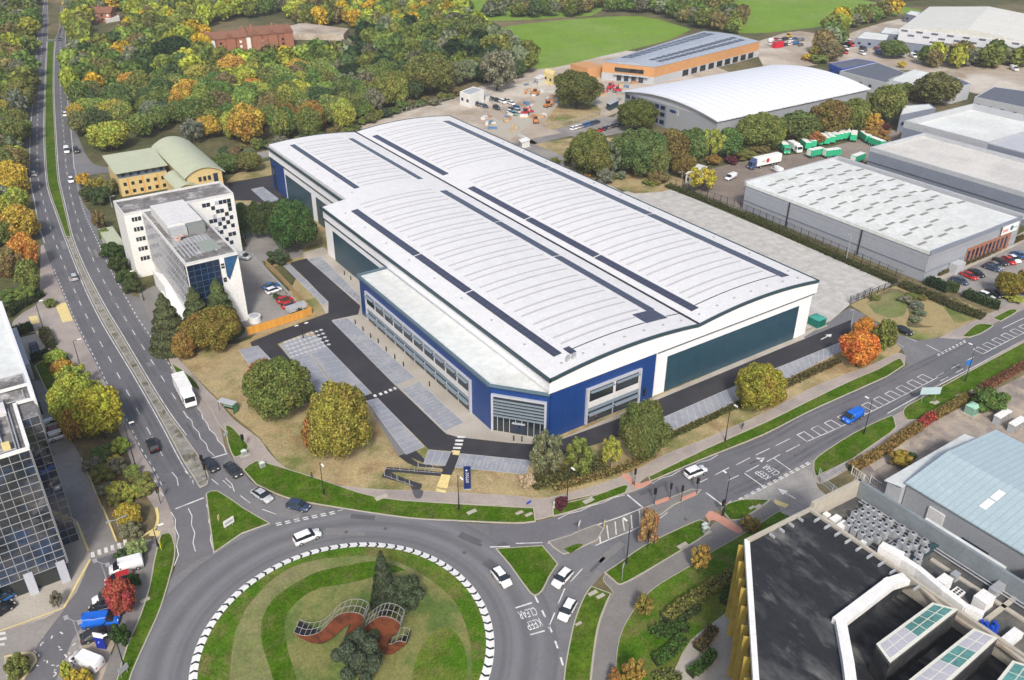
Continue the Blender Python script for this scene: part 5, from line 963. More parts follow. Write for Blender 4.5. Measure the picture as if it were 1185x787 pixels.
for b0 in (.16, .3, .7, .82):
    for k in range(16):
        a0 = .12+k*.052; zz_ = 8.35+1.1*(1-abs(b0+.04-.5)*2)
        MB().add([L12(a0, b0, zz_), L12(a0+.04, b0, zz_), L12(a0+.04, b0+.09, zz_+.05), L12(a0, b0+.09, zz_+.05)], [(0, 1, 2, 3)]).build('solar_panel', 'solar', b12)
t12 = (YA-XA)/np.linalg.norm(YA-XA); l12 = np.linalg.norm(YA-XA)
for k in range(9): MB().fr(tuple(XA), t12, l12*(.25+k*.08), l12*(.25+k*.08)+l12*.05, .0, .2, .4, 3.2).build('dock_door', 'dark', b12)
u12 = (XA-OA)/np.linalg.norm(XA-OA); w12 = np.linalg.norm(XA-OA)
for k in range(4): MB().fr(tuple(OA), u12, w12*(.3+k*.14), w12*(.3+k*.14)+2.2, .0, .2, .3, 3.0).build('entrance_window', 'glassb', b12)
MB().fr(tuple(OA), u12, w12*.25, w12*.9, .0, 1.6, 3.2, 3.7).build('canopy', 'greyl', b12); MB().fr(tuple(OA), u12, w12*.25, w12*.8, .0, .2, 4.6, 6.4).build('window_band', 'glass', b12)
o_ = g(697, 90, 0); tag(MB().box(o_[0]-8, o_[0]+3, o_[1]+2, o_[1]+16, 0, 5).build('orange_annex', 'orange'), 'square orange clad annex left of the orange warehouse', 'annex')
# far white warehouse, top right
def wpx(name, label, pts, H, wall, roofm, par=.5, cat_='building', parmat=None): return poly_building(name, label, cat_, [g(u, v, H) for u, v in pts], H, wall, roofm, par, .5, par_mat=parmat)
b13 = root('warehouse', 'far large warehouse with a cream roof and chequered dark panels', 'warehouse', (0, 0, 0)); H13 = 12.6
A0, A1 = np.array(g(1042, 31, H13)), np.array(g(1200, 49, H13)); B0 = np.array(g(1076, 6, H13)); B1 = B0+(A1-A0)
P13 = [tuple(A0), tuple(A1), tuple(B1), tuple(B0)]; MB().prism(P13, -.03, H13-1).build('wall', 'grey2', b13); t13 = (A1-A0)/np.linalg.norm(A1-A0); l13 = np.linalg.norm(A1-A0)
n13 = 1 if area(P13) > 0 else -1
MB().fr(tuple(A0), t13, 0, l13, 0, .25, 4.8, H13-.8).build('upper_wall', mat('pale_wall_sheet', (.6, .62, .66), .6, .05, .3), b13)
MA, MBb = (A0+A1)/2, (B0+B1)/2
mb = MB(); mb.add([(*A0, H13-.9), (*A1, H13-.9), (*B1, H13-.9), (*B0, H13-.9), (*MA, H13+2.6), (*MBb, H13+2.6)], [(0, 4, 5, 3), (4, 1, 2, 5), (0, 1, 4), (3, 5, 2)]); mb.build('roof', mat('cream_sheet_roof', (.6, .6, .56), .6, .06, .1), b13)
for k in range(16):
    for j, z in enumerate((H13-2.2, H13-4.4, H13-6.6)):
        if (k+j) % 2 == 0 and not (k < 3 and j == 2): MB().fr(tuple(A0), t13, l13*k/17+1, l13*(k+.85)/17+1, .25, .4, z, z+.9).build('dark_panel', 'slate', b13)
for i, (pts, H, wl, rf, nm, lab) in enumerate([
    ([(960, 74), (991, 68), (1015, 72), (975, 80)], 5, 'bluep', 'slate', 'building', 'low navy sided building with a slate roof'),
    ([(972, 82), (1015, 72), (1048, 84), (1026, 96)], 6, 'greyl', 'slate', 'building', 'low white sided building with dark solar strips on the roof'),
    ([(1028, 92), (1058, 80), (1098, 88), (1064, 100)], 6, 'greyl', 'rooff', 'building', 'cream roofed low building behind the olive tree'),
    ([(1066, 98), (1100, 86), (1124, 97), (1105, 102)], 7, 'greyl', 'slate', 'building', 'white gabled low building with a dark roof'),
    ([(1128, 112), (1150, 100), (1240, 112), (1230, 134)], 6, 'greyl', 'slate', 'building', 'patchwork roofed building at the right edge'),
    ([(1042, 133), (1046, 122), (1076, 120), (1083, 125)], 7, 'grey2', 'rooff', 'building', 'small pale roofed shed behind the sunken white roof'),
    ([(990, 44), (1000, 36), (1030, 40), (1026, 47)], 5, 'grey2', 'rooff', 'building', 'small white roofed shed in the far lorry park'),
    ([(1018, 38), (1024, 31), (1050, 34), (1046, 41)], 5, 'grey2', 'rooff', 'building', 'second white roofed shed touching the far white warehouse'),
    ([(1048, 16), (1054, 12), (1066, 14), (1062, 19)], 5, 'grey2', 'rooff', 'building', 'tiny grey outbuilding behind the far white warehouse'),
    ([(532, 106), (548, 100), (560, 104), (544, 110)], 5.5, 'render', 'unit', 'site_cabin', 'two storey white site cabin by the wood'),
    ([(558, 109), (562, 107), (567, 109), (562, 111)], 2.8, 'render', 'unit', 'site_cabin', 'tiny site cabin beside the two storey one'),
    ([(618, 90), (626, 86), (632, 88), (623, 92)], 3, 'cream', 'cream', 'site_cabin', 'cream container cabin on the building site'),
    ([(629, 83), (632, 79), (643, 82), (640, 87)], 5, 'yel', 'yel', 'site_cabin', 'stacked yellow site cabins beside the big tree'),
    ([(702, 119), (712, 114), (716, 116), (706, 121)], 2.8, 'green', 'unit', 'container', 'dark green container near the curved roof warehouse'),
    ([(601, 162), (609, 159), (613, 162), (604, 165)], 2.6, 'render', 'render', 'kiosk', 'small white kiosk at the end of the pale path'),
    ([(794, 201), (808, 190), (818, 193), (806, 205)], 3.5, 'render', 'rooff', 'shelter', 'white roofed shelter half hidden by trees in the lorry yard'),
    ([(866, 213), (872, 208), (890, 215), (884, 221)], 3, 'white', 'white', 'container', 'white box body parked against the roof light warehouse'),
    ]):
    b = wpx(nm, lab, pts, H, wl, rf, .3 if H > 4 else 0, {'site_cabin': 'cabin'}.get(nm, nm))
    w = [g(u, v, H) for u, v in pts]
    if area(w) < 0: w = w[::-1]
    k_ = min(range(4), key=lambda i: (w[i][1]+w[(i+1) % 4][1])+(w[i][0]+w[(i+1) % 4][0]))
    a = np.array(w[k_]); c = np.array(w[(k_+1) % 4]); l = np.linalg.norm(c-a); t = (c-a)/l
    for j in range(max(2, int(l/5))): s = l*(j+.3)/max(2, int(l/5)); MB().fr(tuple(a), t, s, s+min(1.6, l*.2), 0, .1, H*.35, H*.35+min(1.3, H*.35)).build('window', 'glassb', b)
# houses in the wood
def house(label, u, v, L, Wd, rot, H=5.5, chim=1, wings=0, wallm='brick', white=False):
    x, y = g(u, v); r = root('house', label, 'house', (x, y, 0), rot)
    MB().box(-L/2, L/2, -Wd/2, Wd/2, -.03, H).build('wall', wallm, r); mb = MB(); gable_roof(mb, -L/2, L/2, -Wd/2, Wd/2, H, H+3.2, 'x', .5); ro = mb.build('roof', 'tile', r)
    for k in range(chim): MB().box(-L/2+2+k*L*.5, -L/2+3+k*L*.5, -.5, .5, H+1.5, H+4.6).build('chimney', 'brick', ro)
    n = max(3, int(L/3.5))
    for k in range(n):
        for z in (1, 3.5): MB().box(-L/2+L*(k+.3)/n, -L/2+L*(k+.3)/n+1.3, -Wd/2-.08, -Wd/2+.05, z, z+1.3).build('window', 'white' if k % 2 else 'glass', r)
    for k in range(wings):
        xx = -L/2+3+k*(L-6)/max(wings-1, 1); MB().box(xx-2.6, xx+2.6, -Wd/2-1.6, -Wd/2+.02, -.02, H+.2).build('bay', 'white' if white and k % 2 == 0 else wallm, r); mb = MB(); gable_roof(mb, xx-2.6, xx+2.6, -Wd/2-1.7, 0, H+.2, H+2.6, 'y', .3); mb.build('bay_roof', 'tile', r)
    return r
rot = -radians(31)
house('red brick cottage at the top of the wood', 113, 24, 22, 11, rot, 5.5, 2, 0); house('long red tiled terrace with white gables deep in the wood', 277, 55, 40, 12, rot+.45, 6.5, 3, 4, white=True); house('big red brick house with white bays right of the terrace', 312, 52, 24, 17, rot+.45, 7.5, 2, 3)
tag(MB().prism([g(u, v) for u, v in [(332, 38), (350, 33), (404, 40), (398, 47), (340, 46)]], 0, 3.5).build('outbuilding', 'tan'), 'pale low outbuildings between the big brick house and the wood', 'outbuilding')
tag(MB().prism([g(u, v) for u, v in [(122, 24), (138, 22), (139, 24), (123, 27)]], 0, 2.5).build('garage', 'render'), 'long low white garage beside the red cottage', 'garage')
HAZE = .00014
# ================================================================== VEHICLES
def loft(mb, st, n=4):
    """st: list of (x, zbot, ztop, halfwidth_bottom, halfwidth_top)"""
    rows = []
    for x, zb, zt, wb, wt in st: h = zt-zb; rows.append([(x, -wb, zb), (x, -wb*1.0, zb+h*.45), (x, -(wb*.35+wt*.65), zb+h*.85), (x, -wt*.86, zt), (x, wt*.86, zt), (x, (wb*.35+wt*.65), zb+h*.85), (x, wb, zb+h*.45), (x, wb, zb)])
    k = 8; vs = [p for r in rows for p in r]; m = len(rows)
    fs = [(i*k+j, i*k+(j+1) % k, (i+1)*k+(j+1) % k, (i+1)*k+j) for i in range(m-1) for j in range(k)]+[tuple(range(k-1, -1, -1)), tuple((m-1)*k+j for j in range(k))]
    mb.add(vs, [f[::-1] for f in fs]); return mb
SPEC = {
 'hatch': dict(L=4.2, w=.89, body=[(-2.1, .35, .75, .8, .74), (-2.02, .22, .98, .88, .84), (-1.3, .2, 1.0, .89, .85), (.9, .2, .98, .89, .85), (1.75, .22, .84, .86, .78), (2.1, .3, .62, .76, .68)], cab=[(-1.98, .95, 1.02, .8, .76), (-1.6, .95, 1.42, .82, .64), (-.3, .95, 1.5, .83, .66), (.35, .95, 1.42, .83, .64), (1.15, .92, .98, .8, .76)], roof=(-1.62, .38, 1.43, 1.52, .62), ax=1.28),
 'saloon': dict(L=4.7, w=.9, body=[(-2.35, .35, .8, .8, .74), (-2.25, .22, .98, .88, .82), (-1.4, .2, 1.0, .9, .85), (.9, .2, .96, .9, .85), (2.0, .22, .8, .86, .78), (2.35, .3, .6, .76, .68)], cab=[(-1.9, .95, 1.0, .8, .74), (-1.05, .95, 1.4, .83, .63), (-.2, .95, 1.44, .83, .64), (.35, .95, 1.38, .83, .62), (1.25, .92, .97, .8, .74)], roof=(-1.1, .4, 1.38, 1.46, .61), ax=1.4),
 'suv': dict(L=4.6, w=.93, body=[(-2.3, .4, .95, .84, .78), (-2.22, .3, 1.12, .92, .86), (-1.4, .28, 1.14, .93, .88), (1.0, .28, 1.12, .93, .88), (2.0, .3, 1.0, .9, .82), (2.3, .38, .75, .8, .72)], cab=[(-2.18, 1.08, 1.15, .84, .8), (-1.9, 1.08, 1.66, .86, .7), (-.2, 1.08, 1.72, .87, .72), (.45, 1.08, 1.64, .87, .7), (1.2, 1.06, 1.12, .84, .8)], roof=(-1.95, .5, 1.66, 1.75, .7), ax=1.4),
 'van': dict(L=5.1, w=.98, body=[(-2.55, .4, 1.85, .92, .84), (-2.5, .28, 1.98, .97, .86), (.9, .28, 1.98, .97, .86), (1.0, .28, 1.3, .97, .9), (2.1, .28, 1.08, .95, .84), (2.55, .35, .8, .86, .78)], cab=[(.6, 1.2, 1.9, .88, .8), (.98, 1.2, 1.88, .88, .8), (1.1, 1.2, 1.82, .88, .78), (1.9, 1.05, 1.12, .88, .84)], roof=(-2.4, 1.1, 1.95, 2.02, .82), ax=1.65),
}
def wheel_part(r, x, y, rr=.33):
    w = MB().tube((x, y-.11, rr), (x, y+.11, rr), rr, rr, 14).build('wheel', 'black', r); MB().tube((x, y-.13, rr), (x, y+.13, rr), rr*.55, rr*.55, 10).build('rim', 'galv', w)
def make_car(kind, label):
    s = SPEC[kind]; r = root('parked_car' if kind != 'van' else 'van', label, 'car' if kind != 'van' else 'van')
    b = loft(MB(), s['body']).build('body', 'paint', r, smooth=True)
    c = loft(MB(), s['cab']).build('windows', 'glass', r, smooth=False)
    x0, x1, z0, z1, w = s['roof']; mb = MB(); mb.add([(x0, -w, z0-.02), (x1, -w, z0-.02), (x1, w, z0-.02), (x0, w, z0-.02), (x0+.15, -w*.9, z1), (x1-.2, -w*.9, z1), (x1-.2, w*.9, z1), (x0+.15, w*.9, z1)], [(4, 5, 6, 7), (0, 1, 5, 4), (1, 2, 6, 5), (2, 3, 7, 6), (3, 0, 4, 7)])
    mb.build('roof_panel', 'paint', r)
    if kind != 'van':
        mb = MB()
        for sg in (-1, 1):
            for xx in (-.25, (x0+.1)): mb.tube((xx, sg*.86*s['w'], .98 if kind != 'suv' else 1.12), (xx-.02, sg*w*.95, z0), .05, .05, 5)
        mb.build('pillars', 'paint', r)
    for sx in (-1, 1):
        for sy in (-1, 1): wheel_part(r, sx*s['ax'], sy*(s['w']-.1), .33 if kind in ('hatch', 'saloon') else .37)
    L = s['L']/2; zb = .62 if kind in ('hatch', 'saloon') else .8
    for sy in (-1, 1):
        MB().box(L-.22, L-.04, sy*.48-.17, sy*.48+.17, zb-.06, zb+.1).build('headlight', 'lampw', r); MB().box(-L-.01, -L+.12, sy*.62-.13, sy*.62+.13, zb+.05, zb+.28).build('tail_light', 'tail', r)
        MB().box(.75, .92, sy*(s['w']+.07)-.08, sy*(s['w']+.07)+.08, zb+.35, zb+.5).build('wing_mirror', 'black', r)
    return r
PROTO = {}
CARCOL = dict(white=(.75, .76, .78), silver=(.42, .44, .46), grey=(.16, .17, .19), dark=(.03, .033, .04), navy=(.03, .05, .1), black=(.012, .012, .015), red=(.42, .02, .02), dred=(.16, .02, .03), blue=(.01, .13, .62), mblue=(.03, .12, .3), yellow=(.6, .55, .05), sgreen=(.1, .25, .2), green=(.03, .32, .18), beige=(.5, .42, .3))
def color_tree(o, c):
    o.color = (*c, 1)
    for ch in o.children: color_tree(ch, c)
def car(kind, p, q, col, label, name=None, group='cars and vans on the roads and car parks', z=0, scale=1, cat_=None):
    """p rear pixel, q front pixel (height .5 m)"""
    a, b = np.array(g(*p, .4)), np.array(g(*q, .4)); m = (a+b)/2; rz_ = atan2(b[1]-a[1], b[0]-a[0])
    if kind not in PROTO: o = PROTO[kind] = make_car(kind, label)
    else: o = copy_tree(PROTO[kind])
    o.location = (m[0], m[1], z+.02); o.rotation_euler = (0, 0, rz_); o.scale = (scale,)*3; o['label'] = label; o['group'] = group; o.name = name or ('van' if kind == 'van' else 'car')
    o['category'] = cat_ or ('van' if kind == 'van' else 'car')
    color_tree(o, CARCOL[col]); return o
RG = 'vehicles driving on the roads'
for k, p, q, c, l in [
    ('suv', (342, 628), (369, 617), 'white', 'white car circling the top of the roundabout beside the chevrons'), ('hatch', (573, 660), (588, 678), 'white', 'white car on the right side of the roundabout next to the grass triangle'),
    ('hatch', (659, 661), (642, 679), 'white', 'upper of the two white cars queueing at the keep clear marking'), ('hatch', (663, 696), (650, 718), 'white', 'lower of the two white cars queueing at the keep clear marking'),
    ('suv', (794, 551.5), (815, 543), 'white', 'white car on the main road just past the signal crossing'), ('hatch', (237, 533), (251, 546), 'dark', 'dark car stopped at the line beside the signal post'),
    ('saloon', (262, 537), (278, 553), 'dark', 'dark blue grey car one lane right of the stopped one'), ('saloon', (294, 568), (313, 580), 'silver', 'silver car entering the roundabout ahead of the dark ones'),
    ('hatch', (335, 583), (356, 589), 'navy', 'dark car entering the roundabout nearest the long verge'), ('suv', (181, 526), (173, 507), 'black', 'black car driving away up the dual carriageway past the yellow tree'),
    ('hatch', (87.5, 326), (84, 316), 'silver', 'silver car on the left carriageway level with the paved reservation'), ('hatch', (40, 204), (38, 199), 'white', 'white car on the left carriageway beside the yellow roadside trees'),
    ('hatch', (82, 206), (83, 212), 'white', 'white car on the right carriageway beside the orange bushes'), ('hatch', (75.5, 130), (76, 136), 'white', 'white car far up the right carriageway beyond the slip road'),
    ('van', (77, 171), (78, 179), 'white', 'small white van by the slip road on the right carriageway'), ('suv', (87, 172), (90, 178), 'dark', 'dark car on the slip road beside the white van'),
    ('van', (46, 54), (45, 47), 'yellow', 'yellow and white van far up the left carriageway'), ('hatch', (69, 43), (69.5, 49), 'dark', 'dark car furthest up the right carriageway'),
    ('van', (999, 476.5), (973, 491), 'blue', 'bright blue van on the main road beside the painted ladder marking'), ('saloon', (1037, 380), (1053, 386), 'black', 'black car on the access road below the dry basin')]:
    o = car(k, p, q, c, l, group=RG)
for k, p, q, c, l in [
    ('van', (273, 297), (287, 299), 'silver', 'silver van parked behind the white office block'), ('saloon', (305, 334), (322, 329), 'mblue', 'blue car in the office yard beside the timber fence'), ('hatch', (309, 339), (324, 334), 'white', 'white car tucked against the blue one in the office yard'),
    ('hatch', (320, 350), (339, 345), 'red', 'red car in the office yard above the other red one'), ('hatch', (326, 356), (344, 351), 'red', 'red car in the office yard next to the open trailer'),
    ('saloon', (38, 398), (41, 409), 'navy', 'blue grey car alone on the small paved space'), ('hatch', (54, 492), (66, 488), 'white', 'white car half under the yellow tree, upper of two'), ('suv', (62, 507), (77, 502), 'white', 'white car by the glass office, lower of two'), ('hatch', (60, 502), (72, 496), 'dred', 'dark red car squeezed between the two white cars'),
    ('van', (163, 652), (130, 661), 'white', 'white van with dark side windows at the top of the lower left lot'), ('hatch', (146, 668), (130, 673), 'red', 'red car half hidden by the red tree'), ('hatch', (134, 688), (114, 695), 'white', 'white car under the left edge of the red tree'), ('hatch', (131, 701), (109, 706), 'black', 'black car between the white car and the blue van'),
    ('van', (101, 722), (134, 718), 'blue', 'bright blue van in the lower left lot'), ('saloon', (103, 738), (124, 731), 'dark', 'dark green grey car behind the blue sign board'), ('van', (114, 772), (87, 761), 'white', 'white van parked alone on the sandy strip'), ('hatch', (0, 695), (10, 689), 'mblue', 'blue car in the undercroft of the glass office'), ('hatch', (-5, 710), (5, 704), 'black', 'black car at the left edge beside the undercroft'),
    ('saloon', (1104, 323), (1117, 328), 'navy', 'dark blue car first in the right car park row'), ('saloon', (1114, 316.5), (1129, 323), 'red', 'dark red car second in the right car park row'), ('saloon', (1122, 313.5), (1138, 320), 'black', 'black car third in the right car park row'),
    ('saloon', (1140, 308), (1155, 313), 'navy', 'navy car in the middle of the right car park row'), ('saloon', (1145, 305), (1158, 311), 'grey', 'grey car touching the navy one in the right row'), ('saloon', (1151, 300), (1165, 307), 'dark', 'dark car just left of the bright red one'), ('saloon', (1161, 298), (1174, 306), 'red', 'bright red car in the right car park row'), ('saloon', (1167, 297), (1178, 303), 'white', 'white car beside the bright red one'), ('saloon', (1172, 293), (1187, 299), 'mblue', 'mid blue car at the right edge of the photo'),
    ('saloon', (1143, 337), (1157, 344), 'black', 'black car beside the yellow tree in the right car park'), ('hatch', (1136, 341), (1146, 345), 'white', 'white car behind the hedge in the right car park'),
    ('van', (853, 203), (838, 209), 'white', 'white van with a red side mark in the wagon yard'), ('van', (902, 199), (896, 196), 'white', 'small white van tucked behind the white lorry')]:
    car(k, p, q, c, l, group='cars and vans parked around the site')
cs = ['mblue', 'mblue', 'navy', 'white', 'silver', 'white']
for i in range(7): car('hatch', (661+i*4.4, 150.3-i*1.2), (667+i*4.4, 147.6-i*1.2), ['white', 'white', 'silver', 'mblue', 'mblue', 'navy', 'navy'][i], ['white', 'white', 'silver', 'blue', 'blue', 'navy', 'navy'][i]+' car in the far row of the small car park between the trees', group='far row of the small tree lined car park')
for i in range(6): car('saloon', (692+i*5, 152.6-i*1.6), (699+i*5, 148.6-i*1.6), ['red', 'dark', 'grey', 'dark', 'grey', 'dark'][i], ['orange red', 'dark', 'grey', 'dark', 'grey', 'dark'][i]+' car in the near row of the small car park between the trees', group='near row of the small tree lined car park')
for i, (u, v, c) in enumerate([(566, 114.5, 'dark'), (570, 115.5, 'dark'), (575, 116.5, 'dark'), (582, 118.5, 'white'), (587, 117, 'silver'), (592, 120, 'white'), (552, 121, 'dark'), (556, 122, 'grey'), (561, 123.5, 'navy'), (575, 125.5, 'dark'), (592, 127.5, 'navy'), (598, 125, 'mblue'), (599, 129.5, 'silver'), (594, 132, 'sgreen'), (590, 130, 'white')]):
    car('hatch' if i % 3 else 'suv', (u-2.6, v-1.2), (u+2.6, v+1.0), c, {'dark': 'dark', 'white': 'white', 'silver': 'silver', 'grey': 'grey', 'navy': 'navy', 'mblue': 'blue', 'sgreen': 'pale green'}[c]+' car on the building site car park beside the wood', group='cars on the building site car park')
rr = random.Random(5)
for i in range(44):   # far lorry park
    u = 982+i % 11*19+rr.uniform(-5, 5); v = (50+(u-1030)*.12 if u > 1030 else 49)+(i//11)*4.2+rr.uniform(-.8, .8)
    c = ['white', 'white', 'red', 'silver', 'white', 'dark', 'red', 'white', 'mblue'][i % 9]
    car('van' if i % 2 else 'suv', (u-2, v-.8), (u+2, v+.8), c, {'mblue': 'blue'}.get(c, c)+(' van' if i % 2 else ' car')+' in the far lorry park below the cream roofed warehouse', group='vehicles in the far lorry park', scale=1.15)
for i in range(14):
    u, v = 893+i % 7*5.5+rr.uniform(-1, 1), 47+(i//7)*5+rr.uniform(-1, 1); c = ['white', 'red', 'silver', 'dark', 'white', 'mblue', 'grey'][i % 7]
    car('van' if i % 3 == 0 else 'suv', (u-2, v), (u+2, v-1), c, {'mblue': 'blue'}.get(c, c)+' vehicle in the builders yard by the orange warehouse', group='vehicles in the builders yard')
# ---- lorry
def lorry(label, p, q, L, boxcol, cabcol, h=3.9, name='lorry', emblem=None, tractor=False, group=None):
    a, b = np.array(g(*p, .8)), np.array(g(*q, .8)); m = (a+b)/2; r = root(name, label, 'lorry', (m[0], m[1], .0), atan2(b[1]-a[1], b[0]-a[0]), group)
    x0, x1 = -L/2, L/2
    bd = MB().box(x0, x1-2.4, -1.25, 1.25, 1.05, h).build('box_body', 'plain', r, color=boxcol); MB().box(x0+.05, x1-2.45, -1.2, 1.2, h, h+.05).build('box_roof', 'white', r)
    c = MB(); c.add([(x1-2.2, -1.2, .55), (x1, -1.15, .55), (x1, 1.15, .55), (x1-2.2, 1.2, .55), (x1-2.2, -1.2, 2.9), (x1-.35, -1.12, 2.9), (x1-.35, 1.12, 2.9), (x1-2.2, 1.2, 2.9), (x1, -1.15, 1.6), (x1, 1.15, 1.6)], [(0, 1, 8, 5, 4), (1, 2, 9, 8), (8, 9, 6, 5), (2, 3, 7, 6, 9), (3, 0, 4, 7), (4, 5, 6, 7)]); c.build('cab', 'plain', r, color=cabcol)
    MB().add([(x1+.02, -1.02, 1.65), (x1+.02, 1.02, 1.65), (x1-.28, 1.0, 2.65), (x1-.28, -1.0, 2.65)], [(0, 1, 2, 3)]).build('windscreen', 'glass', r)
    for sg in (-1, 1): MB().box(x1-1.3, x1-.5, sg*1.2-.03, sg*1.2+.03, 1.65, 2.5).build('side_window', 'glass', r); MB().box(x1-.1, x1+.04, sg*.85-.2, sg*.85+.2, .75, .98).build('headlight', 'lampw', r)
    MB().add([(x1-2.2, -1.0, 2.9), (x1-.6, -.9, 2.9), (x1-.6, .9, 2.9), (x1-2.2, 1.0, 2.9), (x1-2.2, -1.0, h-.1), (x1-2.2, 1.0, h-.1)], [(0, 1, 4), (1, 2, 5, 4), (2, 3, 5), (0, 4, 5, 3)]).build('wind_deflector', 'plain', r, color=cabcol)
    MB().box(x0+.2, x1-.4, -.45, .45, .6, 1.05).build('chassis', 'dark', r)
    for xx in ((x1-1.2, x0+1.6, x0+2.9) if L < 10 else (x1-1.2, x1-4.4, x0+1.6, x0+2.9, x0+4.2)):
        for sg in (-1, 1): wheel_part(r, xx, sg*1.08, .48)
    if emblem:
        for sg in (-1, 1): MB().tube((-.3, sg*1.25, 2.5), (-.3, sg*1.29, 2.5), .8, .8, 14).build('emblem', 'plain', r, color=(.5, .02, .05)); MB().box(.9, 2.4, sg*1.27-.02, sg*1.27+.02, 2.3, 2.75).build('lettering', 'unit', r)
    return r
lorry('white box lorry in the layby lane beside the estate', (206, 441), (224, 474), 9.2, (.8, .8, .8), (.78, .78, .8))
lorry('white articulated lorry with a round red emblem in the wagon yard', (902, 186), (866, 194), 14.5, (.8, .8, .78), (.06, .09, .2), emblem=1)
G1, WH = (.03, .42, .22), (.75, .8, .77)
gw = [((904, 170), (911, 177), 0), ((915, 170), (924, 175), 1), ((927, 166), (935, 172), 0), ((934, 164), (941, 170), 0), ((943, 161), (949, 168), 0), ((950, 160), (957, 167), 0), ((956, 159), (963, 165), 0), ((962, 156.5), (967, 162.5), 0), ((967, 155.5), (972, 162), 0), ((972, 154.5), (977, 161), 0), ((977, 154), (982, 160), 0), ((988, 157), (987, 163), 0), ((997, 158), (1005, 164), 0), ((1010, 166), (1018, 169), 0), ((938, 180), (948, 178), 0), ((958, 180), (966, 179), 0), ((988, 187), (996, 184), 0)]
for i, (p, q, wcol) in enumerate(gw):
    a, b = np.array(g(*p, .8)), np.array(g(*q, .8)); m = (a+b)/2; L = 7.2
    if i in (0, 1):
        lorry('green waste lorry at the left end of the wagon row' if i == 0 else 'white round backed lorry between the green wagons', p, q, 7.2, G1 if i == 0 else WH, G1 if i == 0 else WH, 3.2); continue
    if i == 2:
        wg = root('wagon', '', 'wagon', (0, 0, 0)); mb = MB(); mb.box(-3.4, 3.4, -1.2, 1.2, .9, 3.1); mb.build('box_body', 'plain', wg, color=G1); MB().box(-3.3, 3.3, -1.1, 1.1, 3.1, 3.2).build('roof', 'white', wg)
        for k in range(5): MB().box(-3+k*1.3, -2.85+k*1.3, -1.26, 1.26, .9, 3.15).build('rib', 'plain', wg, color=(.01, .2, .12))
        MB().box(-3.43, -3.4, -1, 1, 1.1, 2.9).build('tail_door', 'white', wg); MB().box(-3.2, 3.2, -.4, .4, .5, .9).build('chassis', 'dark', wg)
        for xx in (-2.3, -1.2, 2.2):
            for sg in (-1, 1): wheel_part(wg, xx, sg*1.05, .45)
        o = wg
    else: o = copy_tree(wg)
    o.location = (m[0], m[1], 0); o.rotation_euler = (0, 0, atan2(b[1]-a[1], b[0]-a[0]))
    o['label'] = 'green wagon with a pale roof in the long row under the trees' if i < 11 else ['green wagon standing just right of the long row', 'dark green wagon turned sideways behind the long row', 'green wagon half behind the grey warehouse corner', 'green wagon in the second row nearest the lorry', 'green wagon in the middle of the second row', 'green wagon at the right end of the second row'][i-11]; o['group'] = 'green wagons in the brown yard'
# trailer and water tank in the office yard
x, y = g(344, 359); t = root('trailer', 'open grey and white trailer beside the red cars', 'trailer', (x, y, 0), atan2(-.4, 1)+radians(30)); MB().box(-2.6, 2.6, -1.1, 1.1, .5, 1.5).build('body', 'greyl', t); MB().box(-2.45, 2.45, -.95, .95, 1.5, 1.55).build('load_bed', 'unit', t)
for sg in (-1, 1): wheel_part(t, -.4, sg*1.1, .35); wheel_part(t, .5, sg*1.1, .35)
x, y = g(295, 372); t = root('water_tank', 'round white open topped tank behind the office', 'tank', (x, y, 0)); MB().tube((0, 0, 0), (0, 0, 1.6), 1.5, 1.5, 24).build('tank_wall', 'render', t); MB().tube((0, 0, 1.6), (0, 0, 1.63), 1.2, 1.2, 24).build('tank_opening', 'unit', t)
# machines on the building site
def machine(label, u, v, col, rot, name='loader', arm=True):
    x, y = g(u, v); r = root(name, label, 'construction machine', (x, y, 0), rot); MB().box(-2, 1.6, -.9, .9, .7, 1.7).build('body', 'plain', r, color=col); MB().box(-.8, .6, -.7, .7, 1.7, 2.9).build('cab', 'glass', r); MB().box(-.85, .65, -.75, .75, 2.9, 3.0).build('cab_roof', 'plain', r, color=col)
    for sx in (-1.3, 1.3):
        for sg in (-1, 1): wheel_part(r, sx, sg*1.0, .6)
    if arm: a = MB(); a.tube((1, 0, 1.5), (3.2, 0, 3.0), .22, .18, 6); a.tube((3.2, 0, 3.0), (4.6, 0, 1.0), .18, .15, 6); ar = a.build('boom', 'plain', r, color=col); MB().box(4.2, 5.1, -.7, .7, .3, 1.1).build('bucket', 'plain', ar, color=col)
RED, ORA = (.5, .03, .06), (.5, .2, .06)
machine('red machine in front of the orange warehouse, left of two', 706, 103, RED, .5); machine('red machine in front of the orange warehouse, right of two', 714, 107, RED, 2.4); machine('red loader by the site road left of the big tree', 608, 133, RED, .3); machine('orange excavator beside the site road', 619, 110, ORA, 2.2, 'excavator'); machine('small orange digger on the site road edge', 620, 142, ORA, 1.0, 'excavator'); machine('small orange machine left of the big site tree', 634, 124, ORA, .2, 'excavator')
machine('yellow excavator on the far edge of the builders yard', 912, 44, (.6, .4, .05), .3, 'excavator')
x, y = g(900, 55); tag(MB().box(x-3.5, x+3.5, y-1.3, y+1.3, 0, 3.2).build('container', 'plain', color=(.5, .01, .03)), 'bright red containers stacked in the builders yard', 'container')
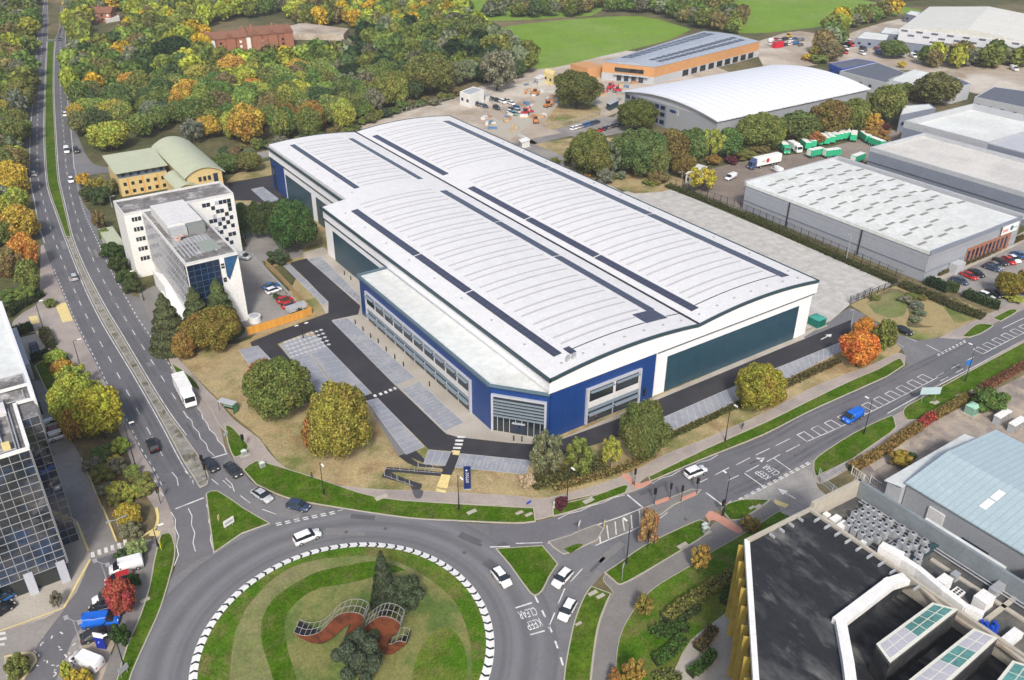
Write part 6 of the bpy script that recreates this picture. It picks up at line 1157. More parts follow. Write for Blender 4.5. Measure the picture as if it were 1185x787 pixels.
# ================================================================== TREES
def crown_mesh(name, n, s, kind, seed):
    R = np.random.RandomState(seed); 
    if kind == 'cone':
        z = R.rand(n)**1.35; rr = (1-z)**.72*.95+.06; a = R.rand(n)*2*pi; tier = .82+.18*np.sin(z*38+R.rand(n)); rad = rr*tier*(.55+.45*R.rand(n)**.4)
        P = np.stack([np.cos(a)*rad, np.sin(a)*rad, z*.97+.02], 1); Nn = np.stack([np.cos(a), np.sin(a), np.full(n, .5)], 1)
    else:
        k = {'round': 36, 'loose': 18, 'bush': 12, 'pine': 15}[kind]
        cs, rs = [], []
        for i in range(k):
            ph = i*2.399963; t = (i+.5)/k; zc = 1-1.75*t; rxy = sqrt(max(0, 1-zc*zc)); sc_ = R.uniform(.5, .8)
            cs.append([cos(ph)*rxy*sc_, sin(ph)*rxy*sc_, .53+zc*.34*R.uniform(.85, 1.1)]); rs.append(R.uniform(.17, .36) if kind != 'loose' else R.uniform(.17, .3))
        if kind != 'loose': cs.append([0, 0, .5]); rs.append(.5)
        cs = np.array(cs); rs = np.array(rs); wgt = rs**2; idx = R.choice(len(rs), n, p=wgt/wgt.sum())
        d = R.randn(n, 3); d /= np.linalg.norm(d, axis=1)[:, None]; d[:, 2] = np.where((d[:, 2] < -.35) & (R.rand(n) < .6), -d[:, 2], d[:, 2])
        q = (R.rand(n)**(.28 if kind != 'loose' else .6))[:, None]; off_ = d*rs[idx][:, None]*q; off_[:, 2] *= .62 if kind != 'pine' else .4
        P = cs[idx]+off_; Nn = d
        P[:, 2] = np.clip(P[:, 2], .07 if kind != 'bush' else .0, 1.02)
        if kind == 'bush': P[:, 2] = (P[:, 2]-.1)*1.1
    Nn = Nn+R.randn(n, 3)*.55; Nn /= np.linalg.norm(Nn, axis=1)[:, None]
    A = np.cross(Nn, R.randn(n, 3)); A /= np.linalg.norm(A, axis=1)[:, None]; B = np.cross(Nn, A); ss = (s*(.6+.8*R.rand(n)))[:, None]
    if kind == 'cone': ss = ss*.9
    A = A*[1, 1, .55]; B = B*[1, 1, .55]
    V_ = np.stack([P-A*ss-B*ss*.6, P+A*ss-B*ss*.6, P+A*ss*.7+B*ss*.8, P-A*ss*.7+B*ss*.8], 1).reshape(-1, 3)
    return V_
def quads_mesh(name, V_, mat_):
    n = len(V_)//4; me = D.meshes.new(name); me.vertices.add(4*n); me.vertices.foreach_set('co', V_.astype(np.float32).ravel()); me.loops.add(4*n); me.loops.foreach_set('vertex_index', np.arange(4*n, dtype=np.int32))
    me.polygons.add(n); me.polygons.foreach_set('loop_start', np.arange(0, 4*n, 4, dtype=np.int32)); me.polygons.foreach_set('loop_total', np.full(n, 4, dtype=np.int32)); me.materials.append(M[mat_]); me.update(calc_edges=True); return me
CRV = {}; CRM = {}
def crown(kind, lod, var):
    key = (kind, lod, var)
    if key not in CRM:
        n, s = {0: (34000, .0245), 1: (13000, .04), 2: (5000, .062), 3: (900, .14)}[lod]
        if kind == 'loose': n = int(n*.55)
        CRV[key] = crown_mesh('c', n, s, kind, hash_(key)); 
        if lod < 3: CRM[key] = quads_mesh('crown_leaves', CRV[key], 'needle' if kind in ('cone', 'pine') else 'leaf')
        else: CRM[key] = None
    return CRM[key]
def hash_(k): return sum(ord(c)*(i+3) for i, c in enumerate(str(k))) % 9973
TRK = {}
def trunk_mesh(kind, var):
    key = (kind == 'cone', var)
    if key not in TRK:
        R = random.Random(var*7+1); mb = MB(); top = .9 if kind == 'cone' else .5
        mb.tube((0, 0, -.01), (0, 0, top), .055, .02, 8)
        if kind != 'cone':
            for i in range(7):
                a = i*2.4+R.random(); z = .16+R.random()*.25; e = (cos(a)*.55, sin(a)*.55, z+.3+R.random()*.15); mb.tube((0, 0, z), e, .028, .008, 5); mb.tube(e, (e[0]*1.3, e[1]*1.2, e[2]+.15), .01, .004, 4)
        TRK[key] = mb.mesh('trunk', 'bark', True)
    return TRK[key]
C = dict(OLIVE=(.185, .22, .05), DG=(.075, .125, .048), MG=(.13, .2, .048), YG=(.36, .4, .055), YEL=(0.535, 0.433, 0.032), GOLD=(.5, .36, .035), ORG=(.52, .3, .035), RUST=(.34, .2, .045), BROWN=(.22, .19, .075), GREY=(.2, .225, .14), CON=(0.028, 0.057, 0.025), BLUEG=(0.070, 0.115, 0.076), RED=(0.408, 0.074, 0.045), BRED=(.6, .24, .02), LG=(.24, .32, .065), FRESH=(0.102, 0.203, 0.038), WINE=(0.127, 0.034, 0.045), HEDGEG=(0.038, 0.088, 0.018), PALE=(0.255, 0.365, 0.127), PINE=(0.051, 0.081, 0.045))
CNAME = dict(OLIVE='olive green', DG='dark green', MG='mid green', YG='yellow green', YEL='yellow', GOLD='golden', ORG='orange', RUST='rust orange', BROWN='brown', GREY='grey green', CON='dark evergreen', BLUEG='blue green', RED='red', BRED='bright orange', LG='light green', FRESH='fresh green', WINE='dark red', HEDGEG='deep green', PALE='pale variegated', PINE='dark pine')
NT = [0]; TREES = []
def tree_at(x, y, r, h, kind, col, label, group=None, lod=None, name=None, jitter=.12):
    dist = hypot(hypot(x-CAM[0], y-CAM[1]), 100); px = 2*r*FL/dist
    if lod is None: lod = 0 if px > 48 else 1 if px > 24 else 2
    i = NT[0]; NT[0] += 1; TREES.append((x, y, r)); R = random.Random(i*31+5); var = i % 3
    cat_ = 'bush' if kind == 'bush' else 'tree'
    rt = root(name or {'cone': 'conifer_tree', 'bush': 'bush', 'pine': 'pine_tree'}.get(kind, 'tree'), label, cat_, (x, y, 0), R.random()*6.28, group); rt.scale = (r*1.06, r*1.06, h)
    c = D.objects.new('crown', crown(kind, lod, var)); COL.objects.link(c); c.parent = rt
    cc = C[col] if isinstance(col, str) else col; j = lambda: 1+R.uniform(-jitter, jitter); c.color = (cc[0]*j(), cc[1]*j(), cc[2]*j(), 1)
    if kind != 'bush':
        t = D.objects.new('trunk', trunk_mesh(kind, var)); COL.objects.link(t); t.parent = rt; t.scale = (1, 1, 1)
    return rt
def tr(u, vt, vb, w, kind, col, label, group=None, **k):
    """crown box in pixels: centre u, top vt, bottom vb, width w"""
    vbase = vb-w*.16 if kind != 'cone' else vb-w*.1
    x, y = g(u, vbase)
    dist = sqrt((x-CAM[0])**2+(y-CAM[1])**2+1e4); r = w/2*dist/FL; h = hgt(x, y, vt+ (w*.05 if kind not in ('cone',) else 0)); h = max(h, r*.7); return tree_at(x, y, r, h, kind, col, label, group, **k)
def core(rt, col, name='inner_foliage'): pass
TL = [
 (326, 415, 491, 78, 'round', (.15, .19, .04), 'large dark green round tree beside the parking bays'), (306, 417, 452, 34, 'round', (0.300, 0.163, 0.037), 'orange crown peeping out behind the large dark green round tree'),
 (395, 447, 541, 76, 'round', (.28, .245, .04), 'big round tree turning golden green above the curved pavement'), (366, 482, 532, 24, 'round', (0.312, 0.188, 0.037), 'small orange tree at the left foot of the big golden tree'),
 (200, 340, 408, 46, 'cone', (.1, .135, .05), 'dark conifer left of the slanted white wall'), (233, 333, 396, 42, 'cone', (.105, .14, .05), 'blue green conifer in front of the blue glass'), (260, 323, 390, 42, 'cone', (.1, .135, .05), 'conifer against the slanted white wall'), (247, 356, 412, 60, 'round', (0.250, 0.200, 0.037), 'yellow flecked tree under the conifers'), (215, 385, 420, 26, 'round', 'RUST', 'small rust coloured tree at the foot of the conifers'),
 (262, 177, 206, 34, 'round', 'MG', 'green tree filling the gap right of the curved sage roof'), (290, 175, 203, 32, 'round', 'OLIVE', 'olive tree between the sage roof and the blue end wall'), (344, 231, 300, 54, 'round', (0.062, 0.125, 0.037), 'tall dense evergreen beside the dark panel wall'), (330, 238, 285, 34, 'round', (.07, .11, .03), 'evergreen at the right end of the clipped row'), (284, 236, 280, 26, 'round', (.07, .11, .03), 'evergreen at the left end of the clipped row'), (299, 234, 280, 26, 'round', (.07, .11, .03), 'second evergreen of the clipped row'), (314, 233, 280, 28, 'round', (.07, .11, .03), 'third evergreen of the clipped row'), (322, 288, 310, 26, 'bush', 'DG', 'low dark shrub below the evergreen row'),
 (742, 466, 540, 54, 'round', (.14, .2, .045), 'tall dark green tree between the estate road and the main road'), (876, 421, 482, 58, 'round', (.29, .32, .035), 'yellow green round tree in front of the long bays'),
 (990, 384, 430, 42, 'round', (.6, .24, .015), 'bright orange tree by the access road'), (996, 367, 405, 26, 'round', (.6, .25, .015), 'upper lobe of bright orange leaves by the access road'), (1019, 370, 412, 24, 'round', 'OLIVE', 'olive tree right of the bright orange one'),
 (631, 495, 562, 40, 'loose', (0.213, 0.213, 0.100), 'thin grey green birch beside the main pavement'), (668, 506, 556, 38, 'loose', 'OLIVE', 'thin olive tree right of the birch'), (706, 504, 545, 26, 'loose', 'YG', 'small thin tree left of the tall dark one'), (610, 548, 566, 22, 'bush', (0.438, 0.350, 0.213), 'pale straw coloured shrub beside the birch'),
 (446, 638, 704, 32, 'cone', (.06, .09, .05), 'pointed dark pine on the roundabout'), (467, 668, 718, 42, 'pine', (.08, .11, .06), 'spreading dark pine beside the rusty sculpture'), (420, 729, 800, 56, 'pine', (.08, .115, .06), 'dark rounded pine at the bottom of the roundabout'),
 (749, 586, 640, 26, 'loose', (.36, .25, .09), 'thin orange birch on the verge by the crossing'), (808, 630, 667, 24, 'loose', (.42, .31, .05), 'small orange tree on the lawn with a white stem'), (744, 688, 716, 23, 'loose', (.27, .24, .05), 'small brown green tree on the lawn'), (731, 763, 800, 26, 'loose', (.42, .3, .05), 'small golden tree at the bottom of the lawn'), (868, 599, 616, 22, 'bush', (0.250, 0.188, 0.050), 'low golden bush at the top of the lawn'), (712, 776, 795, 20, 'bush', (0.312, 0.188, 0.037), 'low bush at the bottom edge of the lawn'), 
 (98, 437, 503, 54, 'round', (.37, .39, .04), 'large yellow green tree over the parked white cars'), (122, 448, 515, 48, 'round', (.48, .42, .03), 'large yellow tree leaning over the dual carriageway'), (90, 472, 514, 24, 'round', (.42, .24, .04), 'orange tinted tree left of the large yellow one'), (66, 405, 425, 22, 'round', 'YG', 'small yellow bush tree by the paved parking space'), (73, 418, 438, 24, 'round', 'GOLD', 'small golden tree above the big yellow pair'), (88, 422, 460, 36, 'loose', 'YG', 'thin yellow tree above the big yellow pair'),
 (144, 671, 715, 32, 'round', (.36, .085, .05), 'red leaved tree in the lower left lot'), (143, 722, 748, 18, 'bush', 'HEDGEG', 'dark green bush below the red tree'), (160, 624, 647, 22, 'bush', 'PALE', 'pale variegated bush above the white van'), (144, 634, 650, 18, 'bush', 'DG', 'dark bush left of the variegated one'), (156, 664, 682, 14, 'bush', 'HEDGEG', 'dark green bush right of the red car'),
 (94, 776, 800, 24, 'bush', 'GOLD', 'golden shrub at the bottom of the lower left lot'), (82, 765, 790, 12, 'bush', 'YG', 'thin yellow shrub beside the golden one'), (24, 760, 785, 24, 'bush', 'OLIVE', 'olive shrubs on the corner island'),
 (151, 584, 612, 28, 'round', (0.450, 0.312, 0.037), 'small golden tree at the end of the roadside shrubs'),
 (60, 345, 357, 14, 'bush', 'OLIVE', 'low olive shrub by the side road mouth'),
 (1163, 315, 348, 28, 'round', (0.250, 0.200, 0.025), 'golden olive tree by the right car park'), (1184, 311, 345, 22, 'round', (0.275, 0.213, 0.025), 'golden tree cut by the right edge'), (1174, 342, 352, 18, 'bush', 'YG', 'yellow green bush below the golden olive tree'),
 (1140, 450, 480, 40, 'bush', 'FRESH', 'rounded green bush behind the autumn hedge'), (1041, 521, 544, 26, 'bush', (0.375, 0.300, 0.037), 'yellow shrub beside the blue grey shed'), (1052, 523, 535, 14, 'bush', 'DG', 'dark shrub right of the yellow one'),
 (649, 575, 592, 16, 'bush', 'WINE', 'dark red bush on the short verge'),
 (667, 80, 133, 56, 'round', (0.138, 0.144, 0.037), 'big olive tree on the building site'), (683, 151, 212, 50, 'round', 'OLIVE', 'olive tree nearest the kiosk path'), (735, 114, 158, 50, 'round', (0.138, 0.150, 0.027), 'round olive tree before the curved roof warehouse'), (737, 146, 212, 60, 'round', 'MG', 'large mid green tree at the back of the concrete yard'), (776, 148, 205, 40, 'round', (0.175, 0.138, 0.037), 'green tree with brown patches by the wagon yard'), (798, 146, 200, 36, 'round', 'MG', 'mid green tree below the oval emblem'), (822, 145, 190, 30, 'loose', 'YG', 'thin yellow green tree below the emblem wall'), (842, 147, 188, 34, 'round', 'MG', 'green tree right of the thin yellow one'), (838, 146, 162, 14, 'bush', 'YEL', 'bright yellow topped shrub tree by the grey wall'), (812, 191, 226, 36, 'loose', 'YEL', 'thin yellow tree over the white shelter'), (825, 178, 194, 18, 'bush', 'RUST', 'rusty shrub by the white lorry'), (846, 180, 192, 16, 'bush', 'WINE', 'dark red shrub by the white lorry'), (862, 172, 188, 24, 'bush', 'OLIVE', 'olive shrubs behind the white lorry cab'), (875, 130, 180, 58, 'round', 'OLIVE', 'broad olive tree before the grey gable wall'), (893, 140, 172, 30, 'round', 'YG', 'yellow green tree left of the green wagons'), (709, 158, 208, 32, 'loose', 'GREY', 'thin grey tree between the two trees at the concrete yard'), (758, 165, 212, 30, 'round', 'OLIVE', 'olive tree at the corner of the wagon yard fence'), (790, 176, 210, 26, 'round', (.22, .15, .04), 'brown flecked tree above the white shelter'), (660, 168, 196, 18, 'loose', 'OLIVE', 'slim young tree on the dry ground by the kiosk path'), (760, 195, 216, 26, 'bush', 'BROWN', 'brown thicket at the back of the concrete yard'), (700, 195, 216, 24, 'bush', 'GREY', 'grey thicket behind the white roof edge'),
 (922, 128, 172, 48, 'round', 'MG', 'mid green tree above the green wagons'), (957, 114, 164, 44, 'round', (0.188, 0.150, 0.037), 'brownish tree above the long wagon row'), (984, 113, 160, 34, 'round', 'OLIVE', 'olive tree above the right end of the wagon row'), (940, 150, 172, 22, 'round', 'RUST', 'rusty low tree behind the wagon row'), (1004, 128, 160, 26, 'loose', 'GOLD', 'thin golden tree behind the dark green wagon'), (1022, 98, 148, 40, 'round', 'OLIVE', 'tall olive tree before the pale low sheds'), (1012, 145, 166, 32, 'bush', (0.312, 0.188, 0.050), 'orange green bushes by the small pale roofed shed'), (1051, 150, 160, 16, 'bush', 'YEL', 'small yellow bush behind the sunken white roof'), (1080, 83, 128, 46, 'round', (.15, .16, .045), 'olive brown tree left of the white gabled building'), (1046, 94, 118, 26, 'bush', 'OLIVE', 'olive bush between the pale low sheds'), (1058, 102, 120, 24, 'bush', 'BROWN', 'brown bush beside the olive brown tree'),
 (1032, 45, 72, 30, 'round', 'MG', 'mid green tree in the far lorry park'), (947, 52, 72, 24, 'round', (0.275, 0.250, 0.037), 'yellow green tree behind the curved roof'), (960, 47, 75, 26, 'round', 'BROWN', 'brown tree behind the curved roof'), (934, 62, 72, 14, 'bush', 'YEL', 'yellow bush behind the curved roof'), (948, 62, 76, 22, 'bush', 'OLIVE', 'olive bush behind the curved roof'), (1043, 70, 80, 9, 'bush', 'YEL', 'tiny yellow bush above the slate roofs'),
 (1009, 90, 100, 14, 'bush', 'DG', 'dark bush beside the low white sided building'),
 (272, 62, 98, 30, 'round', (0.525, 0.388, 0.050), 'bright yellow dome shaped tree in the wood'), (294, 90, 116, 28, 'round', (0.500, 0.275, 0.037), 'golden orange tree right of the yellow dome'), (288, 119, 172, 40, 'round', (.5, .31, .04), 'large orange tree at the wood edge'), (333, 119, 160, 34, 'round', (0.250, 0.150, 0.037), 'rust green tree at the wood edge behind the roof'), (362, 115, 158, 32, 'round', (0.325, 0.188, 0.037), 'orange brown tree at the wood edge behind the roof'), (297, 125, 160, 22, 'round', (0.500, 0.250, 0.037), 'orange tree behind the large orange one'), (203, 42, 86, 42, 'round', 'CON', 'very dark evergreen mass in the middle of the wood'), (455, 86, 130, 38, 'round', (0.237, 0.237, 0.056), 'yellow green rounded tree near the dirt plot'), (500, 60, 118, 58, 'round', 'OLIVE', 'broad olive tree at the wood edge'), (345, 68, 98, 30, 'round', (0.562, 0.375, 0.050), 'bright golden tree deep in the wood'), (575, 56, 112, 46, 'loose', 'GREY', 'pale thin tree by the site car park'), (545, 18, 62, 36, 'round', 'MG', 'tree at the field corner with a yellow top'), (92, 118, 150, 18, 'round', 'GOLD', 'golden tree beside the slip road'), (185, 118, 145, 38, 'round', 'BLUEG', 'blue green cedar in the wood'), (225, 135, 170, 26, 'loose', 'GREY', 'bare grey tree above the curved sage roof'), (130, 140, 180, 44, 'round', 'YG', 'yellow green tree left of the buff block'),
 (97, 199, 218, 16, 'bush', 'GOLD', 'golden shrub on the corner of the slip road'), (114, 205, 228, 20, 'bush', (0.275, 0.213, 0.037), 'golden topped hedge tree by the buff block'), (131, 206, 228, 20, 'bush', 'OLIVE', 'olive hedge tree touching the buff block'), (105, 214, 236, 18, 'bush', 'DG', 'dark hedge tree below the golden shrub'), (118, 216, 240, 24, 'bush', 'DG', 'dark hedge tree by the lay-by bend'),
 (116, 240, 268, 14, 'bush', 'BROWN', 'brownish shrub beside the white office side wall'), (122, 262, 280, 14, 'bush', 'OLIVE', 'olive shrub above the office hedge'),
 (131, 280, 302, 24, 'bush', (0.062, 0.106, 0.025), 'top green shrub beside the white office wall'), (138, 295, 318, 22, 'bush', (0.062, 0.100, 0.025), 'second green shrub beside the white office wall'), (146, 310, 332, 22, 'bush', (0.075, 0.112, 0.037), 'third green shrub beside the white office wall'), (154, 322, 342, 20, 'bush', (0.075, 0.106, 0.037), 'lowest green shrub beside the white office wall'),
 (20, 186, 232, 30, 'round', 'YEL', 'topmost yellow tree on the left roadside'), (27, 236, 285, 40, 'round', (0.450, 0.338, 0.037), 'big yellow tree on the left roadside'), (8, 250, 290, 30, 'round', 'OLIVE', 'olive tree at the left edge behind the yellow one'), (34, 270, 318, 28, 'round', 'ORG', 'orange tree on the left roadside'), (14, 285, 325, 30, 'round', 'BROWN', 'brown green tree at the left edge'), (38, 300, 342, 24, 'round', 'OLIVE', 'olive tree at the lower end of the roadside row'), (22, 215, 250, 24, 'round', 'YG', 'yellow green tree below the topmost yellow one'), (8, 335, 352, 30, 'bush', 'MG', 'green shrubs at the left edge above the side road'), (30, 330, 352, 24, 'bush', 'OLIVE', 'olive shrub above the side road'), (5, 305, 322, 16, 'bush', 'RUST', 'rusty shrubs at the left edge'),
 (1028, 390, 402, 12, 'bush', 'OLIVE', 'low olive shrub right of the orange tree')]
for t in TL: tr(*t)
# roadside shrub belt under the big yellow trees
belt = W2([(100, 505), (128, 492), (144, 512), (158, 545), (170, 580), (172, 608), (150, 628), (134, 618), (120, 585), (106, 545)]); R_b = random.Random(3); k = 0
bx0, bx1 = min(p[0] for p in belt), max(p[0] for p in belt); by0, by1 = min(p[1] for p in belt), max(p[1] for p in belt); bs = []
while k < 46:
    x, y = R_b.uniform(bx0, bx1), R_b.uniform(by0, by1); k += 1
    if inpoly((x, y), belt) and all(hypot(x-a, y-b) > 1.9 for a, b in bs):
        bs.append((x, y)); c = R_b.choice(['OLIVE', 'GREY', 'LG', 'MG', 'GREY', 'OLIVE', 'YG', 'GOLD']); tree_at(x, y, R_b.uniform(1.6, 2.5), R_b.uniform(2, 3.4), 'bush', C[c], CNAME[c]+' shrub in the belt between the service lane and the dual carriageway', 'shrub belt by the service lane')
# shrubs in the basin, pond rushes
for i, (u, v, w) in enumerate([(1048, 348, 18), (1060, 354, 16), (1064, 362, 14), (1060, 370, 14), (1012, 345, 12), (1054, 343, 14), (1066, 345, 12)]): tr(u, v-4, v+4, w, 'bush', 'GREY' if i < 4 else 'OLIVE', 'low grey green rushes in the dry basin', 'rushes in the dry basin')
# ---------- the wood: countable nearest trees one by one, the far rest as one mass
NOGO = [F1, F2, F3]+[W2(q) for q in ([(100, 58), (108, 20), (150, 16), (162, 30), (150, 44), (112, 58)], [(236, 74), (240, 30), (330, 14), (350, 34), (415, 34), (422, 58), (346, 76), (300, 82)], [(403, 160), (412, 143), (503, 115), (532, 114), (532, 96), (562, 98), (570, 104), (612, 84), (650, 70), (700, 60), (1300, 60), (1300, 900), (250, 900), (250, 180), (300, 170)], [(96, 176), (130, 190), (128, 176), (200, 150), (260, 168), (256, 230), (90, 230)], [(46, -20), (82, -20), (83, 60), (85, 130), (90, 160), (108, 186), (96, 230), (70, 230), (34, 230), (28, 150), (38, 50)])]
cand = []
RW = random.Random(11)
def sample(px, sp, tag_, n=9000, xr=None):
    pl = px; x0, x1 = min(p[0] for p in pl), max(p[0] for p in pl); y0, y1 = min(p[1] for p in pl), max(p[1] for p in pl)
    nx = int((x1-x0)/sp)+1; ny = int((y1-y0)/sp)+1
    for i in range(nx):
        for j in range(ny):
            x, y = x0+(i+RW.uniform(-.1, .9))*sp, y0+(j+RW.uniform(-.1, .9))*sp
            if not inpoly((x, y), pl): continue
            if tag_ not in ('hedge', 'lorry') and any(inpoly((x, y), q) for q in NOGO): continue
            u, v = pj((x, y, 8))
            if v < -60 or u < -60 or u > 1260: continue
            if any(hypot(x-a, y-b) < .75*(r+sp*.5) for a, b, r in TREES): continue
            cand.append((x, y, tag_))
sample(W2([(78, 0), (80, 110), (97, 176), (135, 190), (180, 176), (240, 184), (300, 176), (330, 172), (400, 156), (440, 136), (540, 108), (600, 92), (640, 66), (600, 62), (560, 40), (536, 10), (500, -30), (420, -40), (70, -40)]), 8.6, 'wood')
sample(W2([(-60, 215), (-60, -30), (50, -30), (44, 20), (38, 44), (30, 140), (24, 200), (8, 240)]), 8.6, 'left')
sample(W2([(57, 40), (57, -20), (70, -20), (66, 36)]), 8, 'strip')
sample(W2([(-80, 200), (10, 180), (12, 240), (6, 330), (-80, 330)]), 8.6, 'left')
for q in ([(566, 20), (650, 22), (694, 14), (700, 8), (640, 12), (566, 12)], [(690, 14), (742, 15), (800, 30), (812, 34), (852, 40), (858, 28), (830, 12), (800, 8), (690, 6)], [(700, -8), (880, -14), (960, -8), (958, -12), (700, -16)], [(740, 4), (830, 6), (880, -6), (860, -14), (740, -8)], [(960, -4), (1060, 4), (1078, -2), (1240, -2), (1240, -14), (960, -12)], [(780, 8), (812, 20), (838, 8), (880, -8), (812, -10)]): sample(W2(q), 9.5, 'hedge')
for q in ([(985, 82), (1040, 76), (1100, 72), (1185, 68), (1240, 66), (1240, 74), (1185, 77), (1100, 80), (1040, 83)], [(940, 76), (965, 62), (976, 44), (966, 44), (945, 62), (925, 78)], [(960, 44), (1000, 30), (1045, 16), (1048, 12), (990, 26), (955, 40)]): sample(W2(q), 8, 'lorry')
cand.sort(key=lambda c: hypot(c[0]-CAM[0], c[1]-CAM[1]))
def pick(x, y, t):
    u, v = pj((x, y, 6)); r = RW.random()
    if t == 'hedge': P_ = ['OLIVE', 'BROWN', 'DG', 'OLIVE', 'MG', 'GREY']
    elif t == 'lorry': P_ = ['OLIVE', 'YG', 'BROWN', 'GREY', 'MG', 'GOLD']
    elif t == 'left': P_ = ['OLIVE', 'GREY', 'YG', 'MG', 'OLIVE', 'BROWN', 'MG'] if v > 20 else ['OLIVE', 'GREY', 'DG']
    elif u > 390 and 30 < v < 115: P_ = ['CON', 'DG', 'MG', 'OLIVE', 'DG', 'GREY', 'OLIVE']
    elif u > 150 and v < 40: P_ = ['YG', 'OLIVE', 'OLIVE', 'YG', 'MG', 'OLIVE', 'GOLD', 'GREY', 'YG', 'BROWN', 'MG', 'LG']
    elif 240 < u < 330 and 100 < v: P_ = ['OLIVE', 'OLIVE', 'YG', 'MG', 'LG', 'BROWN']
    elif u > 400: P_ = ['DG', 'OLIVE', 'MG', 'BROWN', 'GREY']
    else: P_ = ['OLIVE', 'YG', 'MG', 'OLIVE', 'LG', 'DG', 'GREY', 'MG', 'YG', 'MG', 'BROWN', 'LG', 'OLIVE', 'GOLD', 'LG']
    return RW.choice(P_)
MAXI = 298-sum(1 for t in TL if t[4] != 'bush'); ind = cand[:MAXI]; rest = cand[MAXI:MAXI+2600]
for x, y, t in ind:
    c = pick(x, y, t); kind = 'cone' if (c in ('CON', 'DG') and RW.random() < .55) else ('loose' if c == 'GREY' and RW.random() < .6 else 'round'); r = RW.uniform(4.0, 6.6)
    where = {'wood': 'in the wood right of the dual carriageway', 'left': 'in the wood left of the dual carriageway', 'strip': 'between the two far carriageways', 'hedge': 'in the hedgerow between the pastures', 'lorry': 'in the belt below the far lorry park'}[t]
    if kind == 'cone': r *= .75
    tree_at(x, y, r, RW.uniform(8, 13) if t != 'lorry' else RW.uniform(5, 8), kind, c, CNAME[c]+{'cone': ' conifer ', 'loose': ' thin crowned tree ', 'round': ' broad crowned tree '}[kind]+where, 'trees of the wood and hedgerows')
VV, CCs = [], []
for i, (x, y, t) in enumerate(rest):
    c = C[pick(x, y, t)]; kd = 'round'; crown(kd, 3, i % 3); V_ = CRV[(kd, 3, i % 3)].copy(); d_ = hypot(x-CAM[0], y-CAM[1])
    if d_ > 650: V_ = V_.reshape(-1, 4, 3)[::2].reshape(-1, 3)
    r, h, a = RW.uniform(4.5, 7.5), RW.uniform(8, 13), RW.random()*6.28; ca, sa = cos(a)*r, sin(a)*r
    VV.append(np.stack([V_[:, 0]*ca-V_[:, 1]*sa+x, V_[:, 0]*sa+V_[:, 1]*ca+y, V_[:, 2]*h], 1)); jj = RW.uniform(.8, 1.2); CCs.append(np.tile(np.array([c[0]*jj, c[1]*RW.uniform(.9, 1.1)*jj, c[2]*jj, 1.]), (len(V_), 1)))
VA = np.concatenate(VV); me = quads_mesh('woodland', VA, 'aleaf'); at = me.color_attributes.new('Col', 'FLOAT_COLOR', 'POINT'); at.data.foreach_set('color', np.concatenate(CCs).astype(np.float32).ravel())
wo = D.objects.new('woodland', me); COL.objects.link(wo); tag(wo, 'far part of the autumn wood that reads as one mass of crowns', 'woodland', kind='stuff')
if HAZE:
    hz = MB().box(-420, 1500, -260, 1500, -1.2, 125).build('haze', 'leaf', kind='stuff'); hm = D.materials.new('haze'); hm.use_nodes = True; hn = hm.node_tree; hn.nodes.remove(hn.nodes['Principled BSDF']); pv = hn.nodes.new('ShaderNodeVolumePrincipled'); pv.inputs['Color'].default_value = (.86, .9, .95, 1); pv.inputs['Density'].default_value = HAZE; hn.links.new(pv.outputs[0], hn.nodes['Material Output'].inputs['Volume']); hz.data.materials.clear(); hz.data.materials.append(hm); hz['label'] = 'thin pale air over the whole place'
print('trees', NT[0], 'cand', len(cand), 'rest', len(rest), 'quads', len(VA)//4)
R5 = random.Random(9)
for i in range(34):   # scrub behind the concrete yard and under the tree row
    u, v = R5.uniform(640, 780), 0; v = 196+(u-640)*.12+R5.uniform(-9, 7)
    c = R5.choice(['BROWN', 'OLIVE', 'GREY', 'OLIVE', 'RUST']); x, y = g(u, v)
    if x > 79 and y > 98: tree_at(x, y, R5.uniform(1.5, 3), R5.uniform(1.5, 3.2), 'bush', c, CNAME[c]+' scrub bush between the white warehouse and the tree row', 'scrub behind the concrete yard')
for i in range(30):
    u = 862+i*5.6; v = 178-(u-862)*.16+R5.uniform(-3, 2); c = R5.choice(['BROWN', 'OLIVE', 'RUST', 'WINE', 'MG']); x, y = g(u, v); tree_at(x, y, R5.uniform(1.6, 2.6), R5.uniform(1.8, 3.2), 'bush', c, CNAME[c]+' undergrowth behind the green wagons', 'undergrowth behind the wagon yard')
for i in range(44):
    t = i/43; u = 140+t*400; v = np.interp(u, [140, 180, 250, 310, 400, 450, 540], [190, 176, 184, 174, 156, 134, 112])+R5.uniform(-5, 2); c = R5.choice(['OLIVE', 'MG', 'GREY', 'DG', 'BROWN', 'OLIVE']); x, y = g(u, v)
    if not any(inpoly((x, y), q) for q in NOGO[3:4]+NOGO[6:]): tree_at(x, y, R5.uniform(2, 3.6), R5.uniform(2.2, 4.5), 'bush', c, CNAME[c]+' shrub along the lower edge of the wood', 'shrubs along the wood edge')
R6 = random.Random(4)
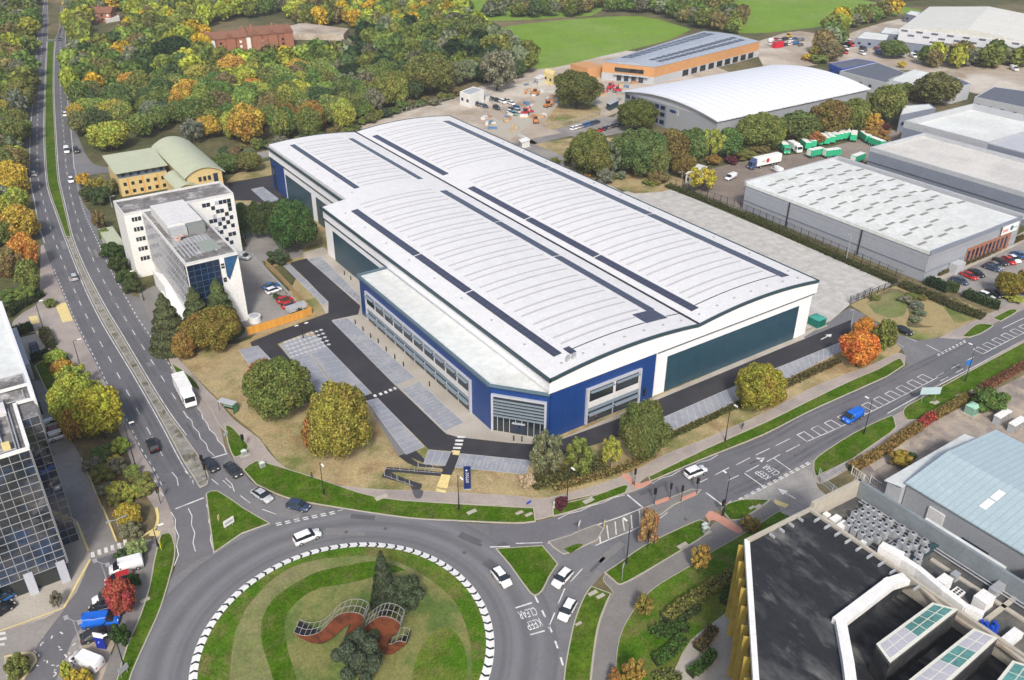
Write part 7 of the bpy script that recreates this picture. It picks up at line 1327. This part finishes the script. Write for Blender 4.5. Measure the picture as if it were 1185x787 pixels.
for i in range(46):   # stacks of building materials
    u, v = (R6.uniform(556, 600), R6.uniform(132, 160)) if i < 14 else (R6.uniform(604, 650), R6.uniform(96, 140)) if i < 34 else (R6.uniform(690, 735), R6.uniform(92, 118)); x, y = g(u, v); c, cn = R6.choice([((.6, .6, .58), 'white'), ((.6, .6, .58), 'white'), ((.45, .33, .2), 'timber'), ((.35, .2, .12), 'brick coloured'), ((.25, .25, .25), 'grey'), ((.1, .2, .35), 'blue'), ((.4, .35, .25), 'sandy')])
    L_, w_, h_ = R6.uniform(1.5, 4), R6.uniform(1, 2), R6.uniform(.5, 1.4); r = root('material_stack', cn+' stack of building material on the building site', 'stack', (x, y, 0), R6.random()*3, 'building materials on the site'); MB().box(-L_/2, L_/2, -w_/2, w_/2, .12, h_).build('load', 'plain', r, color=c); MB().box(-L_/2, L_/2, -w_/2-.05, -w_/2+.15, 0, .12).box(-L_/2, L_/2, w_/2-.15, w_/2+.05, 0, .12).build('bearers', 'wood', r)
# ================================================================== HEDGES
def hedge(pts, w, h, col, label, leaf=.16, dens=42, rag=.12, name='hedge'):
    P = cat(W2(pts)) if len(pts) > 2 else W2(pts); T = plen(P); r = root(name, label, 'hedge', (0, 0, 0)); mb = MB(); n = max(2, int(T/1.5))
    L = [along(P, T*i/n) for i in range(n+1)]
    for i in range(n):
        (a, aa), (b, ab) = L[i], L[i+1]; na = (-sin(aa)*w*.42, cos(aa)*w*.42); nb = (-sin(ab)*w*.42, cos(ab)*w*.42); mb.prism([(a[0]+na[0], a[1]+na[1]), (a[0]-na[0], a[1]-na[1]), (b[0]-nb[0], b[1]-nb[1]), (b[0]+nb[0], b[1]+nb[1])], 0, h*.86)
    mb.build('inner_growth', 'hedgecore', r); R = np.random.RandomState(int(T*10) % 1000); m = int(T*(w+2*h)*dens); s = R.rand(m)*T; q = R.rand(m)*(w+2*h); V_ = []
    aL = np.array([along(P, v)[0]+(along(P, v)[1],) for v in s]); side = np.where(q < h, -1, np.where(q > h+w, 1, 0)); dd = np.where(side == 0, q-h-w/2, side*w/2); zz = np.where(side == -1, q, np.where(side == 1, q-h-w, h)); dd += R.randn(m)*rag*.6; zz = np.clip(zz+R.randn(m)*rag, .02, None)
    X = np.stack([aL[:, 0]-np.sin(aL[:, 2])*dd, aL[:, 1]+np.cos(aL[:, 2])*dd, zz], 1); A = R.randn(m, 3); A /= np.linalg.norm(A, axis=1)[:, None]; B = np.cross(A, R.randn(m, 3)); B /= np.linalg.norm(B, axis=1)[:, None]
    V_ = np.stack([X-A*leaf-B*leaf*.6, X+A*leaf-B*leaf*.6, X+A*leaf*.7+B*leaf*.7, X-A*leaf*.7+B*leaf*.7], 1).reshape(-1, 3); o = D.objects.new('leaves', quads_mesh('hedge_leaves', V_, 'leaf')); COL.objects.link(o); o.parent = r; o.color = (*col, 1); return r
hedge([(770, 722), (790, 705), (820, 686), (846, 668)], 1.7, 1.5, (.21, .22, .05), 'long clipped olive hedge with a golden end on the lawn')
hedge([(757, 731), (762, 735), (788, 727), (790, 732)], 1.6, 1.2, (.06, .13, .025), 'short clipped green hedge curving round the courtyard end'); hedge([(757, 768), (772, 760), (790, 741)], 1.5, 1.1, (.07, .16, .025), 'clipped green hedge block beside the courtyard, left of two')
hedge([(798, 782), (812, 772), (825, 757)], 1.2, 1.0, (.07, .16, .025), 'clipped green hedge bar in the courtyard'); hedge([(778, 722), (795, 712), (808, 703)], 1.5, 1.0, (.07, .1, .035), 'dark low planting between the long hedge and courtyard')
hedge([(806, 752), (816, 742), (826, 728)], 1.4, .7, (.17, .13, .05), 'brown low planting bed inside the courtyard'); hedge([(758, 790), (775, 784), (785, 790)], 1.6, .8, C['OLIVE'], 'olive low planting at the bottom of the courtyard'); hedge([(838, 700), (843, 692), (850, 688)], 1.6, 1.2, (.06, .13, .025), 'short green hedge against the gold fins')
hedge([(984, 545), (1018, 526), (1045, 507), (1063, 496)], 1.5, 1.3, (.27, .19, .05), 'long orange brown hedge along the shed yard'); hedge([(1062, 496), (1073, 488), (1080, 484)], 1.4, 1.3, (.38, .07, .035), 'red stretch of the autumn hedge'); hedge([(1080, 484), (1100, 473), (1122, 460)], 1.5, 1.3, (.24, .19, .05), 'brown stretch of the autumn hedge by the green bush'); hedge([(1135, 452), (1160, 438), (1185, 424), (1215, 408)], 1.4, 1.0, (.22, .1, .05), 'reddish hedge at the right edge of the shed yard')
hedge([(772, 216), (850, 246), (945, 288), (1036, 328)], 2.2, .7, (.07, .085, .025), 'low green strip along the right edge of the concrete yard', rag=.3)
hedge([(1042, 330), (1075, 343), (1110, 358), (1138, 368)], 3.2, .8, (.09, .095, .035), 'rough bramble strip below the roof light warehouse', rag=.35); hedge([(1072, 328), (1085, 333), (1097, 338)], 2.4, 1.8, (.025, .06, .025), 'dark green hedge by the parked blue car', rag=.25); hedge([(1093, 334), (1108, 338)], 2.6, 1.8, (.07, .12, .03), 'brighter green hedge end by the parked blue car', rag=.25); hedge([(1116, 342), (1130, 348), (1148, 355), (1156, 357)], 2.4, 1.6, (.045, .08, .03), 'dark green hedge below the right car park', rag=.25)
hedge([(1084, 319), (1110, 308), (1140, 296), (1165, 284), (1185, 275)], 1.2, .8, (.12, .1, .035), 'low reddish planting at the foot of the brick fronted wall', rag=.2)
hedge([(8, 368), (20, 358), (38, 348), (48, 342)], 2.2, 1.6, (.045, .07, .025), 'dark hedge above the side road at the left', rag=.2); hedge([(16, 388), (28, 384), (38, 381)], 2.2, 1.6, (.05, .09, .025), 'clipped hedge below the side road', rag=.15); hedge([(52, 386), (55, 394), (60, 402)], 2.0, 1.6, (.1, .1, .04), 'olive grey hedge beside the paved parking space', rag=.2); hedge([(37, 418), (47, 415), (58, 411)], 1.6, 1.5, (.03, .055, .025), 'dark hedge above the small lawn', rag=.15)
hedge([(773, 507), (800, 495), (840, 476), (866, 463)], 1.0, .45, (.1, .11, .03), 'low planting between the bays and the dry grass', rag=.25); hedge([(906, 448), (940, 432), (970, 418)], 1.4, .6, (.13, .11, .04), 'low planting left of the orange tree', rag=.3)
hedge([(640, 566), (680, 556), (720, 543), (755, 527)], 1.4, .4, (.25, .2, .06), 'low yellowish ground planting along the pavement', rag=.25, name='hedge'); hedge([(615, 562), (650, 552), (700, 538)], 3.0, .9, (.13, .13, .04), 'rough green scrub under the birch', rag=.4)
hedge([(318, 344), (330, 350), (348, 362)], 1.0, .8, (.05, .09, .03), 'narrow weeds behind the timber fence', rag=.2)
# ================================================================== FENCES
def fence(pts, h, label, m='dark', post=2.75, solid=False, name='fence', rails=2, dens=None):
    P = W2(pts); r = root(name, label, 'fence', (0, 0, 0)); T = plen(P); n = int(T/post); mb = MB()
    if solid:
        for a, b in zip(P, P[1:]): t = np.array(b)-np.array(a); l = np.linalg.norm(t); t = t/l; mb.fr(a, t, 0, l, -.04, .04, .05, h)
        mb.build('boards', m, r); mb = MB()
        for i in range(min(n+1, 99)): p, a = along(P, i*post); MB().box(p[0]-.07, p[0]+.07, p[1]-.07, p[1]+.07, 0, h+.05).build('post', m, r)
    else:
        for a, b in zip(P, P[1:]):
            t = np.array(b)-np.array(a); l = np.linalg.norm(t); t = t/l
            for k in range(rails): z = h*(.15+.8*k/max(rails-1, 1)); mb.fr(a, t, 0, l, -.03, .03, z, z+.06)
        mb.build('rails', m, r); mb = MB()
        for i in range(int(T/(dens or .45))): p, a = along(P, i*(dens or .45)); mb.box(p[0]-.02, p[0]+.02, p[1]-.02, p[1]+.02, .02, h)
        mb.build('palings', m, r); mb = MB()
        for i in range(min(n+1, 99)): p, a = along(P, i*post); MB().box(p[0]-.06, p[0]+.06, p[1]-.06, p[1]+.06, 0, h+.1).build('post', m, r)
    return r
fence([(287, 388), (320, 378), (352, 367.5), (361, 363.5)], 2.1, 'new orange timber fence closing the office yard', 'wood', solid=True); fence([(361, 363.5), (340, 340), (320, 319), (308, 308)], 1.9, 'timber fence between the office yard and the narrow bays', mat('dull_timber', (.4, .28, .14), .85, .15, .8), solid=True)
fence([(355, 366), (334, 341), (302, 308), (292, 297)], 1.0, 'low white boundary rail of the office yard', 'greyl', solid=True)
fence([(775, 213), (850, 240), (945, 281), (1030, 318), (1044, 324)], 2.4, 'long dark palisade fence between the concrete yard and the grey warehouse', dens=.6); fence([(984, 352), (1002, 345), (1036, 331)], 2.0, 'dark metal gate line at the mouth of the concrete yard')
gt = fence([(983, 350), (996, 345), (1010, 338.5)], 1.8, 'black sliding gate of the concrete yard', dens=1.2, name='gate'); gt['category'] = 'gate'
fence([(947, 552), (952, 558), (978, 543)], 1.8, 'white mesh fence by the side road', 'greyl', dens=.3); fence([(950, 560), (962, 570), (975, 580)], 1.8, 'white mesh fence in front of the plant area', 'greyl', dens=.3)
g2 = fence([(985, 549), (1000, 560), (1005, 568)], 1.9, 'open white barred gate leaf by the shed', 'white', dens=.5, name='gate'); g2['category'] = 'gate'; g3 = fence([(1006, 560), (1018, 569)], 1.9, 'white barred gate leaf against the lean-to', 'white', dens=.5, name='gate'); g3['category'] = 'gate'
fence([(745, 205), (770, 214)], 2.2, 'dark fence at the back of the concrete yard'); fence([(460, 132), (500, 121), (560, 112), (590, 138)], 1.8, 'thin wire fence round the dirt plot behind the roof', 'galv', dens=2.6)
fence([(484, 541.5), (511, 544)], 1.0, 'upper handrail of the zigzag ramp', 'galv', dens=1.5, rails=1, name='handrail'); fence([(446, 543), (470, 545), (511, 548.5)], 1.0, 'middle handrail of the zigzag ramp', 'galv', dens=1.5, rails=1, name='handrail'); fence([(445, 551), (462, 557), (478, 563)], 1.0, 'lower handrail of the zigzag ramp', 'galv', dens=1.5, rails=1, name='handrail')
fence([(1045, 630), (1185, 722)], 1.1, 'rail beside the covered walkway', 'galv', dens=1.8)
fence([(630, 147), (668, 142), (700, 130)], 1.6, 'wire fence under the big site tree', 'galv', dens=1.5)
# ================================================================== STREET FURNITURE
def lamp(b, t, label, group='street lamps', arm=(1, 0), two=False, m='dark', sh=None):
    x, y = g(*b); h = hgt(x, y, t[1]); h = max(3.5, min(h, 12)); r = root('street_lamp', label, 'street lamp', (x, y, 0), 0, group); MB().tube((0, 0, 0), (0, 0, h), .1, .055, 8).build('pole', m, r); MB().tube((0, 0, 0), (0, 0, 1.3), .15, .14, 8).build('base', m, r)
    for s_ in ((1, -1) if two else (1,)):
        a = np.array(arm)*s_; MB().tube((0, 0, h), (a[0]*.9, a[1]*.9, h+.15), .04, .04, 6).build('arm', m, r); c = (a[0]*1.2, a[1]*1.2)
        MB().prism([(c[0]-.3*abs(a[0])-.12, c[1]-.3*abs(a[1])-.12), (c[0]+.3*abs(a[0])+.12, c[1]-.3*abs(a[1])-.12), (c[0]+.3*abs(a[0])+.12, c[1]+.3*abs(a[1])+.12), (c[0]-.3*abs(a[0])-.12, c[1]+.3*abs(a[1])+.12)], h+.05, h+.22).build('lamp_head', 'galv' if m != 'dark' else 'lampw', r)
    return r
for b, t, l, a, tw, m in [((375, 573), (371, 535), 'lamp post on the long verge above the dark car', (0, -1), 0, 'dark'), ((531, 590), (530.6, 550), 'lamp post on the verge below the blue totem', (0, -1), 0, 'dark'), ((656, 583), (657, 539), 'lamp post beside the dark red bush', (0, -1), 0, 'dark'), ((837, 596), (842, 551), 'lamp post at the grass triangle by the signals', (0, 1), 0, 'dark'),
    ((839, 511), (843, 467), 'lamp post on the verge above the white car', (0, -1), 0, 'dark'), ((999.4, 503), (1008, 464), 'lamp post on the verge beside the blue van', (0, 1), 0, 'dark'), ((1116.4, 442), (1125.8, 401.4), 'lamp post beside the small blue sign', (0, 1), 0, 'dark'), ((724.8, 653), (727, 607), 'lamp post on the verge left of the bare birch', (0, 1), 0, 'dark'),
    ((95.3, 432), (84, 395), 'lamp post left of the dual carriageway by the olive hedge', (1, 0), 0, 'dark'), ((157.6, 542.6), (147.5, 492), 'lamp post left of the dual carriageway below the yellow tree', (1, 0), 0, 'dark'), ((145, 775), (131.7, 732), 'lamp post on the footway of the lower left lot', (-1, 0), 0, 'dark'), ((183, 633), (179, 611), 'lamp post by the yellow sign at the roundabout', (1, 0), 0, 'dark'),
    ((140, 620), (138.5, 608), 'twin lamp post by the zebra crossing', (1, 0), 1, 'galv'), ((124.6, 675), (118, 652), 'twin lamp post left of the parked red car', (-.6, .8), 1, 'galv'), ((94, 745), (87.7, 718), 'twin lamp post beside the blue van in the lot', (-.6, .8), 1, 'galv'), ((166.5, 347.6), (159, 313), 'lamp post in front of the white office entrance', (-1, 0), 0, 'dark'),
    ((51, 383), (42, 350), 'lamp post by the side road mouth', (1, 0), 0, 'dark'), ((350.8, 391), (348, 377), 'twin lamp post on the patterned paving', (1, 0), 1, 'dark'), ((979, 302), (983, 271), 'thin lamp post on the edge of the concrete yard', (-1, 0), 0, 'galv'), ((787.7, 219), (788.3, 199), 'thin lamp post at the back of the concrete yard', (-1, 0), 0, 'galv'),
    ((130, 240), (125, 232), 'short lamp post by the slip road hedge', (1, 0), 0, 'galv'), ((14, 100), (10, 78), 'lamp post beside the far left slip', (1, 0), 0, 'galv'), ((985, 375), (986, 358), 'lamp post by the green kiosk', (-1, 0), 0, 'galv')]: lamp(b, t, l, arm=a, two=tw, m=m)
def signal(u, v, label):
    x, y = g(u, v); r = root('traffic_light', label, 'traffic light', (x, y, .1), random.choice([0, .8, 2]), 'traffic lights at the crossings'); MB().tube((0, 0, 0), (0, 0, 3.2), .06, .06, 8).build('pole', 'dark', r); h = MB().box(-.2, .2, -.2, .2, 2.4, 3.5).build('signal_head', 'black', r); MB().box(-.28, .28, .12, .16, 2.3, 3.6).build('backing_board', 'black', r)
    for k, c in enumerate(((.25, .01, .01), (.25, .12, .01), (.01, .2, .08))): MB().tube((0, -.2, 3.25-k*.33), (0, -.26, 3.25-k*.33), .11, .11, 10).build('signal_lens', 'plain', h, color=c)
for u, v, l in [(775, 578, 'signal post on the upper end of the traffic island'), (757, 584, 'signal post on the left tip of the traffic island'), (806, 572, 'signal post at the right tip of the traffic island'), (788, 581, 'signal post on the lower side of the traffic island'), (835, 598, 'signal post beside the grass triangle'), (734, 561, 'signal post on the pavement by the red tactile paving'), (236, 545, 'signal post at the tip of the central reservation'), (240, 556, 'signal post just below the stopped dark car'), (186, 583, 'signal post on the left pavement of the dual carriageway'), (283, 521, 'signal post on the little triangular verge')]: signal(u, v, l)
def board(u, v, w, h, z, rz_, m, label, name='road_sign', posts=2, back='galv', group=None, extra=None):
    x, y = g(u, v); r = root(name, label, 'sign', (x, y, .1), rz_, group); MB().box(-w/2, w/2, -.04, .04, z, z+h).build('sign_panel', m, r)
    for k in range(posts): xx = 0 if posts == 1 else (-w*.32+k*w*.64); MB().tube((xx, .08, 0), (xx, .08, z+h), .05, .05, 6).build('post', back, r)
    if extra: extra(r)
    return r
board(1073, 467, 4.2, 1.7, 2.2, -.55, mat('pale_blue_sign_back', (.4, .52, .55), .5, .1, 1), 'large pale backed direction sign on two legs in the right verge'); board(1117, 434, 1.2, 1.3, 2.4, -.6, mat('bright_blue_sign', (.02, .15, .5), .5, .05, 1), 'small bright blue sign on the right verge', posts=1)
board(266, 611, 2.0, 1.3, .6, .3, 'white', 'white notice board on the splitter island', extra=lambda r: MB().box(-.8, .8, -.06, -.045, 1.0, 1.5).build('notice_print', 'unit', r)); board(188, 638, .9, 1.6, .9, 1.2, mat('bright_yellow_board', (.75, .7, .03), .6, .05, 1), 'bright yellow board on the curved verge', posts=1); board(145, 782, 1.6, 1.0, .8, .5, 'galv', 'grey backed sign by the lower left lamp', posts=2); board(254, 604, .5, .9, .5, .8, 'yel', 'small yellow marker on the splitter island', posts=1)
board(720, 673, .9, .6, 3.0, .6, 'greyl', 'small round topped sign on the verge by the lamp', posts=1); board(612, 588, 1.0, .4, 1.0, .1, 'bluep', 'low blue street name plate on the verge end'); board(46, 300, .5, 1.2, .8, .8, 'yel', 'yellow topped sign by the left pavement', posts=1); board(641, 589, .3, 1.6, .0, .1, 'white', 'white slim marker post at the verge gap', posts=1); board(699, 612, .8, 1.2, .4, .7, 'yel', 'yellow keep left bollard on the hatched refuge', posts=1); board(670, 617, .9, .6, 1.8, .6, 'white', 'white sign at the tip of the hatched refuge', posts=1)
board(820, 611, .7, .9, .6, .4, 'galv', 'grey control cabinet sign by the lower crossing', posts=1); board(262, 505, 1.2, .7, .2, .6, 'greyl', 'grey utility box on the triangular grass patch', posts=1)
# blue totems
x, y = g(541, 566.5); tot = root('totem_sign', 'tall dark blue totem sign with a white vertical emblem', 'sign', (x, y, 0), YAW-pi/2+.05); hT = hgt(x, y, 540)
MB().box(-.62, .62, -.12, .12, 0, hT).build('sign_panel', mat('navy_sign', (.008, .022, .11), .4, .05, 1), tot); MB().box(-.7, .7, -.2, .2, -.02, .25).build('plinth', 'galv', tot)
mb = MB(); mb.add([(-.1, -.14, hT-.55), (.12, -.14, hT-.75), (-.1, -.14, hT-.95), (-.32, -.14, hT-.75)], [(0, 3, 2, 1)]); mb.build('emblem', 'white', tot)
for k in range(5):
    z = hT-1.35-k*.5; mb = MB()
    for a in range(12):
        if (k, a) in ((0, 2), (0, 3), (1, 5), (2, 9), (2, 10), (3, 0), (4, 6)): continue
        p, q = a*pi/6, (a+1)*pi/6; mb.add([(.28*cos(p), -.14, z+.18*sin(p)), (.28*cos(q), -.14, z+.18*sin(q)), (.2*cos(q), -.14, z+.11*sin(q)), (.2*cos(p), -.14, z+.11*sin(p))], [(0, 1, 2, 3)])
    mb.build('lettering', 'white', tot)
x, y = g(118, 750); tot = root('totem_sign', 'blue totem sign with a white top in the lower left lot', 'sign', (x, y, 0), YAW-pi/2-.2); MB().box(-.75, .75, -.1, .1, 0, 2.2).build('sign_panel', mat('royal_blue_sign', (.01, .03, .32), .4, .05, 1), tot); MB().box(-.75, .75, -.1, .1, 2.2, 3.0).build('sign_top', 'white', tot)
mb = MB(); mb.add([(-.4+.5*t, -.12, .9+.7*t+.15*s_) for t, s_ in ((0, 0), (.5, 1), (1, 0), (.5, -1))], [(0, 3, 2, 1)]); mb.build('emblem', mat('pale_blue_print', (.3, .4, .8), .5, 0), tot)
# shelter, kiosks, cabinets, bollards
x, y = g(265, 476); sh = root('bus_shelter', 'small green sided shelter with a pale roof by the layby footpath', 'shelter', (x, y, .1), radians(-68)+.2)
MB().box(-1.9, 1.9, -.75, .75, 2.2, 2.35).build('shelter_roof', 'greyl', sh); MB().box(-1.8, 1.8, .62, .68, .1, 2.2).build('back_panel', mat('pale_green_glass', (.2, .35, .25), .2, .1, 1, spec=.8), sh); MB().box(1.78, 1.84, -.6, .62, .1, 2.2).build('end_panel', mat('green_panel', (.05, .2, .1), .4, .1, 1), sh); MB().box(-1.4, 1.4, .2, .55, .42, .48).build('bench', 'dark', sh)
for a in (-1.8, 1.8):
    for b in (-.65, .65): MB().tube((a, b, 0), (a, b, 2.2), .05, .05, 6).build('post', 'dark', sh)
def kiosk(u, v, w, d, h, col, label, roofc=None):
    x, y = g(u, v); r = root('utility_kiosk', label, 'kiosk', (x, y, 0)); MB().box(-w/2, w/2, -d/2, d/2, .1, h).build('cabinet_body', 'plain', r, color=col); MB().box(-w/2-.4, w/2+.4, -d/2-.4, d/2+.4, -.02, .12).build('plinth', 'kerb', r)
    MB().add([(-w/2-.08, -d/2-.08, h), (w/2+.08, -d/2-.08, h), (w/2+.08, d/2+.08, h), (-w/2-.08, d/2+.08, h), (-w*.2, -d*.2, h+.35), (w*.2, -d*.2, h+.35), (w*.2, d*.2, h+.35), (-w*.2, d*.2, h+.35)], [(0, 1, 5, 4), (1, 2, 6, 5), (2, 3, 7, 6), (3, 0, 4, 7), (4, 5, 6, 7), (0, 3, 2, 1)]).build('cabinet_roof', 'plain', r, color=roofc or tuple(c*1.5 for c in col)); MB().box(-w*.3, w*.3, -d/2-.03, -d/2, .3, h-.2).build('door', 'plain', r, color=tuple(c*.7 for c in col))
kiosk(944.5, 376, 3.0, 3.0, 2.1, (.01, .16, .12), 'green kiosk with a hipped top at the warehouse corner', (.05, .3, .24)); kiosk(1124, 478, 2.4, 2.0, 1.9, (.2, .36, .27), 'pale green cabinet between the hedge and the round bush')
for i, (u, v, l) in enumerate([(283, 527, 'grey roadside cabinet by the pavement corner'), (304, 541, 'grey roadside cabinet at the left tip of the long verge'), (815, 612, 'grey signal control cabinet beside the lower crossing'), (816, 616, 'second grey control cabinet by the lower crossing')]): kiosk(u, v, 1.0, .5, 1.1, (.3, .34, .32), l)
bl = None
for i, (u, v) in enumerate([(398.7, 318), (406, 324), (435, 354), (411.2, 375), (420.2, 383), (429, 391), (437.8, 397), (447, 406.5), (457, 415.5), (467, 424), (497, 447), (594.5, 510), (604, 511)]):
    x, y = g(u, v)
    if bl is None: bl = root('bollard', '', 'bollard', (0, 0, 0)); MB().tube((0, 0, 0), (0, 0, 1.15), .13, .12, 10).build('post', 'dark', bl); MB().tube((0, 0, 1.15), (0, 0, 1.22), .12, .06, 10).build('cap', 'dark', bl); o = bl
    else: o = copy_tree(bl)
    o.location = (x, y, .05); o['label'] = 'black bollard on the paved strip beside the blue office front' if i < 11 else ('left' if i == 11 else 'right')+' black bollard before the louvred corner entrance'; o['group'] = 'black bollards along the warehouse pavement'
mb = MB()
for u, v, a in [(546, 593, 1), (681, 580, 1.2), (1083, 466.5, 1), (1109, 458, .8), (1078, 466, .6), (877, 586.5, .8), (870, 588, .7), (790, 632, 1.1), (686, 687, .9), (695, 690.5, .8), (669.5, 722.5, .6), (601, 594, .8), (612, 596, .8), (441.5, 576, 1.3), (171, 627, .7), (168, 695, .8)]:
    x, y = g(u, v); mb.prism([(x-a*.9, y-a*.4), (x+a*.9, y-a*.4), (x+a*.9, y+a*.4), (x-a*.9, y+a*.4)], .1, .16)
mb.build('utility_covers', 'kerb', kind='structure')
for u, v, l, c in [(68, 703, 'small bare tree on the forecourt of the glass office', 'GREY')]: tr(u, v-18, v+2, 14, 'loose', c, l)
# picnic tables beyond the shed
for i, (u, v, l) in enumerate([(1158, 487, 'left rack of weathered pallets with a pale top in the shed yard'), (1175, 496, 'right rack of weathered pallets with a pale top in the shed yard')]):
    x, y = g(u, v); r = root('storage_rack', l, 'rack', (x, y, 0)); MB().box(-2.2, 2.2, -.7, .7, 1.7, 1.9).build('top_sheet', 'white', r)
    for k in range(5): MB().box(-2.1+k*1.0, -1.95+k*1.0, -.65, .65, 0, 1.7).build('frame', 'unit', r)
    MB().box(-2.0, 2.0, -.5, .5, .5, .62).build('shelf', 'brown', r)
# dark sweepers parked on the estate path, delivery materials: equipment seen as small machines
x, y = g(320, 449+8); 
# ================================================================== SCULPTURE on the roundabout
SA, SB = g(338, 746), g(470, 762)
def sp(zx, zy): return gp(320+zx/6.583, 680+zy/6.583, SA, SB)
up = [(130, 350), (190, 372), (250, 372), (320, 350), (370, 310), (430, 245), (490, 208), (560, 195), (625, 205), (668, 240), (640, 300), (600, 360), (588, 420)]
lo = [(128, 352), (190, 392), (260, 422), (330, 432), (385, 415), (450, 365), (510, 310), (555, 282), (562, 300), (540, 330), (520, 370), (520, 410), (560, 440)]
up2 = [(640, 330), (690, 290), (735, 255), (780, 232), (830, 228), (890, 245), (940, 285), (930, 330), (880, 380), (845, 420), (870, 440), (930, 415), (985, 425)]
lo2 = [(600, 415), (660, 375), (715, 330), (745, 315), (770, 320), (790, 350), (775, 400), (780, 450), (800, 500), (850, 520), (900, 500), (950, 465), (992, 432)]
sc = root('sculpture', 'rusted steel ribbon sculpture of two humps with white lattice tops', 'sculpture', (0, 0, 0))
tS = np.array(SB)-np.array(SA); tS = tS/np.linalg.norm(tS); nS = np.array([-tS[1], tS[0]]); DS = 2.5
def W3(p, d): return (SA[0]+tS[0]*p[0]+nS[0]*d, SA[1]+tS[1]*p[0]+nS[1]*d, max(p[1], 0.0)+.12)
for a, b in ((up, lo), (up2, lo2)):
    U_ = cat([sp(*p) for p in a], 3); L_ = cat([sp(*p) for p in b], 3); n = len(U_); mb = MB()
    vs = [W3(p, 0) for p in U_]+[W3(p, 0) for p in L_]+[W3(p, .12) for p in U_]+[W3(p, .12) for p in L_]; fs = []
    for i in range(n-1): fs += [(n+i, n+i+1, i+1, i), (2*n+i, 2*n+i+1, 3*n+i+1, 3*n+i), (i, i+1, 2*n+i+1, 2*n+i), (3*n+i, 3*n+i+1, n+i+1, n+i)]
    mb.add(vs, fs); mb.build('rusted_band', 'rust', sc)
    mb = MB(); vs = [W3((p[0], p[1]-.15), 0.1) for p in L_]+[W3((p[0], p[1]-.15), DS) for p in L_]; mb.add(vs, [(i, i+1, n+i+1, n+i) for i in range(n-1)]); mb.build('under_sheet', 'dark', sc)
    mb = MB(); step = 2
    for i in range(0, n, step): p = W3(U_[i], .1); q = W3(U_[i], DS); mb.tube(p, q, .045, .045, 5)
    for d in (.1, DS*.5, DS):
        for i in range(n-1): mb.tube(W3(U_[i], d), W3(U_[i+1], d), .04, .04, 5, False)
    mb.build('pale_lattice', 'lattice', sc)
# ================================================================== PEOPLE
def person(u, v, label, top=(.03, .03, .04), leg=(.02, .025, .05), rot=0, stride=.22):
    x, y = g(u, v); r = D.objects.new('person', None)
    bm = bmesh.new(); J = [((0, 0, .95), .14), ((0, 0, 1.2), .15), ((0, 0, 1.42), .13), ((0, 0, 1.53), .055), ((0, 0.01, 1.62), .085), ((0, .01, 1.74), .075), ((.19, 0, 1.42), .06), ((.25, -.06, 1.15), .045), ((.24, .05, .9), .035), ((-.19, 0, 1.42), .06), ((-.25, .06, 1.15), .045), ((-.24, .12, .92), .035), ((.1, 0, .9), .1), ((.11, stride*.5, .5), .065), ((.11, stride, .08), .045), ((.11, stride+.16, .04), .04), ((-.1, 0, .9), .1), ((-.11, -stride*.3, .5), .065), ((-.11, -stride, .1), .045), ((-.11, -stride+.15, .04), .04)]
    E_ = [(0, 1), (1, 2), (2, 3), (3, 4), (4, 5), (2, 6), (6, 7), (7, 8), (2, 9), (9, 10), (10, 11), (0, 12), (12, 13), (13, 14), (14, 15), (0, 16), (16, 17), (17, 18), (18, 19)]
    vs = [bm.verts.new(p) for p, _ in J]; [bm.edges.new((vs[a], vs[b])) for a, b in E_]; me = D.meshes.new('person'); bm.to_mesh(me); bm.free(); o = D.objects.new('person', me); COL.objects.link(o)
    md = o.modifiers.new('s', 'SKIN'); 
    for i, (p, rad) in enumerate(J): o.data.skin_vertices[0].data[i].radius = (rad, rad*.8)
    o.data.skin_vertices[0].data[0].use_root = True; o.modifiers.new('d', 'SUBSURF').levels = 1; bpy.context.view_layer.update()
    m2 = D.meshes.new_from_object(o.evaluated_get(bpy.context.evaluated_depsgraph_get())); o.modifiers.clear(); o.data = m2
    for c in (leg, top, (.45, .28, .2), (.03, .02, .015)):
        mm = mat('clothing', c, .85, .1, 3); m2.materials.append(mm)
    for p in m2.polygons: z = p.center.z; p.material_index = 0 if z < .95 else (2 if (z > 1.5 or (z < 1.0 and abs(p.center.x) > .2)) else 1); p.use_smooth = True
    for p in m2.polygons:
        if p.center.z > 1.7 or (p.center.z > 1.58 and p.center.y < -.02): p.material_index = 3
    o.location = (x, y, .1); o.rotation_euler = (0, 0, rot); tag(o, label, 'person'); return o
person(361, 554, 'person in dark clothes walking on the curved pavement above the verge', rot=1.3); person(858.5, 497.5, 'person in dark clothes walking on the pavement near the yellow green tree', rot=-.8); person(2.5, 713, 'person in dark clothes at the left edge by the glass office', rot=.4); person(733, 562, 'person in a pale top beside the red tactile paving', (.3, .3, .35), rot=.9); person(689, 476+11, 'person beside the estate road at the tall dark tree', (.35, .05, .04), rot=.2)
SC.cycles.max_bounces = 6; SC.cycles.diffuse_bounces = 3; SC.cycles.glossy_bounces = 3
